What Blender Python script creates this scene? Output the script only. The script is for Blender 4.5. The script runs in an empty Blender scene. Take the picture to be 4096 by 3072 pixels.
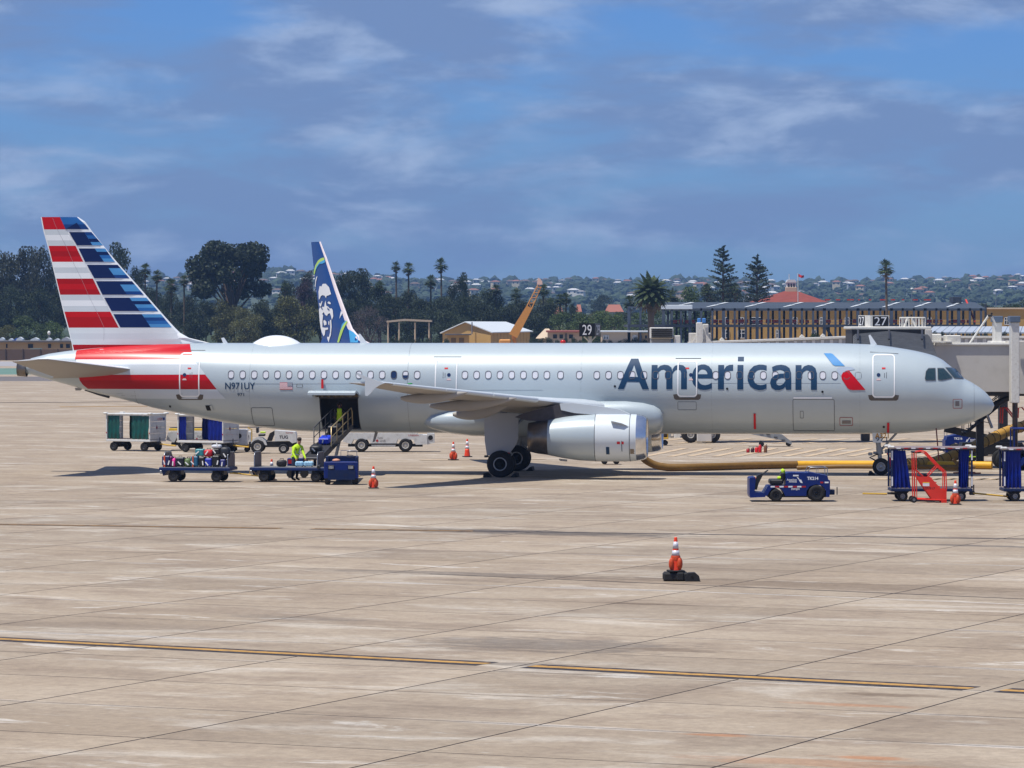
import bpy, bmesh, math, random
import numpy as np
from mathutils import Vector, Matrix

random.seed(7)
R = math.radians
scene = bpy.context.scene
COL = scene.collection

# ------------------------------------------------------------------ camera
F, H, HY, CX = 3938.0, 6.925, 322.0, 512.0     # focal length, eye height, level line, optical axis
cam_data = bpy.data.cameras.new("camera")
cam = bpy.data.objects.new("camera", cam_data)
COL.objects.link(cam)
cam.location = (0, 0, H)
cam.rotation_euler = (R(90), 0, 0)
cam_data.sensor_width = 36.0
cam_data.lens = 36.0 * F / 1024.0
cam_data.shift_y = -(384.0 - HY) / 1024.0
cam_data.clip_start = 0.5
cam_data.clip_end = 30000
scene.camera = cam

# ------------------------------------------------------------------ world, sun, exposure
SUN_DIR = Vector((-0.32, -0.20, 1.0)).normalized()
SUN_EL = math.asin(SUN_DIR.z)
SUN_AZ = math.atan2(SUN_DIR.x, SUN_DIR.y)
world = bpy.data.worlds.new("World")
scene.world = world
world.use_nodes = True
wn, wl = world.node_tree.nodes, world.node_tree.links
for n in list(wn): wn.remove(n)
def wnode(t, **k):
    n = wn.new(t)
    for a, b in k.items(): setattr(n, a, b)
    return n
w_out = wnode('ShaderNodeOutputWorld')
w_bg = wnode('ShaderNodeBackground')
w_sky = wnode('ShaderNodeTexSky', sky_type='NISHITA')
w_sky.sun_disc = False
w_sky.sun_elevation = SUN_EL
w_sky.sun_rotation = SUN_AZ % (2 * math.pi)
w_sky.altitude = 0
w_sky.air_density = 1.0
w_sky.dust_density = 0.15
w_sky.ozone_density = 3.0
w_tc = wnode('ShaderNodeTexCoord')
w_hs = wnode('ShaderNodeMix', data_type='RGBA', blend_type='MULTIPLY')
w_hs.inputs['Factor'].default_value = 1.0
w_hs.inputs['B'].default_value = (0.285, 0.50, 0.98, 1)
def cloud(scale, loc, detail, rough, sz=4.5, dist=0.25):
    mp = wnode('ShaderNodeMapping')
    mp.inputs['Location'].default_value = loc
    mp.inputs['Scale'].default_value = (scale, scale, scale * sz)
    nz = wnode('ShaderNodeTexNoise')
    nz.inputs['Scale'].default_value = 1.0
    nz.inputs['Detail'].default_value = detail
    nz.inputs['Roughness'].default_value = rough
    nz.inputs['Distortion'].default_value = dist
    wl.new(w_tc.outputs['Generated'], mp.inputs['Vector'])
    wl.new(mp.outputs['Vector'], nz.inputs['Vector'])
    return nz
def ramp(src, a, b, ca=(0, 0, 0, 1), cb=(1, 1, 1, 1)):
    r = wnode('ShaderNodeValToRGB')
    r.color_ramp.interpolation = 'EASE'
    r.color_ramp.elements[0].position = a; r.color_ramp.elements[0].color = ca
    r.color_ramp.elements[1].position = b; r.color_ramp.elements[1].color = cb
    wl.new(src, r.inputs['Fac'])
    return r
SKY_S = 0.10
c1 = cloud(10.5, (2.35, 0.4, 0.18), 8, 0.58, 4.2)          # the broad grey sheets
c2 = cloud(23.0, (5.1, 1.0, 3.3), 8, 0.58, 3.2, 0.2)    # lighter billows inside them
m1 = ramp(c1.outputs['Fac'], 0.34, 0.57)
m2 = ramp(c2.outputs['Fac'], 0.45, 0.70)
cl = wnode('ShaderNodeMix', data_type='RGBA')
cl.inputs['A'].default_value = (1.75, 2.6, 4.65, 1)     # grey lilac body
cl.inputs['B'].default_value = (3.9, 4.9, 6.9, 1)     # pale tops
wl.new(m2.outputs['Color'], cl.inputs['Factor'])
cm = wnode('ShaderNodeMath', operation='MULTIPLY'); cm.inputs[1].default_value = 0.86
mx = wnode('ShaderNodeMix', data_type='RGBA')
wl.new(w_sky.outputs['Color'], w_hs.inputs['A'])
wl.new(m1.outputs['Color'], cm.inputs[0])
wl.new(cm.outputs[0], mx.inputs['Factor'])
wl.new(w_hs.outputs['Result'], mx.inputs['A'])
wl.new(cl.outputs['Result'], mx.inputs['B'])
wl.new(mx.outputs['Result'], w_bg.inputs['Color'])
w_bg.inputs['Strength'].default_value = SKY_S
wl.new(w_bg.outputs['Background'], w_out.inputs['Surface'])

sun_data = bpy.data.lights.new("sun", 'SUN')
sun_data.energy = 4.9
sun_data.angle = R(0.53)
sun_data.color = (1.0, 0.95, 0.87)
sun = bpy.data.objects.new("sun", sun_data)
COL.objects.link(sun)
sun.rotation_euler = SUN_DIR.to_track_quat('Z', 'Y').to_euler()
sun.location = (0, 0, 400)
scene.view_settings.view_transform = 'Standard'
scene.view_settings.look = 'None'
scene.view_settings.exposure = 0.08
scene.view_settings.gamma = 1.0
scene.view_settings.use_curve_mapping = False
scene.render.engine = 'CYCLES'
scene.cycles.use_denoising = True
scene.cycles.max_bounces = 8
scene.cycles.transparent_max_bounces = 12

# ------------------------------------------------------------------ measuring helpers
def gnd(px, py):                      # a spot on level ground seen at that point of a 1024 px wide picture
    d = F * H / (py - HY)
    return Vector(((px - CX) * d / F, d, 0.0))
def at(px, py, Y):                    # a spot at distance Y
    return Vector(((px - CX) * Y / F, Y, H - (py - HY) * Y / F))
def mpp(Y): return Y / F              # metres per picture pixel at distance Y

# ------------------------------------------------------------------ materials
def lin(c):
    c = c / 255.0
    return c / 12.92 if c <= 0.04045 else ((c + 0.055) / 1.055) ** 2.4
def rgb(*c):
    return (lin(c[0]), lin(c[1]), lin(c[2]), 1.0)
MATS = {}
def mat(name, col, rough=0.5, metal=0.0, var=0.10, scale=4.0, bump=0.0, coat=0.0, spec=0.5, space='Object', vstretch=None, dirt=None, dirt_amt=0.0, emit=0.0):
    """Principled paint or fabric with a little uneven tone."""
    if name in MATS: return MATS[name]
    m = bpy.data.materials.new(name); m.use_nodes = True
    nt = m.node_tree; N, L = nt.nodes, nt.links
    b = N['Principled BSDF']
    b.inputs['Roughness'].default_value = rough
    b.inputs['Metallic'].default_value = metal
    b.inputs['Coat Weight'].default_value = coat
    b.inputs['Coat Roughness'].default_value = 0.12
    b.inputs['Specular IOR Level'].default_value = spec
    c = col if len(col) == 4 else rgb(*col)
    tc = N.new('ShaderNodeTexCoord')
    mp = N.new('ShaderNodeMapping')
    s = vstretch or (1, 1, 1)
    mp.inputs['Scale'].default_value = s
    nz = N.new('ShaderNodeTexNoise'); nz.inputs['Scale'].default_value = scale
    nz.inputs['Detail'].default_value = 5; nz.inputs['Roughness'].default_value = 0.6
    if space == 'World':
        g = N.new('ShaderNodeNewGeometry'); L.new(g.outputs['Position'], mp.inputs['Vector'])
    else:
        L.new(tc.outputs['Object'], mp.inputs['Vector'])
    L.new(mp.outputs['Vector'], nz.inputs['Vector'])
    mr = N.new('ShaderNodeMapRange')
    mr.inputs['From Min'].default_value = 0.25; mr.inputs['From Max'].default_value = 0.75
    mr.inputs['To Min'].default_value = 1 - var; mr.inputs['To Max'].default_value = 1 + var
    L.new(nz.outputs['Fac'], mr.inputs['Value'])
    mul = N.new('ShaderNodeMix'); mul.data_type = 'RGBA'; mul.blend_type = 'MULTIPLY'
    mul.inputs['Factor'].default_value = 1
    mul.inputs['A'].default_value = c
    L.new(mr.outputs['Result'], mul.inputs['B'])
    last = mul.outputs['Result']
    if dirt:
        n2 = N.new('ShaderNodeTexNoise'); n2.inputs['Scale'].default_value = scale * 2.3
        n2.inputs['Detail'].default_value = 6
        L.new(mp.outputs['Vector'], n2.inputs['Vector'])
        r2 = N.new('ShaderNodeMapRange'); r2.inputs['From Min'].default_value = 0.5; r2.inputs['From Max'].default_value = 0.72
        r2.inputs['To Max'].default_value = dirt_amt
        L.new(n2.outputs['Fac'], r2.inputs['Value'])
        md = N.new('ShaderNodeMix'); md.data_type = 'RGBA'
        L.new(r2.outputs['Result'], md.inputs['Factor'])
        L.new(last, md.inputs['A']); md.inputs['B'].default_value = rgb(*dirt)
        last = md.outputs['Result']
    L.new(last, b.inputs['Base Color'])
    if bump:
        bp = N.new('ShaderNodeBump'); bp.inputs['Strength'].default_value = bump; bp.inputs['Distance'].default_value = 0.05
        L.new(nz.outputs['Fac'], bp.inputs['Height']); L.new(bp.outputs['Normal'], b.inputs['Normal'])
    if emit:
        b.inputs['Emission Color'].default_value = c; b.inputs['Emission Strength'].default_value = emit
    MATS[name] = m
    return m

# ------------------------------------------------------------------ mesh builder
class MB:
    def __init__(s): s.v, s.f, s.m, s.sm = [], [], [], []
    def add(s, vs, fs, mi=0, smooth=False):
        o = len(s.v); s.v.extend([tuple(p) for p in vs])
        for f in fs: s.f.append(tuple(i + o for i in f)); s.m.append(mi); s.sm.append(smooth)
        return s
    def box(s, c, size, mi=0, rz=0.0, ch=0.0, rot=None):
        """Box with chamfered edges, centre c."""
        x, y, z = size[0] / 2, size[1] / 2, size[2] / 2
        M = rot if rot is not None else Matrix.Rotation(rz, 3, 'Z')
        c = Vector(c)
        if ch <= 0:
            vs = [M @ Vector((a * x, b * y, d * z)) + c for a in (-1, 1) for b in (-1, 1) for d in (-1, 1)]
            fs = [(0, 1, 3, 2), (4, 6, 7, 5), (0, 4, 5, 1), (2, 3, 7, 6), (0, 2, 6, 4), (1, 5, 7, 3)]
            return s.add(vs, fs, mi)
        ch = min(ch, x * 0.9, y * 0.9, z * 0.9)
        vs, idx = [], {}
        for a in (-1, 1):
            for b in (-1, 1):
                for d in (-1, 1):
                    for k in range(3):
                        p = [a * (x - ch), b * (y - ch), d * (z - ch)]
                        p[k] = (a, b, d)[k] * (x, y, z)[k]
                        idx[(a, b, d, k)] = len(vs); vs.append(M @ Vector(p) + c)
        fs = []
        for k in range(3):
            for sg in (-1, 1):
                o = [i for i in range(3) if i != k]
                q = []
                for (u, w) in ((-1, -1), (1, -1), (1, 1), (-1, 1)):
                    t = [0, 0, 0]; t[k] = sg; t[o[0]] = u; t[o[1]] = w
                    q.append(idx[(t[0], t[1], t[2], k)])
                fs.append(tuple(q))
        for k in range(3):
            o = [i for i in range(3) if i != k]
            for u in (-1, 1):
                for w in (-1, 1):
                    q = []
                    for (e, kk) in ((-1, o[0]), (1, o[0]), (1, o[1]), (-1, o[1])):
                        t = [0, 0, 0]; t[k] = e; t[o[0]] = u; t[o[1]] = w
                        q.append(idx[(t[0], t[1], t[2], kk)])
                    fs.append(tuple(q))
        for a in (-1, 1):
            for b in (-1, 1):
                for d in (-1, 1): fs.append(tuple(idx[(a, b, d, k)] for k in range(3)))
        return s.add(vs, fs, mi)
    def prism(s, prof, y0, y1, mi=0, axis='y', capm=None):
        """Polygon (x,z) pushed along y (or along the named axis)."""
        n = len(prof)
        def P(a, b, t):
            return (a, t, b) if axis == 'y' else ((t, a, b) if axis == 'x' else (a, b, t))
        vs = [P(a, b, y0) for a, b in prof] + [P(a, b, y1) for a, b in prof]
        s.add(vs, [(i, (i + 1) % n, n + (i + 1) % n, n + i) for i in range(n)], mi)
        s.add(vs, [tuple(range(n - 1, -1, -1)), tuple(range(n, 2 * n))], mi if capm is None else capm)
        return s
    def cyl(s, p0, p1, r0, r1=None, n=10, mi=0, caps=True, smooth=True):
        p0, p1 = Vector(p0), Vector(p1); r1 = r0 if r1 is None else r1
        d = (p1 - p0)
        if d.length < 1e-6: return s
        d.normalize()
        u = d.orthogonal().normalized(); w = d.cross(u)
        vs = []
        for p, r in ((p0, r0), (p1, r1)):
            for i in range(n):
                a = 2 * math.pi * i / n
                vs.append(p + u * (r * math.cos(a)) + w * (r * math.sin(a)))
        s.add(vs, [(i, (i + 1) % n, n + (i + 1) % n, n + i) for i in range(n)], mi, smooth)
        if caps: s.add(vs, [tuple(range(n - 1, -1, -1)), tuple(range(n, 2 * n))], mi)
        return s
    def tube(s, pts, r, n=8, mi=0, caps=True, smooth=True):
        pts = [Vector(p) for p in pts]
        rs = r if isinstance(r, (list, tuple)) else [r] * len(pts)
        vs, fs = [], []
        up = None
        for i, p in enumerate(pts):
            t = (pts[min(i + 1, len(pts) - 1)] - pts[max(i - 1, 0)]).normalized()
            if up is None: up = t.orthogonal().normalized()
            up = (up - t * up.dot(t)).normalized(); w = t.cross(up)
            for k in range(n):
                a = 2 * math.pi * k / n
                vs.append(p + up * (rs[i] * math.cos(a)) + w * (rs[i] * math.sin(a)))
        for i in range(len(pts) - 1):
            for k in range(n):
                k2 = (k + 1) % n
                fs.append((i * n + k, i * n + k2, (i + 1) * n + k2, (i + 1) * n + k))
        s.add(vs, fs, mi, smooth)
        if caps:
            m = len(pts) - 1
            s.add(vs, [tuple(range(n - 1, -1, -1)), tuple(m * n + k for k in range(n))], mi)
        return s
    def lathe(s, prof, o=(0, 0, 0), axis='y', n=24, mi=0, smooth=True, close=False):
        """prof: (distance along axis, radius)."""
        vs, fs = [], []
        for (t, r) in prof:
            for k in range(n):
                a = 2 * math.pi * k / n
                c, d = r * math.cos(a), r * math.sin(a)
                p = (c, t, d) if axis == 'y' else ((t, c, d) if axis == 'x' else (c, d, t))
                vs.append((p[0] + o[0], p[1] + o[1], p[2] + o[2]))
        for i in range(len(prof) - 1):
            for k in range(n):
                k2 = (k + 1) % n
                fs.append((i * n + k, i * n + k2, (i + 1) * n + k2, (i + 1) * n + k))
        return s.add(vs, fs, mi, smooth)
    def ball(s, c, r, n=10, m=6, mi=0):
        rx, ry, rz = r if isinstance(r, (tuple, list)) else (r, r, r)
        vs, fs = [], []
        for i in range(m + 1):
            t = math.pi * i / m
            for k in range(n):
                a = 2 * math.pi * k / n
                vs.append((c[0] + rx * math.sin(t) * math.cos(a), c[1] + ry * math.sin(t) * math.sin(a), c[2] + rz * math.cos(t)))
        for i in range(m):
            for k in range(n):
                k2 = (k + 1) % n
                fs.append((i * n + k, i * n + k2, (i + 1) * n + k2, (i + 1) * n + k))
        return s.add(vs, fs, mi, True)
    def mesh(s, name, mats, recalc=True):
        me = bpy.data.meshes.new(name)
        me.from_pydata(s.v, [], s.f)
        ms = mats if isinstance(mats, (list, tuple)) else [mats]
        for m in ms: me.materials.append(m)
        me.polygons.foreach_set('material_index', s.m)
        me.polygons.foreach_set('use_smooth', s.sm)
        if recalc:
            bm = bmesh.new(); bm.from_mesh(me)
            bmesh.ops.recalc_face_normals(bm, faces=bm.faces)
            bm.to_mesh(me); bm.free()
        me.update()
        return me
    def build(s, name, mats, parent=None, loc=(0, 0, 0), rz=0.0, recalc=True):
        return obj(name, s.mesh(name, mats, recalc), parent, loc, rz)

def obj(name, me, parent=None, loc=(0, 0, 0), rz=0.0):
    o = bpy.data.objects.new(name, me)
    COL.objects.link(o)
    o.location = loc; o.rotation_euler = (0, 0, rz)
    if parent is not None: o.parent = parent
    return o
def tag(o, label, cat, group=None):
    o['label'] = label; o['category'] = cat
    if group: o['group'] = group
    return o
def thing(name, label, cat, loc=(0, 0, 0), rz=0.0, group=None):
    o = bpy.data.objects.new(name, None); COL.objects.link(o)
    o.empty_display_size = 0.3
    o.location = loc; o.rotation_euler = (0, 0, rz)
    return tag(o, label, cat, group)
def kind(o, k): o['kind'] = k; return o
def dup(root, loc=None, rz=None, label=None, group=None, scale=None):
    r = root.copy(); COL.objects.link(r)
    if loc is not None: r.location = loc
    if rz is not None: r.rotation_euler = (0, 0, rz)
    if scale is not None: r.scale = scale if isinstance(scale, (tuple, list)) else (scale,) * 3
    if label: r['label'] = label
    if group: r['group'] = group
    for ch in list(root.children):
        c = ch.copy(); COL.objects.link(c); c.parent = r
        for g in list(ch.children):
            e = g.copy(); COL.objects.link(e); e.parent = c
    return r

# lettering -------------------------------------------------------
_TX = {}
def glyphs(txt, bold=0.0):
    """Flat mesh outline of a word: (verts2d, faces), box normalised to 0..1 in both directions."""
    key = (txt, bold)
    if key in _TX: return _TX[key]
    cu = bpy.data.curves.new('t', 'FONT'); cu.body = txt; cu.offset = bold; cu.resolution_u = 6
    o = bpy.data.objects.new('t', cu); COL.objects.link(o)
    dg = bpy.context.evaluated_depsgraph_get()
    me = bpy.data.meshes.new_from_object(o.evaluated_get(dg))
    vs = [(v.co.x, v.co.y) for v in me.vertices]; fs = [tuple(p.vertices) for p in me.polygons]
    bpy.data.objects.remove(o); bpy.data.curves.remove(cu); bpy.data.meshes.remove(me)
    x0, x1 = min(v[0] for v in vs), max(v[0] for v in vs)
    y0, y1 = min(v[1] for v in vs), max(v[1] for v in vs)
    vs = [((a - x0) / (x1 - x0), (b - y0) / (y1 - y0)) for a, b in vs]
    _TX[key] = (vs, fs, (x1 - x0) / (y1 - y0))
    return _TX[key]
def word(mb, txt, org, ux, uz, w=None, h=0.2, mi=0, bold=0.0, centre=False):
    """Lay a word on a plane: org lower left, ux reading direction, uz up."""
    vs, fs, ar = glyphs(txt, bold)
    w = w if w else h * ar
    org, ux, uz = Vector(org), Vector(ux).normalized(), Vector(uz).normalized()
    if centre: org = org - ux * (w / 2) - uz * (h / 2)
    mb.add([org + ux * (a * w) + uz * (b * h) for a, b in vs], fs, mi)
    return mb
# ------------------------------------------------------------------ the ground
PHI = R(24.4)                                   # the slab joints run 24 degrees off the viewing direction
SA, SB = math.sin(PHI), math.cos(PHI)
def ab(X, Y): return (SB * X - SA * Y, SA * X + SB * Y)
def xy(a, b): return (SB * a + SA * b, -SA * a + SB * b)

def concrete_material():
    m = bpy.data.materials.new('apron_concrete'); m.use_nodes = True
    nt = m.node_tree; N, L = nt.nodes, nt.links
    b = N['Principled BSDF']
    b.inputs['Roughness'].default_value = 0.86
    b.inputs['Specular IOR Level'].default_value = 0.25
    g = N.new('ShaderNodeNewGeometry')
    rot = N.new('ShaderNodeVectorRotate'); rot.rotation_type = 'Z_AXIS'
    rot.inputs['Angle'].default_value = PHI      # x across the joints, y along them
    L.new(g.outputs['Position'], rot.inputs['Vector'])
    def noise(sx, sy, detail=5, rough=0.6, off=0.0, dist=0.0):
        mp = N.new('ShaderNodeMapping'); mp.inputs['Scale'].default_value = (sx, sy, 1)
        mp.inputs['Location'].default_value = (off, off * 1.7, 0)
        L.new(rot.outputs['Vector'], mp.inputs['Vector'])
        n = N.new('ShaderNodeTexNoise'); n.inputs['Scale'].default_value = 1; n.inputs['Detail'].default_value = detail
        n.inputs['Roughness'].default_value = rough; n.inputs['Distortion'].default_value = dist
        L.new(mp.outputs['Vector'], n.inputs['Vector']); return n.outputs['Fac']
    def rng(src, a, bb, c=0.0, d=1.0, smooth=True):
        r = N.new('ShaderNodeMapRange'); r.inputs['From Min'].default_value = a; r.inputs['From Max'].default_value = bb
        r.inputs['To Min'].default_value = c; r.inputs['To Max'].default_value = d
        if smooth: r.interpolation_type = 'SMOOTHSTEP'
        L.new(src, r.inputs['Value']); return r.outputs['Result']
    def mixc(fac, A, B, blend='MIX'):
        x = N.new('ShaderNodeMix'); x.data_type = 'RGBA'; x.blend_type = blend
        if hasattr(fac, 'is_output'): L.new(fac, x.inputs['Factor'])
        else: x.inputs['Factor'].default_value = fac
        for s, v in (('A', A), ('B', B)):
            if hasattr(v, 'is_output'): L.new(v, x.inputs[s])
            else: x.inputs[s].default_value = v
        return x.outputs['Result']
    def mul(a, bb):
        x = N.new('ShaderNodeMath'); x.operation = 'MULTIPLY'
        for i, v in enumerate((a, bb)):
            if hasattr(v, 'is_output'): L.new(v, x.inputs[i])
            else: x.inputs[i].default_value = v
        return x.outputs[0]
    base = mixc(rng(noise(0.10, 0.16, 4), 0.3, 0.7), (0.305, 0.242, 0.174, 1), (0.365, 0.301, 0.226, 1))
    base = mixc(mul(rng(noise(0.30, 0.45, 6, 0.70, 3.0), 0.44, 0.66), 0.85), base, (0.250, 0.195, 0.143, 1))
    # pale cement bloom in streaks along the slab rows
    base = mixc(mul(rng(noise(0.16, 0.30, 6, 0.66, 11.0, 0.4), 0.53, 0.66), 0.65), base, (0.47, 0.418, 0.345, 1))
    base = mixc(mul(rng(noise(0.22, 0.55, 6, 0.70, 23.0, 0.5), 0.59, 0.69), 0.70), base, (0.56, 0.525, 0.465, 1))
    base = mixc(mul(rng(noise(0.08, 0.5, 5, 0.68, 31.0, 0.3), 0.55, 0.70), 0.55), base, (0.205, 0.160, 0.118, 1))
    # pale sealant bleed beside every second cross joint
    sep = N.new('ShaderNodeSeparateXYZ'); L.new(rot.outputs['Vector'], sep.inputs['Vector'])
    md = N.new('ShaderNodeMath'); md.operation = 'PINGPONG'; md.inputs[1].default_value = 2.3
    ad = N.new('ShaderNodeMath'); ad.operation = 'ADD'; ad.inputs[1].default_value = -57.2 + 460.0
    L.new(sep.outputs['Y'], ad.inputs[0]); L.new(ad.outputs[0], md.inputs[0])
    seam = rng(md.outputs[0], 0.03, 0.30, 1.0, 0.0)
    base = mixc(mul(mul(seam, rng(noise(0.10, 0.5, 3, 0.62, 41.0), 0.52, 0.66)), 0.5), base, (0.58, 0.56, 0.53, 1))
    # oil and rust marks at particular spots: centre, half sizes
    def spot(px, py, w, hgt, col, amt, seed):
        nonlocal base
        c = gnd(px, py); a0, b0 = ab(c.x, c.y)
        mp = N.new('ShaderNodeMapping'); mp.vector_type = 'POINT'
        mp.inputs['Location'].default_value = (-a0 / w, -b0 / hgt, 0)
        mp.inputs['Scale'].default_value = (1 / w, 1 / hgt, 0)
        L.new(rot.outputs['Vector'], mp.inputs['Vector'])
        ln = N.new('ShaderNodeVectorMath'); ln.operation = 'LENGTH'; L.new(mp.outputs['Vector'], ln.inputs[0])
        ad2 = N.new('ShaderNodeMath'); ad2.operation = 'ADD'
        L.new(ln.outputs['Value'], ad2.inputs[0]); L.new(edge, ad2.inputs[1])
        base = mixc(mul(rng(ad2.outputs[0], 0.45, 1.15, 1.0, 0.0), amt), base, col)
    edge = rng(noise(1.1, 3.0, 4, 0.65, 1.0), 0.2, 0.8, -0.75, 0.75, False)
    dk, rust, brown = (0.085, 0.075, 0.068, 1), (0.36, 0.165, 0.075, 1), (0.17, 0.125, 0.085, 1)
    spot(545, 533, 5.5, 1.3, dk, 0.75, 1.0); spot(488, 530, 3.5, .8, dk, 0.45, 4.0)
    spot(500, 575, 7.0, .8, dk, 0.50, 2.0); spot(780, 584, 9.0, 1.6, brown, 0.60, 7.0)
    spot(545, 645, 3.6, 2.0, dk, 0.55, 3.0); spot(520, 664, 1.6, .4, dk, 0.5, 3.6)
    spot(888, 695, 1.2, .38, brown, 0.8, 5.0); spot(850, 705, 1.3, .3, rust, 0.55, 6.0)
    spot(716, 735, .7, .25, rust, 0.75, 8.0); spot(870, 758, .8, .3, rust, 0.75, 9.0)
    spot(800, 762, 2.2, .5, rust, 0.35, 9.5); spot(648, 604, 1.4, .4, brown, 0.7, 10.0)
    spot(676, 650, 1.4, .4, brown, 0.6, 12.0); spot(300, 618, 2.0, .8, dk, 0.35, 13.0)
    spot(900, 655, 2.0, .8, brown, 0.25, 14.0); spot(985, 546, 4.0, .5, dk, 0.6, 15.0)
    spot(220, 480, 14.0, 3.0, brown, 0.25, 16.0)
    oi = N.new('ShaderNodeObjectInfo')
    tint = rng(oi.outputs['Random'], 0, 1, 0.88, 1.07, False)
    base = mixc(1.0, base, tint, 'MULTIPLY')
    fine = rng(noise(3.5, 3.5, 5, 0.85, 5.0), 0.25, 0.75, 0.72, 1.28, False)
    base = mixc(1.0, base, fine, 'MULTIPLY')
    L.new(base, b.inputs['Base Color'])
    return m
M_CONC = concrete_material()
M_SEAL = mat('joint_seal', (30, 22, 20), 0.9, var=0.2)

g = MB(); g.add([(-1600, -260, -.012), (1600, -260, -.012), (1600, 790, -.012), (-1600, 790, -.012)], [(0, 1, 2, 3)])
ground = kind(g.build('ground', M_CONC), 'structure')

# concrete slabs, each its own piece as far as the joints can be told apart
PA, PB, A0, B0 = 5.1, 4.6, -27.54, 57.2
gap = 0.025
sm = MB()
hx, hy = PA / 2, PB / 2
top = [(-hx + gap, -hy + gap, 0), (hx - gap, -hy + gap, 0), (hx - gap, hy - gap, 0), (-hx + gap, hy - gap, 0)]
bot = [(-hx + .001, -hy + .001, -.009), (hx - .001, -hy + .001, -.009), (hx - .001, hy - .001, -.009), (-hx + .001, hy - .001, -.009)]
sm.add(top, [(0, 1, 2, 3)], 0)
sm.add(top + bot, [(0, 4, 5, 1), (1, 5, 6, 2), (2, 6, 7, 3), (3, 7, 4, 0)], 1)
slab_me = sm.mesh('slab', [M_CONC, M_SEAL])
apron = kind(obj('apron', None), 'structure')
cells = []
for i in range(-40, 40):
    for j in range(-10, 60):
        a, b = A0 + (i + .5) * PA, B0 + (j + .5) * PB
        X, Y = xy(a, b)
        if 55 < Y < 168 and abs(X) < Y * 0.131 + 3.2: cells.append((Y, X))
cells.sort()
for Y, X in cells[:298]:
    s = obj('slab', slab_me, apron, (X, Y, 0), -PHI)

# painted lines
M_YEL = mat('marking_yellow', (176, 134, 66), 0.8, var=0.25, scale=2.0, dirt=(95, 80, 62), dirt_amt=0.8)
M_BLK = mat('marking_black', (40, 36, 42), 0.85, var=0.25, scale=2.0, dirt=(120, 105, 90), dirt_amt=0.6)
M_WORN = mat('marking_worn', (186, 164, 134), 0.85, var=0.2, scale=.8, dirt=(168, 150, 128), dirt_amt=1.0)
def line(name, p, q, w, m, z):
    p, q = Vector(p[:2]), Vector(q[:2]); d = (q - p).normalized(); n = Vector((-d.y, d.x)) * (w / 2)
    mb = MB(); mb.add([(*(p + n), z), (*(q + n), z), (*(q - n), z), (*(p - n), z)], [(0, 1, 2, 3)])
    return kind(mb.build(name, m), 'structure')
def pair(p0, p1, wide, thin, seg):
    A, B = gnd(*p0), gnd(*p1)
    for s, e in seg:
        line('line_border', A.lerp(B, s), A.lerp(B, e), wide, M_BLK, .004)
        line('taxi_line', A.lerp(B, s), A.lerp(B, e), thin, M_YEL, .008)
pair((-30, 637.6), (1060, 693.2), 0.92, 0.34, [(0, .515), (.555, .93), (.955, 1.0)])
pair((-30, 524.0), (1060, 539.6), 0.75, 0.22, [(0, .30), (.33, .48)])
line('taxi_line', gnd(470, 531.0), gnd(1060, 539.6), .36, M_BLK, .004)
line('taxi_line', gnd(430, 574), gnd(1060, 600.5), .12, M_BLK, .004)
line('taxi_line', gnd(560, 586.5), gnd(1060, 606), .10, mat('marking_white', (205, 200, 192), .8, var=.2), .004)
# worn hatching under and beyond the nose
for k in range(9):
    x = 880 + k * 15
    line('hatch_line', gnd(x, 479.6), gnd(x + 10.5, 478.4), .9, M_WORN, .004)
for k in range(17):
    x = 620 + k * 23 + (k * 7 % 5)
    line('hatch_line', gnd(x, 456 + (k % 3) * .3), gnd(x + 40, 448.2), .42, M_WORN, .004)
for k in range(12):
    x = 640 + k * 32 + (k * 5 % 7)
    line('hatch_line', gnd(x, 443.5), gnd(x + 44, 438.5), .40, M_WORN, .004)
line('hatch_line', gnd(640, 463.0), gnd(800, 460.5), .35, M_WORN, .008)
line('hatch_line', gnd(420, 460.0), gnd(545, 459.0), .8, M_WORN, .008)
line('taxi_line', gnd(60, 406.8), gnd(150, 406.2), 1.2, M_YEL, .004)
line('taxi_line', gnd(-40, 403.0), gnd(200, 401.2), 1.0, M_BLK, .004)
M_RUN = mat('runway_asphalt', (104, 98, 96), 0.9, var=0.15, scale=.05, space='World')
M_GRN = mat('painted_turf', (92, 122, 110), 0.9, var=0.15, scale=.05, space='World')
def sheet(name, y0, y1, m, z, x0=-900, x1=900):
    mb = MB(); mb.add([(x0, y0, z), (x1, y0, z), (x1, y1, z), (x0, y1, z)], [(0, 1, 2, 3)])
    return kind(mb.build(name, m), 'structure')
sheet('runway', 462, 500, M_RUN, -.006)
sheet('painted_island', 520, 590, M_GRN, -.006)
sheet('taxiway', 618, 690, mat('far_pavement', (150, 148, 150), .9, var=.1, scale=.03, space='World'), -.006)

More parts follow.
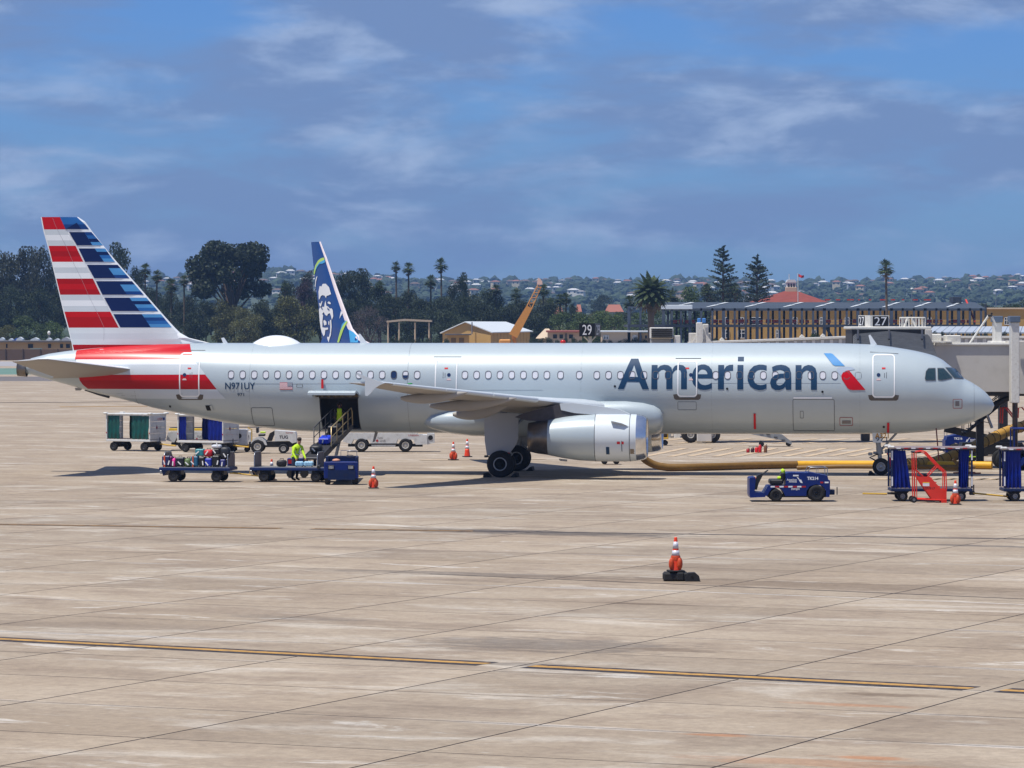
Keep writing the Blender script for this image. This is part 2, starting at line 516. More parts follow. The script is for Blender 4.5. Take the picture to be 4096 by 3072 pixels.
# ------------------------------------------------------------------ terrain beyond the field
HT = [(-400, 292), (0, 289), (130, 286), (190, 283), (240, 279), (277, 276.5), (310, 277), (345, 282), (450, 288), (560, 287), (700, 286), (800, 287), (900, 286.5), (1024, 284), (1500, 288)]
def interp(t, x):
    if x <= t[0][0]: return t[0][1]
    for (a, b), (c, d) in zip(t, t[1:]):
        if x <= c: return b + (d - b) * (x - a) / (c - a)
    return t[-1][1]
def sms(x): x = max(0.0, min(1.0, x)); return x * x * (3 - 2 * x)
def terr(X, Y):
    z = -.3 + 4.0 * sms((Y - 770) / 150)
    if Y > 1700:
        px = 512 + F * X / Y
        top = H + (HY - interp(HT, px)) * 4700 / F
        k = sms((Y - 1700) / 3000) if Y < 4700 else 1.0 - 0.5 * sms((Y - 4700) / 1500)
        z += (top - z) * k
        z += 2.5 * math.sin(X / 140 + Y / 260) * math.sin(Y / 190 - X / 300) * min(1, (Y - 1700) / 1200) * (1 if Y < 4500 else .3)
    return z
M_GRASS = mat('park_grass', (46, 60, 32), 0.95, var=0.3, scale=.02, space='World')
M_HILL = mat('hill_scrub', (66, 76, 52), 0.95, var=0.35, scale=.02, space='World')
t = MB(); vs, fs = [], []
ys = [765, 770] + [785 + i * 25 for i in range(7)] + [1000 + i * 120 for i in range(45)]
NX = 71
for Y in ys:
    for i in range(NX):
        X = (i / (NX - 1) - .5) * 2 * max(420, Y * .30)
        vs.append((X, Y, terr(X, Y)))
for j in range(len(ys) - 1):
    for i in range(NX - 1): fs.append((j * NX + i, j * NX + i + 1, (j + 1) * NX + i + 1, (j + 1) * NX + i))
gi = sum(1 for y in ys if y < 1600) - 1
t.add(vs, fs, 0, True)
t.m = [0 if (k // (NX - 1)) < gi else 1 for k in range(len(fs))]
kind(t.build('terrain', [M_GRASS, M_HILL]), 'structure')

# ------------------------------------------------------------------ the wooded hillside and its houses
rng_h = random.Random(11)
ICO = None
def ico():
    global ICO
    if ICO is None:
        bm = bmesh.new(); bmesh.ops.create_icosphere(bm, subdivisions=2, radius=1)
        ICO = ([v.co.copy() for v in bm.verts], [tuple(v.index for v in f.verts) for f in bm.faces]); bm.free()
    return ICO
wood = MB(); iv, iff = ico()
def clump(X, Y, r, squash=.8):
    z = terr(X, Y)
    ro = rng_h.random() * 6.3; cr, sr = math.cos(ro), math.sin(ro)
    pts = []
    for p in iv:
        q = r * (.55 + .75 * rng_h.random())
        x, y = p.x * cr - p.y * sr, p.x * sr + p.y * cr
        pts.append((X + x * q * 1.15, Y + y * q, z + r * .55 + p.z * q * squash))
    wood.add(pts, iff, 0)
for k in range(6800):
    Y = 2500 + 2250 * rng_h.random() ** .7
    X = (rng_h.random() - .5) * 2 * Y * .145
    clump(X, Y, 1.5 + 3.4 * rng_h.random() ** 2.5)
for k in range(520):                                        # the skyline
    X = (rng_h.random() - .5) * 2 * 4690 * .145
    Y = 4600 + 90 * rng_h.random()
    clump(X, Y, 2.5 + 6.0 * rng_h.random() ** 2.0, 1.0)
M_WOOD = mat('far_trees', (54, 68, 46), 0.95, var=0.7, scale=.09, space='World')
kind(wood.build('woodland', M_WOOD), 'stuff')['label'] = 'dark woodland covering the far hillside between the houses'

def house_mesh(w, d, h, wall, roof):
    mb = MB()
    mb.box((0, 0, h / 2 - 3), (w, d, h + 6), 0)
    rz_ = h + w * .16
    mb.add([(-w / 2 - .5, -d / 2 - .5, h), (w / 2 + .5, -d / 2 - .5, h), (w / 2 + .5, d / 2 + .5, h), (-w / 2 - .5, d / 2 + .5, h), (-w / 4, 0, rz_), (w / 4, 0, rz_)],
           [(0, 1, 5, 4), (1, 2, 5), (2, 3, 4, 5), (3, 0, 4)], 1)
    for i in (-.28, .28): mb.box((i * w, -d / 2 - .03, h * .5), (w * .18, .1, h * .36), 2)
    return mb.mesh('house', [wall, roof, M_DARKGLASS])
M_DARKGLASS = mat('dark_glass', (28, 34, 40), 0.12, var=0.1)
walls = [mat('house_white', (214, 210, 202), .8), mat('house_cream', (204, 190, 160), .8), mat('house_tan', (178, 156, 128), .8), mat('house_grey', (168, 170, 174), .8)]
roofs = [mat('roof_grey', (142, 140, 140), .8), mat('roof_terracotta', (146, 98, 80), .8), mat('roof_brown', (104, 84, 70), .8), mat('roof_pale', (196, 196, 194), .7)]
hv = []
for i, (wn_, rn_) in enumerate((('white', 'grey'), ('cream', 'terracotta'), ('tan', 'brown'), ('grey', 'pale'), ('white', 'brown'), ('white', 'pale'))):
    me = house_mesh(6 + (i % 3) * 1.2, 6, 2.3 + (i % 2) * 1.0, MATS['house_' + wn_], MATS['roof_' + rn_])
    hv.append((me, 'small %s house with a %s roof among trees on the far hillside' % (wn_, rn_)))
for k in range(270):
    Y = 2900 + 1600 * rng_h.random() ** .75
    X = (rng_h.random() - .5) * 2 * Y * .138
    px = 512 + F * X / Y
    if px < 90: continue
    me, lb = rng_h.choice(hv)
    o = obj('house', me, None, (X, Y, terr(X, Y) + .8 + 3.2 * rng_h.random()), rng_h.uniform(-.5, .5))
    tag(o, lb, 'house', lb.replace('small ', '').split(' among')[0] + 's on the far hillside')
# ------------------------------------------------------------------ the silver airliner
TH = R(5.5); CT, ST = math.cos(TH), math.sin(TH)
AX, AY = -0.11, 180.0                     # main gear axle, on the ground; +x to the nose, -y towards the terminal
air = thing('airliner', 'silver twin-engine airliner with red, white and blue striped tail, parked at the gate', 'airplane', (AX, AY, 0), -TH)
def L2(sx, sy, y):                        # photo measurement (4096 px wide) -> metres in the airliner's own x, z at side offset y
    k = (sx / 4 - CX) / F
    x = (k * (AY + y * CT) - AX - y * ST) / (CT + k * ST)
    Y = AY - x * ST + y * CT
    return x, H - (sy / 4 - HY) * Y / F

def paint(name, col, metal=0.0, rough=0.32, coat=0.6, streak=True, var=.03):
    m = mat(name, col, rough, metal, var=var, scale=.9, coat=coat, vstretch=(1, 1, .25), spec=.5 if coat > .4 else .22)
    return m
M_SIL = paint('silver_mica_paint', (0.425, 0.49, 0.515, 1), .10, .36, .45)
M_WHT = paint('airliner_white', (0.78, 0.81, 0.83, 1), 0, .35)
M_RED = paint('airliner_red', (0.50, 0.004, 0.010, 1), 0, .32, .12)
M_RED2 = paint('airliner_red_deep', (0.37, 0.003, 0.008, 1), 0, .32, .12)
M_NAVY = paint('airliner_navy', (0.004, 0.016, 0.085, 1), 0, .35, .06)
M_BLU = paint('airliner_blue', (0.022, 0.12, 0.36, 1), 0, .30, .2)
M_BLU2 = paint('airliner_light_blue', (0.07, 0.25, 0.52, 1), 0, .30, .2)
M_BLU3 = paint('airliner_mid_blue', (0.010, 0.05, 0.20, 1), 0, .30, .2)
M_GR1 = paint('airliner_pale_grey', (0.56, 0.61, 0.645, 1), 0, .38, .3)
M_GR2 = paint('airliner_light_grey', (0.62, 0.675, 0.70, 1), 0, .36, .4)
M_LET = paint('lettering_slate', (0.010, 0.045, 0.105, 1), 0, .45, .05)
M_UND = paint('underside_shade_grey', (0.36, 0.34, 0.31, 1), 0, .55, .0)  # warm darker grey: underside shade and ground-reflected light put into the colour
M_BARE = mat('bare_metal', (0.72, 0.73, 0.75, 1), 0.22, 0.95, var=.06, scale=3)
M_HOT = mat('nozzle_metal', (0.20, 0.175, 0.15, 1), 0.35, 0.85, var=.25, scale=3)
M_PYSHADE = mat('pylon_shade_dark', (0.06, 0.055, 0.06, 1), 0.6, .3, var=.2)  # near-black tone painting the shade below the wing
M_BLACK = mat('black_void', (10, 10, 12), 0.8, var=.1)
M_RUB = mat('tyre_rubber', (26, 25, 26), 0.85, var=.18, scale=8)
M_RIM = mat('wheel_rim_grey', (150, 152, 156), 0.4, .5, var=.1)
M_GEAR = mat('gear_grey', (142, 146, 148), 0.5, .2, var=.12)
M_DKG = mat('dark_grey_metal', (58, 58, 62), 0.5, .3, var=.15)
M_SHADE = mat('window_shade', (0.60, 0.61, 0.66, 1), 0.4, var=.04)
M_GLS = mat('cockpit_glass', (0.018, 0.042, 0.048, 1), 0.06, 0, var=.05, spec=.8, coat=.5)
M_WIN = mat('window_glass', (0.014, 0.03, 0.085, 1), 0.08, 0, var=.05, spec=.8)
M_FRM = mat('window_frame', (0.10, 0.10, 0.115, 1), 0.5, .3)
M_TAGR = mat('streamer_red', (200, 14, 22), 0.6, var=.1)

# fuselage profile, measured on the photograph (upper line, lower line)
TOPP = [(97, 1459), (134, 1428), (195, 1415), (285, 1402), (420, 1388), (560, 1379), (700, 1374), (840, 1372), (1400, 1372), (2200, 1372), (3000, 1372), (3330, 1372.5), (3406, 1374.5), (3506, 1379.3), (3564, 1387), (3645, 1400), (3722, 1418), (3767, 1437), (3790, 1455), (3820, 1479), (3852, 1510), (3888, 1530), (3929, 1557), (3957, 1585), (3971, 1606), (3977, 1622)]
BOTP = [(97, 1493), (118, 1496), (191, 1517), (317, 1552), (382, 1572), (520, 1604), (600, 1628), (708, 1651), (817, 1674), (925, 1693), (1000, 1703), (1106, 1717), (1198, 1724), (1298, 1728), (1600, 1731), (2200, 1734), (3000, 1736), (3300, 1736), (3587, 1734), (3660, 1730), (3732, 1723), (3804, 1712), (3876, 1694), (3930, 1669), (3965, 1649), (3974, 1632), (3977, 1624)]
TZ = [L2(a, b, 0) for a, b in TOPP]; BZ = [L2(a, b, 0) for a, b in BOTP]
XN, XT = TZ[-1][0], TZ[0][0]
WP = [(0, .03), (.12, .32), (.3, .55), (.8, .93), (1.5, 1.27), (2.5, 1.60), (3.6, 1.83), (4.8, 1.94), (6.2, 1.975), (30.8, 1.975), (33.5, 1.90), (36, 1.72), (38.5, 1.40), (41, .98), (43, .56), (44.6, .26)]
def smooth_t(t, x):                         # monotone-ish cubic through the table
    if x <= t[0][0]: return t[0][1]
    if x >= t[-1][0]: return t[-1][1]
    for i in range(len(t) - 1):
        if x <= t[i + 1][0]:
            (x0, y0), (x1, y1) = t[i], t[i + 1]
            d = (y1 - y0) / (x1 - x0)
            dp = (y0 - t[i - 1][1]) / (x0 - t[i - 1][0]) if i > 0 else d
            dn = (t[i + 2][1] - y1) / (t[i + 2][0] - x1) if i + 2 < len(t) else d
            m0 = 0 if dp * d <= 0 else 2 * dp * d / (dp + d)
            m1 = 0 if dn * d <= 0 else 2 * dn * d / (dn + d)
            h = x1 - x0; u = (x - x0) / h
            return (2*u**3 - 3*u*u + 1) * y0 + (u**3 - 2*u*u + u) * h * m0 + (-2*u**3 + 3*u*u) * y1 + (u**3 - u*u) * h * m1
def fus(x):
    zt, zb, w = smooth_t(TZ, x), smooth_t(BZ, x), smooth_t(WP, XN - x)
    return (zt + zb) / 2, max(.02, (zt - zb) / 2), w
def skin(x, z, off=0.012):                   # point on the near flank
    zc, h, w = fus(x)
    q = max(-.998, min(.998, (z - zc) / h))
    c = math.sqrt(1 - q * q)
    n = Vector((0, -c / w, q / h)).normalized()
    return Vector((x, -w * c, z)) + n * off
def skin_n(x, z):
    zc, h, w = fus(x); q = max(-.998, min(.998, (z - zc) / h)); c = math.sqrt(1 - q * q)
    return Vector((0, -c / w, q / h)).normalized()

# the rear hold opening
DX0, DZ1 = L2(1277, 1592, -1.95); DX1, DZ0 = L2(1436, 1716, -1.6)
DZ1 = L2(1277, 1590, -1.95)[1]
xs = sorted(set([round(XN - .0 - 6.5 * (k / 64) ** 2, 4) for k in range(65)] + [DX0, DX1] + [XN - 6.5 - k * .82 for k in range(1, 47) if XN - 6.5 - k * .82 > XT + .1] + [XT]))
zc0, h0, w0 = fus((DX0 + DX1) / 2)
ang = lambda z: math.asin(max(-1, min(1, (z - zc0) / h0)))
NS = 60
ths = [2 * math.pi * k / NS for k in range(NS)]
d0, d1 = math.pi - ang(DZ1), math.pi - ang(DZ0)        # near flank lies around pi
if d0 > d1: d0, d1 = d1, d0
ths = sorted([t_ for t_ in ths if abs(t_ - d0) > .05 and abs(t_ - d1) > .05] + [d0, d1])
NT = len(ths)
mb = MB(); vs, fs = [], []
for x in xs:
    zc, h, w = fus(x)
    for t_ in ths: vs.append((x, w * math.cos(t_), zc + h * math.sin(t_)))
for i in range(len(xs) - 1):
    for k in range(NT):
        k2 = (k + 1) % NT
        if xs[i] >= DX0 - 1e-4 and xs[i + 1] <= DX1 + 1e-4 and ths[k] >= d0 - 1e-4 and ths[k2] <= d1 + 1e-4 and k2 > k: continue
        fs.append((i * NT + k, i * NT + k2, (i + 1) * NT + k2, (i + 1) * NT + k))
fs.append(tuple(range(NT))); fs.append(tuple((len(xs) - 1) * NT + k for k in range(NT)))
mb.add(vs, fs, 0, True)
fuselage = mb.build('fuselage', [M_SIL], air)
# the hold behind the opening
mb = MB(); cxh, cyd = (DX0 + DX1) / 2, 1.1
L_, Wd = DX1 - DX0 + 3.0, 2.6
z0, z1 = DZ0 + .03, DZ1 + .15
yb_, yt_ = skin(cxh, DZ0 + .03, 0).y + .06, skin(cxh, DZ1, 0).y + .06
q = [(DX0 + .01, yb_, z0), (DX1 - .01, yb_, z0), (cxh + L_ / 2, .9, z0), (cxh - L_ / 2, .9, z0), (DX0 + .01, yt_, DZ1), (DX1 - .01, yt_, DZ1), (cxh + L_ / 2, .9, z1), (cxh - L_ / 2, .9, z1)]
mb.add(q, [(0, 1, 2, 3), (7, 6, 5, 4), (1, 5, 6, 2), (2, 6, 7, 3), (3, 7, 4, 0)], 0)
hold = mb.build('cargo_hold', [mat('hold_lining', (0.10, 0.10, 0.10, 1), .8, var=.2)], air)
mb = MB()
for zz in (DZ0, DZ1):                          # sill and lintel, jambs
    p = skin(DX0, zz, 0); mb.box(((DX0 + DX1) / 2, p.y + .12, zz), (DX1 - DX0 + .05, .28, .09), 0, ch=.02)
nz_ = 7
for xx in (DX0, DX1):
    for k in range(nz_):
        za, zb_ = DZ0 + (DZ1 - DZ0) * k / nz_, DZ0 + (DZ1 - DZ0) * (k + 1) / nz_
        pa, pb = skin(xx, za, -.02), skin(xx, zb_, -.02)
        mb.cyl(pa + Vector((0, .05, 0)), pb + Vector((0, .05, 0)), .05, n=6)
mb.build('cargo_door_frame', [M_DKG], air)
# upward-hinged cargo door
mb = MB(); hx0, hz = L2(1251, 1560, -2.0); hx1, _ = L2(1436, 1560, -2.2)
door_prof = [(-1.86, DZ1 + .10), (-2.25, DZ1 + .22), (-2.75, DZ1 + .30), (-3.2, DZ1 + .33), (-3.62, DZ1 + .24)]
n_ = len(door_prof)
for k in range(n_ - 1):
    (ya, za), (yb, zb_) = door_prof[k], door_prof[k + 1]
    mb.add([(hx0, ya, za), (hx1, ya, za), (hx1, yb, zb_), (hx0, yb, zb_), (hx0, ya, za - .1), (hx1, ya, za - .1), (hx1, yb, zb_ - .1), (hx0, yb, zb_ - .1)],
           [(0, 1, 2, 3), (0, 3, 7, 4), (1, 5, 6, 2)] + ([(2, 6, 7, 3)] if k == n_ - 2 else []), 0, False)
    mb.add([(hx0 + .12, ya, za - .1), (hx1 - .06, ya, za - .1), (hx1 - .06, yb, zb_ - .1), (hx0 + .12, yb, zb_ - .1)], [(0, 1, 2, 3)], 1)
for k in range(6): mb.box((hx0 + .35 + k * .3, -2.7, DZ1 + .12), (.05, 1.4, .16), 1)
cdoor = mb.build('cargo_door', [M_SIL, mat('door_lining', (112, 100, 78), .7, var=.15)], air)
mb = MB()
for xx in (hx0 + .62, hx1 - .5): mb.tube([(xx, -1.75, DZ1 + .05), (xx, -2.1, DZ1 + .22), (xx, -2.5, DZ1 + .2)], .05, 6)
mb.build('hinge_arm', [M_DKG], air)
mb = MB(); mb.box((L2(1290, 1550, -2)[0], -2.05, DZ1 + .62), (.10, .05, .42), 0); mb.build('warning_streamer', [M_TAGR], air)

# decals ------------------------------------------------------------------
def flat_cut(polys, step=.14, xstep=None):
    bm = bmesh.new()
    for po in polys:
        try: bm.faces.new([bm.verts.new((a, 0, b)) for a, b in po])
        except ValueError: pass
    zs = [v.co.z for v in bm.verts]; z = math.floor(min(zs) / step) * step + step
    while z < max(zs):
        bmesh.ops.bisect_plane(bm, geom=bm.verts[:] + bm.edges[:] + bm.faces[:], plane_co=(0, 0, z), plane_no=(0, 0, 1)); z += step
    if xstep:
        xv = [v.co.x for v in bm.verts]; x = math.floor(min(xv) / xstep) * xstep + xstep
        while x < max(xv):
            bmesh.ops.bisect_plane(bm, geom=bm.verts[:] + bm.edges[:] + bm.faces[:], plane_co=(x, 0, 0), plane_no=(1, 0, 0)); x += xstep
    bmesh.ops.triangulate(bm, faces=bm.faces[:])
    bm.verts.index_update()
    vs = [(v.co.x, v.co.z) for v in bm.verts]; fs = [tuple(v.index for v in f.verts) for f in bm.faces]
    bm.free(); return vs, fs
def decal(mb, polys, surf=skin, off=.012, mi=0, step=.14, xstep=None):
    vs, fs = flat_cut(polys, step, xstep)
    return mb.add([surf(a, b, off) for a, b in vs], fs, mi, True)
def skin_word(mb, txt, sx0, sx1, sy0, sy1, mi=0, bold=0.0, off=.014, y=-1.93):
    x0, z1 = L2(sx0, sy0, y); x1, z0 = L2(sx1, sy1, y)
    vs, fs, ar = glyphs(txt, bold)
    polys = [[(x0 + vs[i][0] * (x1 - x0), z0 + vs[i][1] * (z1 - z0)) for i in f] for f in fs]
    return decal(mb, polys, off=off, mi=mi, step=.09)
def s2(pts, y): return [L2(a, b, y) for a, b in pts]

# tail bands on the fuselage
mb = MB()
decal(mb, [s2([(286, 1403), (420, 1389), (560, 1380), (744, 1377), (752, 1390), (773, 1432), (770, 1438), (287, 1439)], -1.4)], mi=0, step=.1, xstep=.8)
decal(mb, [s2([(301, 1500), (824, 1498.5), (843, 1521), (304, 1522)], -1.5)], mi=0, step=.1, xstep=.8)
decal(mb, [s2([(304, 1522), (843, 1521), (871, 1557), (333, 1556), (315, 1540)], -1.5)], mi=1, step=.1, xstep=.8)
decal(mb, [s2([(290, 1439), (770, 1438), (790, 1458), (294, 1459)], -1.5)], mi=2, step=.1, xstep=.8)
decal(mb, [s2([(294, 1459), (790, 1458), (824, 1498), (300, 1500)], -1.6)], mi=3, step=.1, xstep=.8)
decal(mb, [s2([(334, 1556), (871, 1557), (906, 1595), (520, 1595), (470, 1590)], -1.5)], mi=3, step=.1, xstep=.8)
mb.build('tail_band', [M_RED, M_RED2, M_WHT, M_GR1], air, recalc=False)

# lettering, each letter drawn from its own outline
def ribbon(o, i): return [[o[k], o[k + 1], i[k + 1], i[k]] for k in range(len(o) - 1)]
def rect(a, b, c, d): return [[(a, b), (c, b), (c, d), (a, d)]]
LETTERS = [
 [[(175, 1490), (300, 1193), (334, 1193), (332, 1255), (290, 1370), (265, 1418), (235, 1490)], [(334, 1193), (372, 1193), (482, 1492), (418, 1492), (385, 1420), (372, 1372), (332, 1255)], [(290, 1370), (372, 1372), (385, 1420), (265, 1418)]],
 rect(505, 1255, 563, 1492) + ribbon([(563, 1290), (590, 1262), (630, 1252), (670, 1258), (700, 1280), (712, 1320), (712, 1492)], [(563, 1350), (575, 1322), (600, 1303), (625, 1299), (645, 1311), (652, 1335), (652, 1492)])
  + ribbon([(711, 1295), (735, 1262), (775, 1252), (815, 1258), (845, 1285), (855, 1325), (855, 1492)], [(713, 1342), (726, 1318), (745, 1303), (770, 1299), (790, 1311), (797, 1335), (797, 1492)]),
 ribbon([(1112, 1385), (1110, 1340), (1097, 1300), (1068, 1266), (1030, 1250), (995, 1250), (955, 1262), (922, 1297), (904, 1345), (902, 1395), (915, 1440), (945, 1475), (985, 1495), (1030, 1499), (1070, 1493), (1100, 1483)],
        [(1056, 1385), (1056, 1345), (1050, 1322), (1034, 1304), (1015, 1297), (998, 1297), (982, 1304), (967, 1322), (960, 1345), (960, 1385), (968, 1413), (982, 1434), (1005, 1448), (1035, 1452), (1068, 1445), (1100, 1430)]) + rect(960, 1345, 1056, 1385),
 rect(1160, 1255, 1218, 1494) + ribbon([(1218, 1300), (1240, 1268), (1270, 1254), (1307, 1252)], [(1218, 1360), (1235, 1328), (1262, 1312), (1307, 1310)]),
 rect(1350, 1255, 1408, 1494) + rect(1352, 1175, 1411, 1217),
 ribbon([(1637, 1260), (1600, 1252), (1560, 1251), (1510, 1265), (1470, 1305), (1450, 1360), (1452, 1410), (1475, 1460), (1515, 1490), (1565, 1501), (1605, 1497), (1637, 1485)], [(1637, 1310), (1605, 1301), (1570, 1300), (1540, 1310), (1517, 1335), (1508, 1365), (1510, 1400), (1523, 1428), (1548, 1446), (1580, 1452), (1610, 1448), (1637, 1438)]),
 ribbon([(1690, 1275), (1730, 1258), (1780, 1252), (1825, 1260), (1862, 1285), (1878, 1330), (1880, 1400)], [(1697, 1325), (1735, 1308), (1770, 1302), (1800, 1310), (1818, 1328), (1822, 1355), (1822, 1400)]) + [[(1822, 1400), (1880, 1400), (1880, 1497), (1828, 1497), (1824, 1470)]]
  + ribbon([(1822, 1338), (1770, 1340), (1715, 1355), (1682, 1390), (1672, 1430), (1685, 1475), (1720, 1498), (1765, 1500), (1800, 1488), (1822, 1467)], [(1822, 1380), (1785, 1380), (1752, 1390), (1735, 1408), (1732, 1428), (1740, 1446), (1758, 1455), (1780, 1452), (1803, 1438), (1822, 1410)]),
 rect(1922, 1256, 1980, 1498) + ribbon([(1980, 1300), (2005, 1268), (2045, 1254), (2085, 1260), (2118, 1287), (2132, 1335), (2132, 1498)], [(1980, 1360), (2000, 1322), (2030, 1306), (2052, 1310), (2068, 1328), (2074, 1355), (2074, 1498)])]
for po in LETTERS:
    mb = MB(); decal(mb, [s2([(2400 + a / 2.458, 950 + b / 2.458) for a, b in q], -1.93) for q in po], off=.013, step=.09)
    mb.build('airline_letter', [M_LET], air, recalc=False)
mb = MB()
skin_word(mb, 'N971UY', 899, 1020, 1530, 1558, 0, .012); skin_word(mb, '971', 948, 975, 1572, 1585, 0, .012)
mb.build('registration', [M_LET], air, recalc=False)
# the ribbon emblem: blue wing, grey middle, red tail
def c5(pts): return s2([(3200 + a / 2.469, 950 + b / 2.469) for a, b in pts], -1.93)
mb = MB()
decal(mb, [c5([(232, 1147), (305, 1148), (322, 1154), (442, 1270), (345, 1269), (322, 1258)])], mi=0, off=.02)
decal(mb, [c5([(360, 1300), (380, 1284), (430, 1279), (500, 1280), (530, 1292), (543, 1306), (485, 1313), (455, 1325), (425, 1345), (408, 1375), (370, 1330)])], mi=1, off=.018)
decal(mb, [c5([(408, 1362), (425, 1335), (455, 1318), (483, 1313), (647, 1505), (520, 1507), (490, 1502), (470, 1488), (412, 1400)])], mi=2, off=.02)
mb.build('ribbon_emblem', [paint('emblem_blue', (0.05, 0.25, 0.55, 1)), paint('emblem_grey', (0.36, 0.43, 0.52, 1)), M_RED], air, recalc=False)
# flag
mb = MB()
fx0, fz1 = L2(1119.5, 1530, -1.9); fx1, fz0 = L2(1171, 1558, -1.9); fh = fz1 - fz0
for k in range(13):
    za = fz1 - fh * (k + 1) / 13; decal(mb, [[(fx0, za), (fx1, za), (fx1, za + fh / 13), (fx0, za + fh / 13)]], mi=0 if k % 2 == 0 else 1, off=.014)
xc = fx1 - (fx1 - fx0) * .4
decal(mb, [[(xc, fz1 - fh * .54), (fx1, fz1 - fh * .54), (fx1, fz1), (xc, fz1)]], mi=2, off=.02)
for r_ in range(4):
    for c_ in range(5):
        x, z = xc + (fx1 - xc) * (c_ + .6) / 5.2, fz1 - fh * .54 * (r_ + .6) / 4.2
        decal(mb, [[(x - .013, z - .013), (x + .013, z - .013), (x + .013, z + .013), (x - .013, z + .013)]], mi=1, off=.028)
mb.build('flag_decal', [M_RED, M_WHT, M_NAVY], air, recalc=False)

# cabin windows
def rrect(w, h, r, n=4):
    pts = []
    for cx_, cz_, a0 in ((w / 2 - r, h / 2 - r, 0), (-w / 2 + r, h / 2 - r, 90), (-w / 2 + r, -h / 2 + r, 180), (w / 2 - r, -h / 2 + r, 270)):
        for k in range(n + 1):
            a = R(a0 + 90 * k / n); pts.append((cx_ + r * math.cos(a), cz_ + r * math.sin(a)))
    return pts
def window_mesh(pane, half=None):
    mb = MB(); a = rrect(.285, .385, .125); b = rrect(.235, .335, .105); n = len(a)
    va = [(x, -.016, z) for x, z in a]; vb = [(x, -.018, z) for x, z in b]; vc = [(x, -.004, z) for x, z in b]; ve = [(x, .012, z) for x, z in a]
    mb.add(va + vb, [(i, (i + 1) % n, n + (i + 1) % n, n + i) for i in range(n)], 0)
    mb.add(ve + va, [(i, (i + 1) % n, n + (i + 1) % n, n + i) for i in range(n)], 0)
    mb.add(vb + vc, [(i, (i + 1) % n, n + (i + 1) % n, n + i) for i in range(n)], 0)
    mb.add(vc, [tuple(range(n))], 1)
    if half: mb.add([(-.1, -.006, -.02), (.1, -.006, -.02), (.1, -.006, .15), (-.1, -.006, .15)], [(0, 1, 2, 3)], 2)
    return mb.mesh('cabin_window', [M_FRM, pane, M_SHADE])
WM, WMD, WMH = window_mesh(M_SHADE), window_mesh(M_WIN), window_mesh(M_WIN, True)
WX = [922.3 + 46.6 * k for k in range(17)] + [1859 + 46.85 * k for k in range(8)] + [2241.7, 2316.5] + [2386.6 + 47.2 * k for k in range(6)] + [2671.8] + [2862.6 + 47.6 * k for k in range(12)]
def place_on_skin(o, x, z, off=0.0):
    n = skin_n(x, z); p = skin(x, z, off)
    o.location = p; o.rotation_euler = (math.asin(max(-1, min(1, -n.z))), 0, 0)
    return o
for sx in WX:
    x, z = L2(sx, 1498.3 + (sx - 922) / 2470 * 3.4, -1.93)
    me = WMD if abs(sx - 1574.7) < 8 or abs(sx - 2671.8) < 3 else (WMH if abs(sx - 1621) < 8 else WM)
    place_on_skin(obj('cabin_window', me, air), x, z)

# doors
def ring_polys(pa, pb):
    n = len(pa); return [[pa[i], pa[(i + 1) % n], pb[(i + 1) % n], pb[i]] for i in range(n)]
M_OUT = paint('door_outline_white', (0.80, 0.81, 0.81, 1), 0, .4)
def door(sx0, sx1, sy0, sy1, port, plate=True, outm=None, tall=None):
    x0, z1 = L2(sx0, sy0, -1.93); x1, z0 = L2(sx1, sy1, -1.93)
    cx_, cz_, w, h = (x0 + x1) / 2, (z0 + z1) / 2, x1 - x0, z1 - z0
    o = [(cx_ + a, cz_ + b) for a, b in rrect(w, h, .16)]; i = [(cx_ + a, cz_ + b) for a, b in rrect(w - .11, h - .11, .11)]
    i2 = [(cx_ + a, cz_ + b) for a, b in rrect(w - .12, h - .12, .11)]
    mb = MB(); decal(mb, [i2], off=.008); d = mb.build('passenger_door', [M_SIL], air, recalc=False)
    mb = MB(); decal(mb, ring_polys(o, i), off=.015); mb.build('door_outline', [outm or M_OUT], d, recalc=False)
    x, z = L2(port, 1500, -1.95)
    mb = MB(); decal(mb, [[(x + .085 * math.cos(k * R(30)), z + .085 * math.sin(k * R(30))) for k in range(12)]], off=.016); mb.build('door_window', [M_WIN], d, recalc=False)
    mb = MB(); decal(mb, [[(cx_ - .08, z + .26), (cx_ + .08, z + .26), (cx_ + .08, z + .33), (cx_ - .08, z + .33)]], off=.016)
    decal(mb, [[(x - .11, z - .24), (x + .11, z - .24), (x + .06, z - .16), (x - .06, z - .16)]], off=.016, mi=1)
    mb.build('door_placard', [M_TAGR, paint('placard_pink', (0.7, .5, .48, 1))], d, recalc=False)
    s_ = 1 if x < cx_ else -1
    mb = MB(); decal(mb, [[(cx_ + s_ * .03, z - .12), (cx_ + s_ * .05, z - .12), (cx_ + s_ * .05, z + .08), (cx_ + s_ * .03, z + .08)], [(cx_ + s_ * .12, z - .15), (cx_ + s_ * .14, z - .15), (cx_ + s_ * .14, z + .12), (cx_ + s_ * .12, z + .12)]], off=.016); mb.build('door_handle', [M_FRM], d, recalc=False)
    if plate:
        mb = MB(); zz = z0
        decal(mb, [[(x0 - .18, zz + .10), (x0 - .02, zz + .12), (x0 + .1, zz - .03), (x1 - .1, zz - .03), (x1 + .02, zz + .12), (x1 + .18, zz + .10), (x1 + .14, zz - .08), (x1 + .06, zz - .14), (x0 - .06, zz - .14), (x0 - .14, zz - .08)]], off=.012)
        mb.build('scuff_plate', [mat('scuff_plate', (92, 86, 80), .5, .4)], d, recalc=False)
    mb = MB(); mb.cyl(skin(x0 - .1, z1 + .1, .01), skin(x1 + .15, z1 + (.02 if sx0 > 3000 else .1), .01), .012, n=5)
    mb.build('rain_strip', [M_DKG], d)
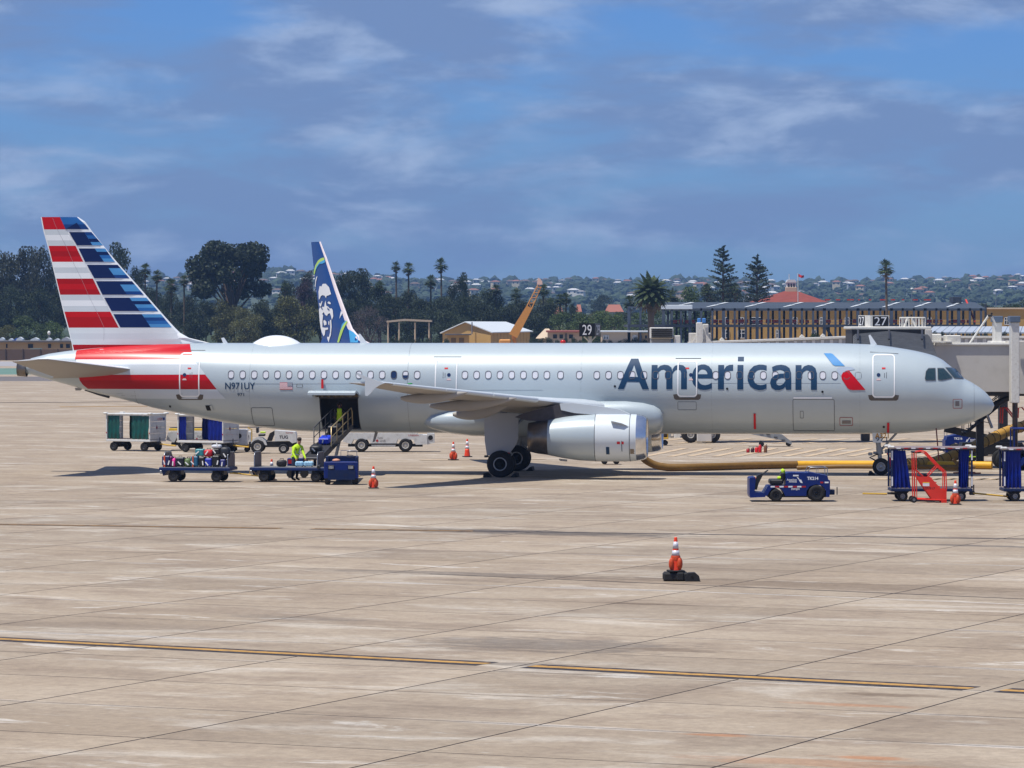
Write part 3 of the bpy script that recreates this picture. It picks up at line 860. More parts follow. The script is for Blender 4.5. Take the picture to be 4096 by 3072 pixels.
door(711, 794, 1411, 1588, 733); door(1739, 1828, 1437, 1580, 1795, False); door(2709, 2789, 1443, 1587, 2763); door(3489, 3580, 1418, 1590, 3514)

# service panels, hatches and probes on the flank
M_PRED = mat('panel_red', (150, 60, 62), .5)
def outline(sx0, sy0, sx1, sy1, w=.018, r=.08, mi=0):
    x0, z1 = L2(sx0, sy0, -1.8); x1, z0 = L2(sx1, sy1, -1.8)
    cx_, cz_ = (x0 + x1) / 2, (z0 + z1) / 2
    o = [(cx_ + a, cz_ + b) for a, b in rrect(x1 - x0, z1 - z0, r, 3)]; i = [(cx_ + a, cz_ + b) for a, b in rrect(x1 - x0 - 2 * w, z1 - z0 - 2 * w, r * .8, 3)]
    mb = MB(); decal(mb, ring_polys(o, i), off=.012); mb.build('panel_outline', [M_PRED if mi else M_DKG], air, recalc=False)
outline(3358, 1669, 3411, 1704, .022, .05, 1); outline(3812, 1597, 3850, 1635, .022, .05, 1)
outline(3171, 1596, 3338, 1726); outline(2711, 1606, 2786, 1640, .014, .05); outline(1001, 1630, 1088, 1705); outline(3200, 1644, 3214, 1673, .014, .03); outline(1188, 1536, 1213, 1550, .014, .04)
outline(3420, 1488, 3446, 1517, .012, .1)
mb = MB()
for a, b, c, d in ((3822, 1605, 3838, 1625), (3368, 1682, 3403, 1695)):
    x0, z1 = L2(a, b, -1.7); x1, z0 = L2(c, d, -1.7); decal(mb, [[(x0, z0), (x1, z0), (x1, z1), (x0, z1)]], off=.015)
mb.build('port_cover', [mat('port_grey', (118, 112, 112), .5)], air, recalc=False)
mb = MB(); x0, z1 = L2(3174, 1587, -1.9); x1, z0 = L2(3328, 1595, -1.9)
decal(mb, [[(x0, z0), (x1, z0), (x1, z1), (x0, z1)]], off=.03); mb.build('cargo_rail', [M_WHT], air, recalc=False)
mb = MB()
for sx, sy in ((2909, 1555), (3290, 1567), (3535, 1709), (2460, 1545), (664, 1627)):
    x, z = L2(sx, sy, -1.9); decal(mb, [[(x + .055 * math.cos(k * R(45)), z + .055 * math.sin(k * R(45))) for k in range(8)]], off=.014)
mb.build('static_port', [M_BLACK], air, recalc=False)
for sx, sy0, sy1 in ((3018, 1653, 1716), (3552, 1690, 1731)):
    mb = MB(); x, za = L2(sx, sy0, -1.6); _, zb_ = L2(sx, sy1, -1.6); decal(mb, [[(x - .05, zb_), (x + .05, zb_), (x + .06, za), (x - .04, za)]], off=.03); mb.build('streamer', [M_TAGR], air, recalc=False)
mb = MB(); decal(mb, [s2([(816, 1622), (842, 1621), (846, 1642), (820, 1643)], -1.7)], off=.014); mb.build('outflow_valve', [M_BLACK], air, recalc=False)
mb = MB(); decal(mb, [s2([(834, 1622), (843, 1620), (848, 1640), (841, 1650)], -1.7)], off=.03); mb.build('outflow_flap', [M_SIL], air, recalc=False)
# seam of the nose cone and skin seams
M_SEAM = mat('seam_grey', (120, 126, 132), .6)
def seam_ring(sx, r=.008):
    mb = MB(); x = L2(sx, 1600, -1)[0]; zc, h, w = fus(x)
    mb.tube([(x, (w + .001) * math.cos(a), zc + (h + .001) * math.sin(a)) for a in [R(90 + k * 9) for k in range(21)]], r, 4, caps=False); mb.build('skin_seam', [M_SEAM], air)
for sx in (3897, 1640, 540): seam_ring(sx)
for sx in (1010, 2330, 2850, 3440): seam_ring(sx, .004)
for a_, b_, sy in ((1020, 1640, 1535), (2840, 3362, 1533), (1660, 2170, 1560)):
    mb = MB(); mb.tube([skin(*L2(a_ + (b_ - a_) * k / 12, sy, -1.95), .002) for k in range(13)], .005, 4, caps=False); mb.build('skin_seam', [M_SEAM], air)
# small oval on tail: dark exhaust of the auxiliary power unit
mb = MB(); zc, h, w = fus(XT)
mb.lathe([(XT - .30, .27), (XT - .30, .33), (XT + .12, .36)], (0, 0, zc), 'x', 20, 0)
mb.lathe([(XT - .29, .01), (XT - .29, .27)], (0, 0, zc), 'x', 20, 1)
mb.build('exhaust_pipe', [M_HOT, M_BLACK], air)

# cockpit glass
for nm, pts in (('cockpit_window', [(1246, 1325), (1270, 1298), (1333, 1297), (1335, 1408), (1245, 1409), (1236, 1395)]), ('cockpit_window', [(1363, 1298), (1420, 1300), (1500, 1382), (1497, 1393), (1405, 1409), (1366, 1404)]), ('cockpit_window', [(1445, 1293), (1505, 1296), (1545, 1310), (1612, 1388), (1612, 1398), (1528, 1392)])):
    p2 = s2([(3200 + a / 2.469, 950 + b / 2.469) for a, b in pts], -1.35)
    mb = MB(); decal(mb, [p2], off=.028, step=.06, xstep=.08); o_ = mb.build(nm, [M_GLS], air, recalc=False)
    c_ = Vector((sum(p[0] for p in p2) / len(p2), sum(p[1] for p in p2) / len(p2)))
    p3 = [(c_.x + (a - c_.x) * 1.09, c_.y + (b - c_.y) * 1.09) for a, b in p2]
    mb = MB(); decal(mb, ring_polys(p3, p2), off=.034, step=.06, xstep=.08); mb.build('window_frame', [M_FRM], o_, recalc=False)

# dome, blades and beacons along the crown
mb = MB()
x0, zz = L2(1008, 1372, 0); x1, _ = L2(1206, 1372, 0); _, zt = L2(1100, 1341, 0)
vs, fs = [], []; nA, nR = 28, 6
zc, h, w = fus((x0 + x1) / 2); crown = zc + h
for i in range(nR + 1):
    rr = i / nR
    for k in range(nA):
        a = 2 * math.pi * k / nA; ex = (x0 + x1) / 2 + (x1 - x0) / 2 * rr * math.cos(a); ey = .72 * rr * math.sin(a)
        zs_ = zc + h * math.sqrt(max(0, 1 - (ey / w) ** 2)) - .03
        vs.append((ex, ey, zs_ + (zt - crown + .03) * (1 - rr ** 2.2)))
for i in range(nR):
    for k in range(nA): fs.append((i * nA + k, i * nA + (k + 1) % nA, (i + 1) * nA + (k + 1) % nA, (i + 1) * nA + k))
mb.add(vs, fs, 0, True); mb.build('satellite_dome', [M_WHT], air)
def blade(name, pts, m, th=.05, y=0):
    mb = MB(); mb.prism(s2(pts, y), y - th / 2, y + th / 2, 0); return mb.build(name, [m], air)
blade('blade_antenna', [(3474, 1342), (3481, 1338), (3508, 1378), (3483, 1380)], M_WHT)
blade('blade_antenna', [(1434, 1336), (1441, 1335), (1470, 1374), (1442, 1374)], M_WHT)
blade('blade_antenna', [(885, 1352), (896, 1350), (912, 1374), (893, 1374)], M_WHT)
mb = MB(); x, z = L2(2252, 1368, 0); mb.ball((x, 0, z), (.13, .09, .10)); mb.build('beacon_lamp', [mat('beacon_red', (190, 20, 18), .3)], air)
blade('drain_mast', [(1500, 1728), (1512, 1728), (1500, 1766), (1490, 1770)], M_UND, .05)
blade('blade_antenna', [(300, 1551), (332, 1553), (322, 1562), (302, 1562)], M_UND, .04)
mb = MB(); mb.tube([(*L2(340, 1558, 0)[:1], 0, L2(340, 1558, 0)[1]), (*L2(395, 1575, 0)[:1], 0, L2(395, 1577, 0)[1]), (*L2(438, 1590, 0)[:1], 0, L2(438, 1589, 0)[1])], .06, 6); mb.build('tail_bumper', [M_DKG], air)

# lofted surfaces --------------------------------------------------------
def naca(c, T): return 5 * T * (.2969 * math.sqrt(c) - .126 * c - .3516 * c * c + .2843 * c ** 3 - .1015 * c ** 4)
CS = [0, .006, .02, .05, .1, .18, .28, .4, .55, .7, .85, 1.0]
def loft(mb, secs, mtop=0, mbot=0):
    """secs: (leading point, trailing point, thickness ratio, up vector)."""
    n = len(CS); vs = []
    for le, te, T, up in secs:
        le, te, up = Vector(le), Vector(te), Vector(up).normalized(); ch = (te - le).length
        for c in CS: vs.append(le.lerp(te, c) + up * naca(c, T) * ch)
        for c in CS: vs.append(le.lerp(te, c) - up * naca(c, T) * ch * .9)
    m = 2 * n
    for i in range(len(secs) - 1):
        a, b = i * m, (i + 1) * m
        mb.add(vs, [(a + k, a + k + 1, b + k + 1, b + k) for k in range(n - 1)], mtop, True)
        mb.add(vs, [(a + n + k, b + n + k, b + n + k + 1, a + n + k + 1) for k in range(n - 1)], mbot, True)
        mb.add(vs, [(a + n - 1, a + 2 * n - 1, b + 2 * n - 1, b + n - 1)], mbot)
    for i in (0, len(secs) - 1):
        a = i * m; mb.add(vs, [tuple(list(range(a, a + n)) + list(range(a + 2 * n - 1, a + n - 1, -1)))], mtop)
    return mb
# fin
FLE = [(838, 1371), (768, 1356), (723, 1333), (692, 1302), (651, 1256.6), (556, 1148), (456.6, 1035), (366, 922), (335, 881), (312, 868)]
FTE = [(294, 1401), (271, 1311), (253, 1245), (221.5, 1112), (190, 983), (172, 917.5), (163, 868)]
le_t = sorted([(z, x) for x, z in s2(FLE, 0)]); te_t = sorted([(z, x) for x, z in s2(FTE, 0)])
def fin_x(z): return smooth_t(le_t, z), smooth_t(te_t, z)
def fin_half(x, z):
    a, b = fin_x(z); a = min(a, -14.6); c = max(0.0, min(1.0, (a - x) / max(.05, a - b)))
    return naca(c, .095) * (a - b)
def fin_skin(x, z, off=.012): off += .012; return Vector((x, -fin_half(x, z) - off, z))
zts = [le_t[0][0] - .55, le_t[0][0]] + [le_t[0][0] + (le_t[-1][0] - le_t[0][0]) * k / 26 for k in range(1, 27)]
CSF = [0, .003, .008, .015, .03, .045, .065, .09, .12, .15, .19, .24, .30, .37, .45, .54, .63, .72, .81, .9, 1.0]
mb = MB(); n = len(CSF); vs = []
for z in zts:
    a, b = fin_x(z)
    for sgn in (-1, 1):
        for c in CSF:
            x = a + (b - a) * c; vs.append((x, sgn * fin_half(x, z) * (1 if z < zts[-1] else .5), z))
m_ = 2 * n
for i in range(len(zts) - 1):
    a, b = i * m_, (i + 1) * m_
    for o_ in (0, n): mb.add(vs, [(a + o_ + k, a + o_ + k + 1, b + o_ + k + 1, b + o_ + k) for k in range(n - 1)], 0, True)
    mb.add(vs, [(a + n - 1, a + 2 * n - 1, b + 2 * n - 1, b + n - 1)], 0)
a = (len(zts) - 1) * m_; mb.add(vs, [tuple(list(range(a, a + n)) + list(range(a + 2 * n - 1, a + n - 1, -1)))], 1)
fin = mb.build('vertical_stabilizer', [M_WHT, M_RED], air)
def c1(pts): return s2([(a / 2.212, 800 + b / 2.212) for a, b in pts], -.2)
ybands = [150, 260, 405, 547, 695, 838, 988, 1130]
tex = lambda y: interp([(148, 360), (260, 381), (405, 421), (547, 455), (695, 490), (838, 524), (988, 561), (1130, 600), (1280, 634), (1335, 650)], y)
bnd = lambda y: interp([(148, 525), (258, 576), (405, 665), (547, 735), (695, 820), (838, 890), (988, 975), (1130, 1052)], y)
div = lambda y: interp([(148, 632), (287, 745), (400, 815), (545, 918), (690, 1022), (838, 1125), (980, 1235), (1127, 1337)], y)
lex = lambda y: interp([(148, 672), (175, 715), (270, 792), (400, 905), (520, 990), (690, 1140), (838, 1268), (1010, 1420), (1127, 1518)], y)
rgbm = [M_RED, M_RED2, M_WHT, M_GR1, M_GR2, M_NAVY, M_BLU, M_BLU2, M_BLU3]
mb = MB()
def quad(xa, xb, ya, yb, mi, o=.012):
    decal(mb, [c1([(xa(ya), ya), (xb(ya), ya), (xb(yb), yb), (xa(yb), yb)])], fin_skin, o, mi, .4, .5)
rs = [(0, 0, 0), (3, 2, 3), (0, 1, 0), (2, 3, 2), (1, 0, 1), (3, 2, 3), (0, 1, 1)]
for i in range(7):
    ya, yb = ybands[i], ybands[i + 1]
    for k in range(3): quad(lambda y: tex(y) + 2, bnd, ya + (yb - ya) * k / 3, ya + (yb - ya) * (k + 1) / 3, rs[i][k])
blocks = [(150, 258), (283, 401), (428, 547), (573, 692), (718, 838), (864, 983), (1010, 1127)]
sub = [(6, 8, 7, 8), (8, 6, 5, 7), (7, 5, 6, 7), (5, 7, 7, 8), (5, 7, 7, 8), (7, 5, 7, 6), (7, 8, 6, 7)]
for i, (ya, yb) in enumerate(blocks):
    if i == 0:
        quad(bnd, lex, 150, 215, 6); quad(bnd, lex, 215, 258, 8)
        decal(mb, [c1([(580, 256), (676, 200), (716, 256)])], fin_skin, .02, 5, .4, .5)
        continue
    quad(lambda y: bnd(y) + (16 if i else 0), div, ya, yb, 5)
    for k in range(4): quad(div, lex, ya + (yb - ya) * k / 4, ya + (yb - ya) * (k + 1) / 4, sub[i][k])
quad(lambda y: tex(y) + 2, lambda y: 1520 + (y - 1127) * .9, 1130, 1180, 4); quad(lambda y: tex(y) + 2, lambda y: 1560 + (y - 1180) * .5, 1180, 1230, 3); quad(lambda y: tex(y) + 2, lambda y: 1600, 1230, 1280, 4)
quad(lambda y: tex(y) + 2, lambda y: 1640 + (y - 1280) * .2, 1280, 1345, 1)
mb.build('fin_stripes', rgbm, fin, recalc=False)
mb = MB()                                         # rudder hinge line
pts = [fin_skin(*c1([(bnd(y) - 70 - (y - 150) * .06, y)])[0], .014) for y in range(160, 1260, 60)]
mb.tube(pts, .006, 4, caps=False); mb.build('rudder_gap', [mat('gap_grey', (150, 150, 158), .7)], fin)

# tailplanes
for sg in (-1, 1):
    mb = MB()
    rx0, rz_ = L2(537, 1478, -1.0)
    up = (0, sg * -.09, 1)
    loft(mb, [((rx0 + .6, sg * .3, rz_ - .06), (rx0 - 4.0, sg * .3, rz_ - .42), .10, up), ((rx0, sg * 1.0, rz_), (rx0 - 3.75, sg * 1.0, rz_ - .34), .10, up), ((-20.15, sg * 6.0, 5.27), (-21.75, sg * 6.0, 5.14), .09, up), ((-20.55, sg * 6.22, 5.27), (-21.7, sg * 6.22, 5.17), .05, up)], 0, 1)
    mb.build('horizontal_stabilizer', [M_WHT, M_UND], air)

# wings
for sg in (-1, 1):
    mb = MB()
    up = (0, sg * -.085, 1)
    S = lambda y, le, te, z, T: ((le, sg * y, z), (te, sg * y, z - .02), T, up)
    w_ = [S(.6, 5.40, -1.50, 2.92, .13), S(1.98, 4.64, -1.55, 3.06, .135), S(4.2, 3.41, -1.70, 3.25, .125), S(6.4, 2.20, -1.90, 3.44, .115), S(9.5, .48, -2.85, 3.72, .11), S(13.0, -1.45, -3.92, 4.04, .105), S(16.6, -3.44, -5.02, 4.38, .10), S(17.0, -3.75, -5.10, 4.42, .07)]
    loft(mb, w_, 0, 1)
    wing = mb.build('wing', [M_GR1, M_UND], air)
    mb = MB()                                     # bright slats along the leading edge
    for (a, b) in ((6.9, 9.9), (9.95, 13.0), (13.05, 16.3)):
        def le_at(y): return Vector((4.64 - (y - 1.98) * .553, sg * y, 3.06 + (y - 1.98) * .0893))
        secs = []
        for y in (a, b):
            p = le_at(y); ch = interp([(6.4, 4.1), (17, 1.4)], y)
            secs.append((p + Vector((.035, 0, 0)), p + Vector((-.16 * ch, 0, 0)), .42, Vector(up)))
        loft(mb, secs)
    mb.build('slat', [M_GR2], wing)
    for y, sxt, sxf, syt, sb in ((12.3, 1603, 1872, 1590, 1612), (8.9, 1719, 2067, 1621, 1641), (6.2, 1811, 2050, 1655, 1672)):
        xt, zt_ = L2(sxt, syt, -y); xf, _ = L2(sxf, syt, -y); _, zb_ = L2((sxt + sxf) / 2, sb, -y)
        zw = interp([(1.98, 3.06), (17, 4.42)], y) - .06
        mb = MB(); pr = []
        m = 14
        for k in range(m + 1):
            u = k / m; x = xt + (xf - xt) * u
            r_ = .16 * math.sin(math.pi * (.06 + .94 * u) ** .75) ** .7 + .015
            zl = zt_ + (zw - zt_) * u ** 1.3; low = (zw - zb_) * math.sin(math.pi * u) ** .8 * .5
            pr.append((x, zl, r_, r_ * .7 + low * .5))
        vs, fs = [], []; q_ = 12
        for x, zc_, r_, hh in pr:
            for k in range(q_):
                a = 2 * math.pi * k / q_; vs.append((x, sg * y + r_ * math.cos(a), zc_ - hh * .4 + hh * math.sin(a)))
        for i in range(m):
            for k in range(q_): fs.append((i * q_ + k, i * q_ + (k + 1) % q_, (i + 1) * q_ + (k + 1) % q_, (i + 1) * q_ + k))
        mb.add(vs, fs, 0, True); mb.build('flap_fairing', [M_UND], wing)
    mb = MB(); pts = s2([(1540, 1532), (1500, 1519), (1460, 1504), (1430, 1491), (1426, 1496), (1438, 1506), (1460, 1521), (1461, 1582), (1470, 1584), (1484, 1572), (1500, 1553), (1520, 1540)], -17.0)
    mb.prism(pts, sg * 16.97, sg * 17.06, 0); mb.build('wingtip_fence', [M_GR1], wing)
    mb = MB(); x_, z_ = L2(1640, 1535, -16.2); mb.ball((x_, sg * 16.2, z_), (.12, .10, .035), 8, 5); mb.build('position_lamp', [mat('lamp_green' if sg < 0 else 'lamp_red', (40, 150, 70) if sg < 0 else (160, 30, 30), .2)], wing)
    # flap gap and control surface lines under the wing
    mb = MB()
    for ya, yb, fr in ((6.6, 12.6, .74), (13.0, 16.2, .76)):
        pa = []
        for k in range(6):
            y = ya + (yb - ya) * k / 5; le = 4.64 - (y - 1.98) * .553; te = interp([(1.98, -1.55), (6.4, -1.9), (16.6, -5.02)], y); c = (le - te)
            pa.append((le - fr * c, sg * y, interp([(1.98, 3.06), (17, 4.42)], y) - naca(fr, .108) * c * .9 - .012))
        mb.tube(pa, .016, 4, caps=False)
    mb.build('flap_gap', [M_DKG], wing)

# wing to body fairing
mb = MB(); fr = [(1650, 1682, 1692, .0), (1680, 1660, 1705, 1.2), (1720, 1648, 1719, 1.72), (1790, 1632, 1735, 2.02), (1880, 1618, 1745, 2.16), (2000, 1606, 1748, 2.26), (2180, 1590, 1748, 2.32), (2350, 1584, 1748, 2.33), (2500, 1582, 1747, 2.30), (2570, 1588, 1744, 2.24), (2615, 1600, 1738, 2.16), (2638, 1616, 1728, 2.06), (2650, 1640, 1712, 1.9)]
vs, fs = [], []; q_ = 32
for sx, st_, sb, w in fr:
    x, zt_ = L2(sx, st_, -2.1); _, zb_ = L2(sx, sb, -.8)
    for k in range(q_):
        a = 2 * math.pi * k / q_; c, s_ = math.cos(a), math.sin(a); e = .62
        vs.append((x, w * math.copysign(abs(c) ** e, c), (zt_ + zb_) / 2 + (zt_ - zb_) / 2 * math.copysign(abs(s_) ** .8, s_)))
for i in range(len(fr) - 1):
    for k in range(q_): fs.append((i * q_ + k, i * q_ + (k + 1) % q_, (i + 1) * q_ + (k + 1) % q_, (i + 1) * q_ + k))
fs.append(tuple((len(fr) - 1) * q_ + k for k in range(q_)))
mb.add(vs, fs, 0, True); mb.build('belly_fairing', [M_SIL], air)

# engines
EN_Y = 5.75; ez = L2(2400, 1750, -EN_Y)[1]
ex = lambda sx: L2(sx, 1750, -EN_Y)[0]
er = lambda src: src / 4 * (AY - EN_Y) / F
for sg in (-1, 1):
    e = obj('engine', None, air, (0, sg * EN_Y, ez))
    mb = MB(); mb.lathe([(ex(2548), er(92.5)), (ex(2500), er(95.5)), (ex(2400), er(95)), (ex(2384), er(94.6))], (0, 0, 0), 'x', 48)
    mb.build('fan_cowl', [M_GR2], e)
    mb = MB(); mb.lathe([(ex(2384), er(94.4)), (ex(2320), er(91.5)), (ex(2260), er(84)), (ex(2194), er(71))], (0, 0, 0), 'x', 48)
    mb.build('rear_cowl', [M_SIL], e)
    mb = MB(); mb.lathe([(ex(2548), er(92.5)), (ex(2572), er(89)), (ex(2586), er(83)), (ex(2590), er(77)), (ex(2586), er(72)), (ex(2570), er(68.5)), (ex(2540), er(67))], (0, 0, 0), 'x', 48)
    mb.build('inlet_lip', [M_BARE], e)
    mb = MB(); mb.lathe([(ex(2540), er(67)), (ex(2470), er(70)), (ex(2430), er(71))], (0, 0, 0), 'x', 36, 0)
    mb.lathe([(ex(2430), er(71)), (ex(2428), er(22))], (0, 0, 0), 'x', 36, 1); mb.lathe([(ex(2428), er(22)), (ex(2450), er(14)), (ex(2468), er(1))], (0, 0, 0), 'x', 20, 0)
    mb.build('intake_duct', [M_GEAR, M_BLACK], e)
    mb = MB(); mb.lathe([(ex(2194), er(70.5)), (ex(2150), er(65)), (ex(2114), er(57)), (ex(2114), er(55)), (ex(2180), er(62))], (0, 0, 0), 'x', 40, 0)
    mb.lathe([(ex(2150), er(58)), (ex(2150), er(2))], (0, 0, 0), 'x', 24, 1); mb.build('exhaust_nozzle', [M_HOT, M_BLACK], e)
    # seams, strake, vents, markings
    mb = MB()
    for sx, r_ in ((2384, 94.8), (2523, 94.8)): mb.lathe([(ex(sx) - .012, er(r_) + .002), (ex(sx), er(r_) + .008), (ex(sx) + .012, er(r_) + .002)], (0, 0, 0), 'x', 48)
    mb.build('cowl_seam', [M_DKG], e)
    a = R(148 if sg < 0 else 32)
    def nsk(sx, sy, off=.012):                     # point on the nacelle flank
        x = ex(sx); z = L2(sx, sy, -EN_Y - .9)[1] - ez; r_ = er(interp([(2300, 88), (2400, 95), (2500, 95.5), (2548, 92.5), (2590, 80)], sx)) + off
        z = max(-r_, min(r_, z)); return Vector((x, sg * math.sqrt(max(0, r_ * r_ - z * z)), z))
    mb = MB(); A_, B_, C_ = nsk(2450, 1688), nsk(2521, 1706), nsk(2462, 1728)
    out = Vector((0, sg * .20, .05))
    mb.add([A_, B_, nsk(2495, 1697) + out * .9, A_ + out * 1.2, ], [(0, 1, 2, 3)], 0)
    mb.add([A_ + out * 1.2, nsk(2495, 1697) + out * .9, B_, A_ + Vector((0, 0, -.03))], [(0, 1, 2), (0, 2, 3)], 0)
    mb.build('strake', [M_GR1], e)
    mb = MB()
    for k in range(3):
        p = [nsk(2430 + k * 4.2, 1788 + j * 7.5) for j in range(5)]
        for j in range(4): mb.add([p[j], p[j] + Vector((.055, 0, 0)), p[j + 1] + Vector((.055, 0, 0)), p[j + 1]], [(0, 1, 2, 3)], 0)
    for k in range(3):
        p = [nsk(2474 + k * 3 + (12 if k == 2 else 0), 1766 + j * 3.5) for j in range(4)]
        for j in range(3): mb.add([p[j], p[j] + Vector((.10, 0, 0)), p[j + 1] + Vector((.10, 0, 0)), p[j + 1]], [(0, 1, 2, 3)], 1)
    p = [nsk(2492, 1764 + j * 6) for j in range(8)]
    for j in range(7): mb.add([p[j], p[j] + Vector((.03, 0, 0)), p[j + 1] + Vector((.03, 0, 0)), p[j + 1]], [(0, 1, 2, 3)], 0)
    p = [nsk(2526, 1796 + j * 5) for j in range(5)]
    for j in range(4): mb.add([p[j], nsk(2558, 1796 + j * 5), nsk(2558, 1801 + j * 5), p[j + 1]], [(0, 1, 2, 3)], 2)
    mb.build('nacelle_marking', [M_LET, M_TAGR, mat('heat_panel', (126, 112, 92), .5)], e, recalc=False)
    # pylon
    mb = MB()
    P = lambda pts: [(L2(a, b, -EN_Y)[0], L2(a, b, -EN_Y)[1] - ez) for a, b in pts]
    mb.prism(P([(2520, 1656), (2478, 1637), (2380, 1622), (2290, 1611), (2240, 1614), (2246, 1640), (2300, 1652), (2400, 1660), (2500, 1664)]), -.21, .21, 0)
    mb.build('pylon', [M_GR1], e)
    mb = MB(); mb.prism(P([(2240, 1616), (2095, 1652), (2060, 1668), (2110, 1682), (2250, 1690), (2320, 1690), (2420, 1672), (2300, 1653), (2246, 1641)]), -.17, .17, 0); mb.build('pylon_rear_shade', [M_PYSHADE], e)  # rear of the pylon, coloured dark in place of the shade under the wing
    mb = MB(); mb.prism(P([(2236, 1835), (2268, 1838), (2268, 1846), (2240, 1843)]), -.1, .1, 0); mb.build('drain_fairing', [M_UND], e)

# landing gear
def wheel_mesh(r, w, rim_r, mt=None, mr=None, hub=None, n=28, deep=False):
    mb = MB(); h = w / 2
    mb.lathe([(-h * .82, rim_r), (-h, rim_r + (r - rim_r) * .30), (-h, r - (r - rim_r) * .32), (-h * .78, r * .975), (-h * .3, r), (h * .3, r), (h * .78, r * .975), (h, r - (r - rim_r) * .32), (h, rim_r + (r - rim_r) * .30), (h * .82, rim_r)], (0, 0, 0), 'y', n, 0)
    for s_ in (-1, 1):
        mb.lathe([(s_ * h * .84, rim_r * 1.02), (s_ * h * .90, rim_r * .93), (s_ * h * .84, rim_r * .84)], (0, 0, 0), 'y', n, 1)
        mb.lathe([(s_ * h * .84, rim_r * .84), (s_ * h * .35, rim_r * .78), (s_ * h * .32, rim_r * .40), (s_ * h * .62, rim_r * .34), (s_ * h * .66, 0.001)], (0, 0, 0), 'y', n, 2 if deep else 1)
        for k in range(8):
            a = k * math.pi / 4; mb.cyl((rim_r * .58 * math.cos(a), s_ * h * .3, rim_r * .58 * math.sin(a)), (rim_r * .58 * math.cos(a), s_ * h * .40, rim_r * .58 * math.sin(a)), rim_r * .07, n=6, mi=2)
    return mb.mesh('wheel', [mt or M_RUB, mr or M_RIM, hub or M_DKG])
WM_MAIN = wheel_mesh(.605, .42, .30, None, None, M_BLACK, 36, True)
M_GDOOR = paint('gear_door_grey', (0.42, 0.44, 0.46, 1), 0, .4, .2)
for sg in (-1, 1):
    gr = obj('main_landing_gear', None, air, (0, sg * 3.8, 0))
    for s_ in (-1, 1): obj('wheel', WM_MAIN, gr, (0, s_ * .465, .585))
    mb = MB(); mb.cyl((0, 0, .585), (.1, 0, 2.9), .13, .17, 14); mb.cyl((0, -.30, .585), (0, .30, .585), .13, n=12)
    mb.cyl((0.05, 0, 1.7), (1.0, sg * -.9, 2.7), .07, n=8); mb.build('strut', [M_GEAR], gr)
    mb = MB(); mb.tube([(.16, 0, .72), (.48, 0, 1.0), (.17, 0, 1.35)], .05, 6); mb.build('torque_link', [M_GEAR], gr)
    mb = MB(); mb.prism([(-.62, .95), (.35, 1.0), (.62, 1.35), (.78, 1.7), (.80, 2.85), (-.75, 2.85), (-.72, 1.6)], sg * .24, sg * .29, 0); mb.build('gear_door', [M_GDOOR], gr)
    mb = MB(); mb.box((.25, sg * .34, 1.03), (.30, .05, .14), 0, ch=.02); mb.build('streamer', [M_TAGR], gr)
    mb = MB(); mb.box((-.66, sg * .3, .92), (.16, .10, .10), 0, ch=.02); mb.cyl((-.6, sg * .3, .92), (0, 0, .75), .03, n=6); mb.build('brake_line_box', [M_DKG], gr)
    for s_, xx in ((-1, -.62), (1, .60)):
        ck = MB(); ck.prism([(-.16, 0), (.16, 0), (.07 * s_ + .05, .17), (.07 * s_ - .05, .17)], -.55, .55, 0)
        wx, wy = AX + xx * CT + sg * 3.8 * ST, AY - xx * ST + sg * 3.8 * CT
        tag(ck.build('wheel_chock', [mat('chock_rubber', (24, 24, 24), .8)], None, (wx, wy, .004), -TH), 'black rubber chock %s the %s main wheels of the silver airliner' % ('behind' if s_ < 0 else 'in front of', 'near-side' if sg < 0 else 'far-side'), 'wheel chock', 'chocks at the main wheels')
WM_NOSE = wheel_mesh(.385, .22, .20)
ng = obj('nose_landing_gear', None, air, (16.9, 0, 0))
for s_ in (-1, 1): obj('wheel', WM_NOSE, ng, (0, s_ * .25, .375))
mb = MB(); mb.cyl((0, 0, .375), (-.18, 0, 1.95), .085, .13, 14); mb.cyl((0, -.2, .375), (0, .2, .375), .07, n=10); mb.cyl((-.05, 0, .95), (-.08, 0, 1.25), .15, n=12); mb.build('strut', [M_GEAR], ng)
mb = MB(); mb.cyl((0, 0, 1.12), (.75, 0, 1.95), .05, n=8); mb.cyl((-.35, 0, 1.0), (.1, 0, 1.0), .06, n=8); mb.build('drag_brace', [M_GEAR], ng)
mb = MB(); mb.box((.30, -.12, 1.08), (.26, .2, .18), 0, ch=.03); mb.box((-.48, -.05, .95), (.2, .18, .14), 0, ch=.03); mb.build('taxi_lamp', [M_GEAR], ng)
mb = MB(); mb.tube([(-.12, -.1, .95), (-.5, -.1, .80), (-.08, -.1, .55)], .045, 6); mb.build('torque_link', [M_DKG], ng)
gx0, gz1 = L2(3489, 1735, -.4); gx1, gz0 = L2(3529, 1770, -.4)
mb = MB(); mb.prism([(gx0 - 16.9, gz1), (gx0 - 16.88, gz1 + .14), (gx0 - 16.8, gz1 + .2), (gx1 - 16.9, gz1 + .2), (gx1 - 16.9, gz0), (gx0 - 16.87, gz0)], -.44, -.41, 0)
gd = mb.build('gear_door', [M_GR2], ng)
mb = MB(); word(mb, 'A321', (gx0 - 16.9 + .12, -.447, gz1 - .20), (1, 0, 0), (0, 0, 1), w=.62, h=.23, bold=.02); mb.build('door_type_lettering', [mat('gold_letter', (190, 140, 30), .5)], gd)
mb = MB(); word(mb, '971', (gx0 - 16.9 + .15, -.447, gz0 + .06), (1, 0, 0), (0, 0, 1), w=.52, h=.20, bold=.0); mb.build('door_number', [M_LET], gd)
mb = MB(); mb.box((-.1, 0, gz1 + .10), (2.4, .5, .10), 0, ch=.02); mb.build('wheel_well_door', [M_DKG], ng)
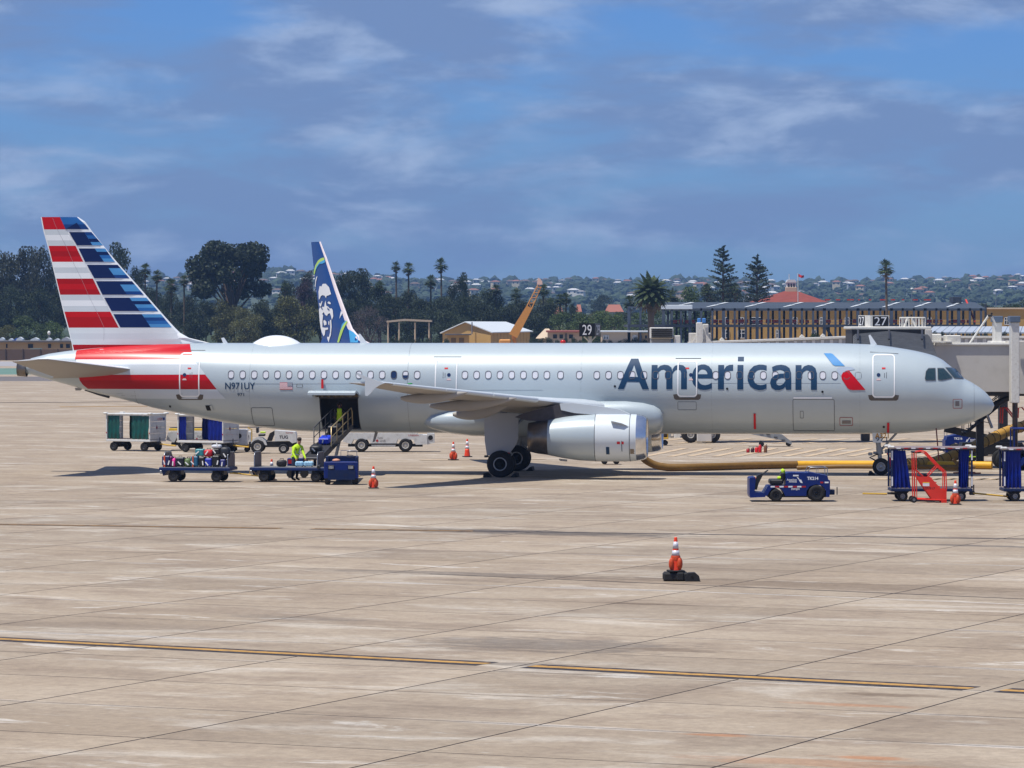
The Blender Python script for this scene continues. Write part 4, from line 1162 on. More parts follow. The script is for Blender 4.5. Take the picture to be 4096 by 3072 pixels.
mb = MB(); mb.tube([(.28, -.38, 1.0), (.42, -.39, .7), (.50, -.40, .25)], [.03, .045, .06], 6); mb.build('streamer', [M_TAGR], ng)
for s_, xx in ((-1, -.42), (1, .42)):
    ck = MB(); ck.prism([(-.16, 0), (.16, 0), (.06 * s_ + .05, .17), (.06 * s_ - .05, .17)], -.4, .4, 0)
    px_ = 16.9 + xx
    tag(ck.build('wheel_chock', [MATS['chock_rubber']], None, (AX + px_ * CT, AY - px_ * ST, .0), -TH), 'black rubber chock %s the nose wheel of the silver airliner' % ('behind' if s_ < 0 else 'in front of'), 'wheel chock', 'chocks at the nose wheel')
# red pitot cover streamers under the nose
mb = MB(); x_, z_ = L2(3745, 1722, -1.2); mb.cyl((x_, -1.0, z_ + .1), (x_ + .12, -1.0, z_ - 1.35), .03, n=6); mb.build('hanging_streamer', [mat('streamer_maroon', (96, 30, 30), .7)], air)
# ------------------------------------------------------------------ ground equipment
M_TUG = mat('tug_blue', (5, 34, 104), 0.42, 0, var=.12, scale=2.5, coat=.08, spec=.25, dirt=(38, 44, 70), dirt_amt=.25)
M_TUGD = mat('tug_blue_dark', (14, 34, 74), 0.5, 0, spec=.25, var=.15, scale=3, dirt=(52, 50, 52), dirt_amt=.4)
M_BK = mat('black_plastic', (20, 20, 23), 0.45, var=.15)
M_WT = mat('white_enamel', (206, 206, 202), 0.4, var=.06, scale=2, dirt=(140, 132, 122), dirt_amt=.35)
M_LTX = mat('white_lettering', (225, 226, 228), 0.5, var=.03)
M_REFR = mat('reflector_red', (168, 22, 24), 0.4)
M_CHR = mat('pipe_steel', (150, 152, 156), 0.3, .7, var=.1)
M_ORG = mat('cone_orange', (226, 62, 22), 0.5, var=.10, scale=5)
M_ORG2 = mat('sandbag_orange', (190, 68, 26), 0.65, var=.22, scale=9, bump=.3)
M_SILT = mat('reflective_sleeve', (206, 206, 214), 0.35, .1, var=.06)
M_YBAR = mat('towbar_yellow', (206, 166, 62), 0.55, var=.15)
M_HIV = mat('hi_vis_yellow', (186, 222, 24), 0.7, var=.12, scale=6)
M_HUB = mat('white_hub', (196, 192, 182), .5, var=.1)
NEAR = ((1, 0, 0), (0, 0, 1))
W_TUGF, W_TUGR = wheel_mesh(.245, .2, .115, M_RUB, M_BK, M_RIM, 22), wheel_mesh(.325, .26, .15, M_RUB, M_BK, M_RIM, 24)
W_CART = wheel_mesh(.20, .13, .095, M_RUB, M_RIM, M_DKG, 18)
W_CART2 = wheel_mesh(.235, .16, .11, M_RUB, M_DKG, M_RIM, 20)
W_WHITE = wheel_mesh(.36, .24, .19, M_RUB, M_HUB, M_DKG, 22)
W_WSML = wheel_mesh(.25, .18, .13, M_RUB, M_HUB, M_DKG, 20)

def bar(name, pts, r, m, parent, n=6):
    mb = MB(); mb.tube(pts, r, n); return mb.build(name, [m], parent)

def tug(label, loc, rz, number, group=None, name='baggage_tractor', plate=None, canopy=False):
    """Electric baggage tractor; front towards -x."""
    k = .00196
    c = lambda pts: [((a - 185) * k, max(.0, (775 - b) * k)) for a, b in pts]
    t = thing(name, label, 'tractor', loc, rz, group)
    mb = MB(); mb.prism(c([(185, 320), (205, 298), (298, 290), (306, 345), (288, 560), (300, 585), (365, 590), (470, 602), (500, 680), (200, 692), (185, 640)]), -.74, .74, 0); mb.build('front_panel', [M_TUG], t)
    mb = MB(); mb.prism(c([(468, 604), (552, 460), (900, 457), (902, 218), (960, 200), (1310, 204), (1380, 196), (1718, 262), (1740, 352), (1768, 352), (1768, 560), (1756, 682), (1690, 682), (1690, 560), (1630, 470), (1500, 428), (1370, 470), (1310, 560), (1300, 655), (890, 662), (850, 575), (800, 515), (710, 495), (630, 515), (575, 580), (540, 650), (500, 662)]), -.70, .70, 0)
    mb.build('body', [M_TUG], t)
    mb = MB(); mb.prism(c([(600, 560), (640, 640), (1650, 640), (1690, 600), (1690, 690), (560, 690)]), -.48, .48, 0); mb.build('chassis', [M_BK], t)
    for wx, wz, me, yy in ((710, 650, W_TUGF, .63), (1505, 609, W_TUGR, .62)):
        for s_ in (-1, 1): obj('wheel', me, t, ((wx - 185) * k, s_ * yy, (.245 if me is W_TUGF else .325)))
    mb = MB(); mb.box(((725 - 185) * k, 0, (775 - 390) * k), (.52, 1.1, .2), 0, ch=.05); mb.box(((848 - 185) * k, 0, (775 - 290) * k), (.13, 1.0, .34), 0, ch=.04); mb.build('seat', [M_BK], t)
    mb = MB(); mb.prism(c([(300, 540), (318, 330), (345, 262), (410, 232), (452, 262), (372, 420), (340, 540)]), -.5, -.14, 0); mb.build('steering_column', [M_BK], t)
    sw = Vector(((482 - 185) * k, -.32, (775 - 212) * k)); ax = Vector((-.55, 0, .83)).normalized(); u_ = Vector((.83, 0, .55)).normalized(); v_ = Vector((0, 1, 0))
    mb = MB(); mb.tube([sw + (u_ * math.cos(a) + v_ * math.sin(a)) * .185 for a in [k2 * math.pi / 8 for k2 in range(17)]], .018, 6, caps=False)
    for a in (0, 2.1, 4.2): mb.cyl(sw, sw + (u_ * math.cos(a) + v_ * math.sin(a)) * .185, .012, n=5)
    mb.build('steering_wheel', [M_BK], t)
    mb = MB()
    for s_ in (-.62, .62):
        mb.tube([((a - 185) * k, s_, (775 - b) * k) for a, b in ((1335, 205), (1368, 118), (1390, 104), (1700, 100), (1718, 118), (1722, 268))], .016, 6)
    mb.tube([((1390 - 185) * k, -.62, (775 - 104) * k), ((1390 - 185) * k, .62, (775 - 104) * k)], .014, 6); mb.tube([((1700 - 185) * k, -.62, (775 - 100) * k), ((1700 - 185) * k, .62, (775 - 100) * k)], .014, 6)
    for a in (1500, 1535): mb.cyl(((a - 185) * k, -.62, (775 - 104) * k), ((a - 185) * k, -.62, (775 - 225) * k), .010, n=5)
    mb.build('guard_rail', [M_CHR], t)
    for s_ in (-1, 1):
        mb = MB()
        for i in range(8):
            a0, a1 = 600 + i * 87, 600 + (i + 1) * 87 - 4
            y_ = s_ * .707; mb.add([((a0 - 185) * k, y_, (775 - 492) * k), ((a1 - 185) * k, y_, (775 - 490) * k), ((a1 - 185) * k, y_, (775 - 460) * k), ((a0 - 185) * k, y_, (775 - 462) * k)], [(0, 1, 2, 3)], i % 2)
        mb.build('reflective_strip', [M_LTX, M_REFR], t)
    for s_ in (-1, 1):
        q = lambda a, b: ((a - 185) * k, s_ * .706, (775 - b) * k)
        ux = (1, 0, 0) if s_ < 0 else (-1, 0, 0)
        for nm, txt, a0, a1, b0, b1, bo in (('number_lettering', number, 1318, 1538, 280, 344, .035), ('company_lettering', 'American', 918, 1114, 318, 358, .02), ('company_lettering', 'Airlines', 958, 1114, 356, 394, .02), ('plate_lettering', plate or 'DW5J34', 1006, 1168, 503, 552, .02)):
            mb = MB(); word(mb, txt, q(a0 if s_ < 0 else a1, b1), ux, (0, 0, 1), w=(a1 - a0) * k, h=(b1 - b0) * k, bold=bo); mb.build(nm, [M_LTX], t)
        mb = MB(); mb.add([q(1040, 272), q(1150, 272), q(1150, 244), q(1040, 244)], [(0, 1, 2, 3)]); mb.build('white_label', [M_LTX], t)
        mb = MB(); mb.add([q(1112, 288), q(1140, 290), q(1172, 335), q(1150, 335)], [(0, 1, 2, 3)]); mb.add([q(1150, 338), q(1200, 337), q(1232, 405), q(1190, 400)], [(0, 1, 2, 3)]); mb.build('ribbon_emblem', [M_LTX], t)
    mb = MB(); mb.box(((1605 - 185) * k, -.70, (775 - 393) * k), (.11, .02, .06), 0); mb.build('tail_lamp', [M_REFR], t)
    mb = MB(); mb.box(((1700 - 185) * k, -.70, (775 - 393) * k), (.15, .02, .055), 0); mb.build('side_plate', [M_LTX], t)
    mb = MB(); mb.box(((1822 - 185) * k, 0, (775 - 597) * k), (.24, .3, .2), 0, ch=.02); mb.build('hitch', [M_TUGD], t)
    bar('hitch_pin', [((1935 - 185) * k, 0, (775 - 650) * k), ((1935 - 185) * k, 0, (775 - 500) * k)], .02, M_DKG, t)
    if canopy:
        mb = MB(); mb.box((1.0, 0, 1.95), (1.5, 1.45, .08), 0, ch=.03); mb.build('canopy_roof', [M_TUG], t)
        for x_ in (.3, 1.65):
            for y_ in (-.66, .66): bar('canopy_post', [(x_, y_, .6), (x_, y_, 1.92)], .04, M_TUG, t)
    return t
T1 = gnd(787.5, 501.8)
tug214 = tug('dark blue baggage tractor numbered TK214 pulling curtained carts on the open apron', (T1.x - 1.47, T1.y + .62, 0), 0, 'TK214')
mb = MB(); mb.box((0, 0, 0), (.18, .30, .22), 0, ch=.05); mb.box((.01, 0, .13), (.12, .2, .08), 0, ch=.03)
tag(mb.build('bag', [M_ORG2], None, (T1.x - 1.47 + .27, T1.y + .4, .76)), 'small orange bag on the steering column of tractor TK214', 'bag')
mb = MB(); mb.box((0, 0, .08), (.16, .42, .30), 0, ch=.06); mb.box((-.12, -.1, -.12), (.2, .3, .12), 0, ch=.04)
v = tag(mb.build('safety_vest', [M_HIV], None, (T1.x - 1.47 + 1.33, T1.y + .62, 1.02)), 'hi-vis yellow vest draped over the seat of tractor TK214', 'vest')
mb = MB(); mb.box((.0, 0, 0), (.03, .44, .05), 0); mb.build('reflective_band', [M_SILT], v, (-.09, 0, .14))

# ---- carts
def curtain(name, x0, x1, z0, z1, y, m, parent, folds=5, amp=.045, taper=0.0):
    mb = MB(); n = folds * 6; vs, fs = [], []
    for j in range(7):
        t_ = j / 6; z = z1 + (z0 - z1) * t_
        for i in range(n + 1):
            u = i / n; xx = x0 + (x1 - x0) * u + taper * t_ * (u - .0)
            vs.append((xx, y + amp * (.35 + .65 * t_) * math.sin(u * folds * 6.283 + .6 * math.sin(j * 1.3)) + .02 * math.sin(j * 2.1 + u * 3), z - .012 * abs(math.sin(u * folds * 3.14)) * (1 - t_)))
    for j in range(6):
        for i in range(n): fs.append((j * (n + 1) + i, j * (n + 1) + i + 1, (j + 1) * (n + 1) + i + 1, (j + 1) * (n + 1) + i))
    mb.add(vs, fs, 0, True); return mb.build(name, [m], parent)
M_CBLU = mat('curtain_blue', (6, 30, 122), 0.42, spec=.3, var=.15, scale=3)
M_CGRN = mat('curtain_green', (8, 76, 70), 0.38, var=.15, scale=3)
M_ROOFR = mat('cart_roof_worn', (128, 118, 120), 0.7, var=.2, scale=2, dirt=(110, 62, 48), dirt_amt=.8)
def towbar(t, x, L=1.1, m=None, z=.32, dz=-.14):
    mb = MB(); mb.tube([(x, -.28, z), (x + L * .35, 0, z + dz * .3), (x, .28, z)], .03, 6); mb.tube([(x + L * .3, 0, z + dz * .3), (x + L, 0, z + dz)], .032, 6)
    mb.tube([(x + L * .6, 0, z + dz * .6), (x + L * .63, 0, z + .05), (x + L * .8, 0, z + .04), (x + L * .83, 0, z + dz * .8)], .012, 5)
    return mb.build('tow_bar', [m or M_YBAR], t)
def covered_cart(label, loc, rz, L=3.1, Wd=1.45, zd=.5, zr=2.08, frame=None, roofm=None, cm=None, spans=(), back=(), endpanel=False, wheel=None, wr=.2, bar_x=None, group=None, number=None, strips=False, wide=.0):
    frame = frame or M_TUGD
    t = thing('baggage_cart', label, 'cart', loc, rz, group)
    mb = MB(); mb.box((0, 0, zd - .06), (L, Wd, .11), 0, ch=.015); mb.box((0, 0, zd + .012), (L - .1, Wd - .1, .03), 1); mb.build('deck', [frame, mat('deck_worn', (150, 138, 132), .7, var=.2)], t)
    mb = MB(); mb.box((0, 0, zr - .04), (L + .06, Wd + .1, .07), 0, ch=.02); mb.box((0, 0, zr - .09), (L - .02, Wd + .02, .06), 1); roof = mb.build('roof', [roofm or frame, frame], t)
    for s_ in (-1, 1):
        for e_ in (-1, 1):
            mb = MB(); mb.box((e_ * (L / 2 - .035), s_ * (Wd / 2 - .03), (zd + zr) / 2), (.075, .06, zr - zd - .04), 0, ch=.01)
            if strips:
                for zz in (zd + .28, zr - .32): mb.box((e_ * (L / 2 - .035), s_ * (Wd / 2 + .004), zz), (.055, .008, .36), 1)
            else: mb.box((e_ * (L / 2 - .035), s_ * (Wd / 2 + .004), zd + .35), (.045, .01, .08), 2)
            mb.build('post', [frame, M_LTX, M_REFR], t)
            mb = MB(); mb.box((e_ * (L / 2), s_ * (Wd / 2), zr + .0), (.26, .2, .10), 0, ch=.035); mb.build('corner_bumper', [M_WT], t)
    for a, b, f_, tp in spans: curtain('curtain', a, b, zd + .02, zr - .12, -Wd / 2 + .07, cm, t, f_, .05, tp)
    for a, b, f_, tp in back: curtain('curtain', a, b, zd + .02, zr - .12, Wd / 2 - .09, cm, t, f_, .05, tp)
    if strips:
        mb = MB()
        for i in range(10): mb.box((-L / 2 + .28 + i * (L - .5) / 9.3, -Wd / 2 - .055, zr - .045), (.17, .012, .045), i % 2)
        mb.build('reflective_strip', [M_LTX, M_REFR], t)
    if endpanel:
        for e_ in (-1, 1):
            zs = [zd + .02 + (zr - zd - .14) * q / 4 for q in range(5)]
            for q in range(4):
                mb = MB(); mb.box((e_ * (L / 2 - .02), 0, (zs[q] + zs[q + 1]) / 2), (.03, Wd - .1, zs[q + 1] - zs[q] - .012), 0, ch=.004); mb.build('end_board', [M_ENDP], t)
        if number:
            mb = MB(); word(mb, number, (L / 2 + .012, -.05, zr - .38), (0, 1, 0), (0, 0, 1), w=.42, h=.14); mb.build('cart_number', [M_REFR], t)
            mb = MB(); mb.box((L / 2 + .012, .52, zr - .30), (.012, .16, .14), 0); mb.build('blue_sticker', [M_TUG], t)
            mb = MB(); mb.prism([(-.20, 1.25), (-.11, 1.16), (-.04, 1.26), (-.12, 1.38)], L / 2 - .002, L / 2 + .012, 0, axis='x'); word(mb, 'unifi', (L / 2 + .012, .0, 1.2), (0, 1, 0), (0, 0, 1), w=.26, h=.14, mi=1); mb.build('company_emblem', [mat('emblem_maroon', (120, 40, 60), .5), M_RIM], t)
    for e_ in (-1, 1):
        mb = MB(); mb.cyl((e_ * (L / 2 - .45), -Wd / 2 + .14, wr), (e_ * (L / 2 - .45), Wd / 2 - .14, wr), .045, n=8); mb.prism([(e_ * (L / 2 - .45) - .3, zd - .11), (e_ * (L / 2 - .45) + .3, zd - .11), (e_ * (L / 2 - .45) + .1, wr), (e_ * (L / 2 - .45) - .1, wr)], -.35, .35, 0); mb.build('axle', [M_DKG], t)
        for s_ in (-1, 1): obj('wheel', wheel or W_CART, t, (e_ * (L / 2 - .45), s_ * (Wd / 2 - .12), wr))
    mb = MB(); mb.box((L / 2 + .05, 0, zd - .2), (.2, .22, .16), 0, ch=.02); mb.cyl((L / 2 + .12, 0, zd - .28), (L / 2 + .12, 0, zd + .12), .025, n=6); mb.build('hitch', [M_DKG], t)
    return t
M_ENDP = mat('aluminium_panel', (190, 192, 194), 0.4, .3, var=.08, scale=1.5, dirt=(140, 136, 132), dirt_amt=.4)
c0, c1_ = gnd(891, 501.4), gnd(972.5, 501.4)
cx0, Lc = (c0.x + c1_.x) / 2, c1_.x - c0.x
CY = c0.y + .62
cart_r = covered_cart('navy baggage cart with tied-back blue curtains and worn roof behind the red step stand', (cx0, CY, 0), 0, Lc, 1.45, .50, 2.10, M_TUGD, M_ROOFR, M_CBLU, [(-Lc / 2 + .08, -Lc / 2 + .55, 4, .22), (Lc / 2 - .48, Lc / 2 - .12, 4, -.1)], [(-Lc / 2 + .1, -Lc / 2 + .4, 3, .05), (Lc / 2 - .4, Lc / 2 - .1, 3, 0)], strips=True)
bar('tow_bar', [(-Lc / 2 - 1.05, -.1, .28), (-Lc / 2 - .1, 0, .26)], .035, M_YBAR, cart_r); bar('tow_bar', [(-Lc / 2 - .1, -.2, .30), (-Lc / 2 + .4, -.2, .28)], .05, M_DKG, cart_r)
c2 = gnd(1004, 501.6).x
cart_r2 = covered_cart('navy baggage cart with blue curtains coupled behind the cart with the worn roof', (c2 + Lc / 2, CY, 0), 0, Lc, 1.45, .50, 2.06, M_TUGD, M_ROOFR, M_CBLU, [(-Lc / 2 + .08, -Lc / 2 + .65, 4, .05), (Lc / 2 - .5, Lc / 2 - .1, 4, 0)], [(-Lc / 2 + .1, -Lc / 2 + .5, 3, .05)], strips=True)
bar('tow_bar', [(-Lc / 2 - 1.12, -.1, .30), (-Lc / 2 + .25, 0, .16)], .035, M_YBAR, cart_r2)
A_ = gnd(104.4, 450.6)
YW = R(-30)
def end_at(px, py, L, rz, Wd): # near left foot given -> centre
    p = gnd(px, py); u = Vector((math.cos(rz), math.sin(rz), 0)); n = Vector((math.sin(rz), -math.cos(rz), 0))
    return p + u * (L / 2 - .3) - n * (Wd / 2 - .1)
covered_cart('white baggage cart with open dark green curtains, hitched behind the blue-curtained white cart', end_at(111.5, 450.6, 2.9, YW, 1.5), YW, 2.9, 1.5, .62, 2.02, M_WT, M_WT, M_CGRN, [(-1.36, -.6, 3, 0), (.2, 1.38, 4, -.1)], [(-.9, -.1, 4, .2)], True, W_CART2, .235, number='K7039')
B_ = end_at(183, 452.0, 2.95, YW, 1.5)
covered_cart('white baggage cart with bright blue curtains parked under the tail of the silver airliner', B_, YW, 2.95, 1.5, .62, 2.02, M_WT, M_WT, M_CBLU, [(-1.4, -.95, 3, 0), (.45, 1.4, 4, 0)], [(-.85, -.1, 4, .0)], True, W_CART2, .235, number='K7012')
for ctr, nm in ((end_at(111.5, 450.6, 2.9, YW, 1.5), 'joining the two white carts'), (B_, 'ahead of the blue-curtained white cart')):
    u = Vector((math.cos(YW), math.sin(YW), 0)); p = ctr + u * 1.6
    mb = MB(); mb.tube([(-.2, 0, .42), (.4, 0, .34), (1.0, 0, .3)], .04, 6); tag(mb.build('tow_bar', [M_YBAR], None, (p.x, p.y, 0), YW), 'yellow tow bar %s' % nm, 'tow bar')

YF = R(-9)
def flat_cart(label, loc, L, board_x, name='baggage_cart', zd=.63):
    t = thing(name, label, 'cart', loc, YF)
    mb = MB(); mb.box((0, 0, zd - .07), (L, 1.5, .13), 0, ch=.015); mb.box((0, 0, zd), (L - .08, 1.42, .03), 1); mb.build('deck', [mat('cart_deck_blue', (12, 40, 92), .45, spec=.25, var=.18, scale=3, dirt=(60, 56, 60), dirt_amt=.4), mat('deck_top', (120, 118, 116), .7)], t)
    for bx in board_x:
        mb = MB(); pr = [(-.62, zd), (-.62, zd + .5), (-.5, zd + .62), (.5, zd + .62), (.62, zd + .5), (.62, zd)]
        mb.prism(pr, bx - .02, bx + .02, 0, axis='x'); mb.build('end_board', [mat('end_board_grey', (112, 102, 102), .6, .2, var=.2, scale=6)], t)
        bar('end_frame', [(bx, -.66, zd - .05), (bx, -.66, zd + .5), (bx, -.52, zd + .65), (bx, .52, zd + .65), (bx, .66, zd + .5), (bx, .66, zd - .05)], .025, M_CHR, t)
    for e_ in (-1, 1):
        x_ = e_ * (L / 2 - .62)
        mb = MB(); mb.cyl((x_, -.62, .235), (x_, .62, .235), .05, n=8); mb.box((x_, 0, .40), (.5, .7, .24), 0, ch=.04); mb.build('axle', [M_DKG], t)
        for s_ in (-1, 1): obj('wheel', W_CART2, t, (x_, s_ * .62, .235))
    towbar(t, L / 2 - .1, 1.3, z=.38)
    mb = MB(); mb.box((-L / 2 + .02, -.3, zd - .22), (.16, .16, .16), 0, ch=.02); mb.prism([(-L / 2 + .05, zd - .12), (-L / 2 + .35, zd - .12), (-L / 2 + .12, zd - .38)], -.5, .5, 1); mb.build('hitch', [M_CHR, MATS['cart_deck_blue']], t)
    return t
f1, f2 = gnd(161, 481.9), gnd(233.6, 481.9)
FY = f1.y + .58
fc1 = flat_cart('blue open baggage cart with end boards, loaded with suitcases', ((f1.x + f2.x) / 2, FY, 0), f2.x - f1.x, (-(f2.x - f1.x) / 2 + .22, (f2.x - f1.x) / 2 - .12))
g1, g2 = gnd(251.2, 482), gnd(333, 482)
GX = (g1.x + g2.x) / 2; GL = g2.x - g1.x
fc2 = flat_cart('nearly empty blue baggage cart beside the worker in the yellow vest', (GX, FY, 0), GL, (-GL / 2 + .2, GL / 2 - .55))

# ---- luggage
M_TAGW = mat('bag_tag_white', (232, 232, 230), .6, var=.02)
def luggage(nm, label, loc, size, col, rz=0.0, tagz=.3, kindn='suitcase', strap=None, soft=False, lean=0.0, wheels=True):
    t = thing(nm, label, kindn, loc, rz, 'luggage on the carts'); w, d, h = size
    if lean: t.rotation_euler = (0, lean, rz)
    m = mat('luggage_%d_%d_%d' % col, col, .5, var=.15, scale=6, bump=.15 if soft else 0)
    mb = MB()
    if soft:
        vs, fs = [], []
        for i in range(9):
            a = math.pi * i / 8
            for k in range(12):
                b = 2 * math.pi * k / 12; e = .55
                sx = math.copysign(abs(math.cos(b)) ** e, math.cos(b)); sy = math.copysign(abs(math.sin(b)) ** e, math.sin(b)); rr = math.sin(a) ** .5
                vs.append((w / 2 * sx * rr * (1 + .05 * math.sin(3 * b + i)), d / 2 * sy * rr, h / 2 + h / 2 * math.copysign(abs(math.cos(a)) ** .7, math.cos(a))))
        for i in range(8):
            for k in range(12): fs.append((i * 12 + k, i * 12 + (k + 1) % 12, (i + 1) * 12 + (k + 1) % 12, (i + 1) * 12 + k))
        mb.add(vs, fs, 0, True)
    else:
        mb.box((0, 0, h / 2 + .02), (w, d, h - .04), 0, ch=.045)
        for q in (-.25, 0, .25): mb.box((q * w, -d / 2, h / 2), (w * .05, .014, h * .82), 0, ch=.004)
    mb.build('shell', [m], t)
    bar('handle', [(-w * .18, 0, h - .02), (-w * .16, 0, h + .05), (w * .16, 0, h + .05), (w * .18, 0, h - .02)], .014, M_BK, t)
    if tagz:
        mb = MB(); r_ = Matrix.Rotation(random.uniform(-.9, .9), 3, 'Y'); mb.box((random.uniform(-.1, .1), -d / 2 - .018, tagz), (.05, .01, .19), 0, rot=r_); mb.build('paper_tag', [M_TAGW], t)
    if strap:
        mb = MB(); mb.box((-.06, 0, h / 2), (.06, d + .03, h + .012), 0); mb.build('strap', [mat('strap_%d' % strap[0], strap, .6)], t)
    if wheels and not soft:
        for q in (-1, 1): bar('caster', [(q * w * .36, -d * .3, .0), (q * w * .36, -d * .3, .035)], .03, M_BK, t)
    return t
zD = .645
C1 = fc1.location.copy(); C2 = fc2.location.copy()
def onc(c, x, y, z):
    dx, dy = x - c.x, y - c.y; return (c.x + dx * math.cos(YF) - dy * math.sin(YF), c.y + dx * math.sin(YF) + dy * math.cos(YF), z)
lx = lambda a: gnd((600 + a / 4.6075) / 4, 481.9).x
y1, y2 = FY - .48, FY + .15
for lb, a, w, h, col, st, soft in (
    ('navy suitcase with an orange strap at the end board of the loaded cart', 325, .36, .48, (26, 34, 84), (214, 84, 40), False),
    ('plum suitcase standing between the navy and the pink bags', 418, .13, .46, (86, 22, 84), None, False),
    ('bright pink bag on the loaded cart', 470, .17, .38, (232, 50, 150), None, True),
    ('black suitcase with white tags between the pink and the green bags', 583, .39, .42, (24, 28, 40), None, False),
    ('moss green bag with a red label on the loaded cart', 730, .29, .38, (92, 112, 66), None, True),
    ('teal suitcase with an orange strap in the middle of the loaded cart', 863, .33, .47, (34, 96, 128), (186, 84, 44), False),
    ('black suitcase under the red bag on the loaded cart', 997, .27, .44, (22, 22, 28), None, False),
    ('royal blue suitcase under the red bag on the loaded cart', 1125, .30, .38, (30, 52, 168), None, False),
    ('tall black suitcase with a white tag near the rear board of the loaded cart', 1265, .33, .50, (24, 26, 32), None, False),
    ('dark blue suitcase against the rear board of the loaded cart', 1395, .25, .34, (34, 42, 112), None, False)):
    luggage('suitcase' if not soft else 'travel_bag', lb, onc(C1, lx(a), y1, zD), (w, .40, h), col, YF, h * .4, 'suitcase' if not soft else 'bag', st, soft)
for lb, a, zz, w, h, col, soft in (
    ('turquoise bag with a pale top on the pile of luggage', 955, .44, .38, .34, (38, 128, 136), False),
    ('red bag on top of the pile of luggage', 1112, .44, .44, .32, (186, 20, 34), True),
    ('black suitcase lying in the second layer of the luggage pile', 1270, .50, .34, .30, (28, 26, 30), False),
    ('white plastic-wrapped bundle on top of the luggage pile', 1265, .80, .44, .18, (196, 200, 206), True),
    ('large black duffel on top of the luggage pile at the rear board', 1425, .34, .46, .54, (26, 28, 36), True)):
    luggage('suitcase' if not soft else 'travel_bag', lb, onc(C1, lx(a), y1 + .05, zD + zz), (w, .42, h), col, YF, .18, 'suitcase' if not soft else 'bag', None, soft)
for lb, a, w, h, col in (('black suitcase in the back row behind the pink bag', 470, .5, .34, (30, 28, 34)), ('burgundy suitcase in the back row behind the green bag', 690, .5, .36, (96, 24, 40)), ('charcoal suitcase in the back row behind the teal one', 900, .5, .42, (40, 42, 46)), ('dark grey suitcase in the back row behind the tall black one', 1200, .6, .44, (36, 38, 44))):
    luggage('suitcase', lb, onc(C1, lx(a), y2, zD), (w, .4, h), col, YF, 0, 'suitcase')
gx = lambda a: gnd((950 + a / 4.022) / 4, 482).x
luggage('travel_bag', 'round black duffel lying alone on the nearly empty cart', onc(C2, gx(718), FY - .3, zD), (.46, .36, .30), (26, 22, 28), 0, 0, 'bag', None, True)
for a, lb in ((1012, 'pale blue hard suitcase lying flat under the worker\'s near hand'), (1165, 'pale blue hard suitcase lying flat beside the upright end board')):
    luggage('suitcase', lb, onc(C2, gx(a), FY - .35, zD), (.42 if a > 1100 else .36, .36, .24), (150, 196, 222), 0, 0, 'suitcase')

# ---- cones
M_BASE = mat('cone_base_rubber', (30, 30, 32), .8)
def cone_things():
    prof = [(.02, .165), (.06, .150), (.30, .118)]
    def make(sand):
        t = thing('traffic_cone', 'cone', 'traffic cone')
        mb = MB(); mb.box((0, 0, .022), (.42, .42, .044), 0, ch=.015); mb.build('base', [M_BASE], t)
        mb = MB(); mb.lathe([(.04, .155), (.35, .113), (.36, .113), (.36, .110), (.60, .079)], (0, 0, 0), 'z', 20); mb.lathe([(.60, .079), (.77, .058), (.90, .040), (.92, .036), (.92, .0)], (0, 0, 0), 'z', 20); mb.build('cone_body', [M_ORG], t)
        for z0, z1, r0, r1 in ((.43, .57, .106, .088), (.62, .80, .0805, .058)):
            mb = MB(); mb.lathe([(z0, r0), (z0, r0 + .002), (z1, r1 + .002), (z1, r1)], (0, 0, 0), 'z', 20); mb.build('reflective_sleeve', [M_SILT], t)
        if sand:
            mb = MB(); mb.lathe([(.30, .125), (.40, .13), (.43, .118)], (0, 0, 0), 'z', 16); mb.build('sandbag_collar', [M_ORG2], t)
            for k in range(4):
                a = k * math.pi / 2 + .5; mb = MB(); mb.ball((.155 * math.cos(a), .155 * math.sin(a), .21), (.075, .075, .165), 10, 8); mb.build('sandbag_pouch', [M_ORG2], t)
        return t
    return make(True), make(False)
cone_s, cone_p = cone_things()
def put_cone(px, py, sand, label, dz=0.0, rz=.3):
    p = gnd(px, py); src = cone_s if sand else cone_p
    if not src.get('used'): src['used'] = 1; o = src; o.location = (p.x, p.y + .2, dz); o.rotation_euler = (0, 0, rz); o['label'] = label
    else: o = dup(src, (p.x, p.y + .2, dz), rz, label)
    return o
nearp = gnd(677, 581.4)
put_cone(676, 581.4, True, 'orange cone with sandbag collar raised on black rubber blocks on the empty apron', .25, .2)
mb = MB(); mb.box((0, 0, .12), (.68, .5, .24), 0, ch=.05); mb.box((.12, -.24, .13), (.2, .06, .22), 0, ch=.03); bl = tag(mb.build('rubber_block', [M_BASE], None, (nearp.x - .03, nearp.y + .25, 0)), 'black rubber block carrying the raised orange cone', 'block')
mb = MB(); mb.prism([(-.2, 0), (.2, 0), (.17, .14), (.06, .235), (-.12, .225), (-.2, .1)], -.2, .2, 0); mb.cyl((-.02, -.21, .13), (-.02, .21, .13), .035, n=10, mi=1); tag(mb.build('wheel_chock', [M_BASE, M_BLACK], None, (nearp.x + .42, nearp.y + .12, 0)), 'black wheel chock lying against the block under the raised cone', 'wheel chock')
put_cone(373.3, 488.6, True, 'orange cone with sandbag collar beside the blue belt loader', 0, .1)
put_cone(453.3, 460.2, True, 'orange cone with sandbag collar near the white belt loader', 0, .5)
put_cone(467.2, 457.0, False, 'plain orange cone without a sandbag near the white belt loader', 0, .4)
put_cone(271.4, 480.3, False, 'plain orange cone half hidden behind the nearly empty cart', 0, .2)
put_cone(956.0, 504.9, True, 'orange cone with sandbag collar beside the red step stand', 0, .0)

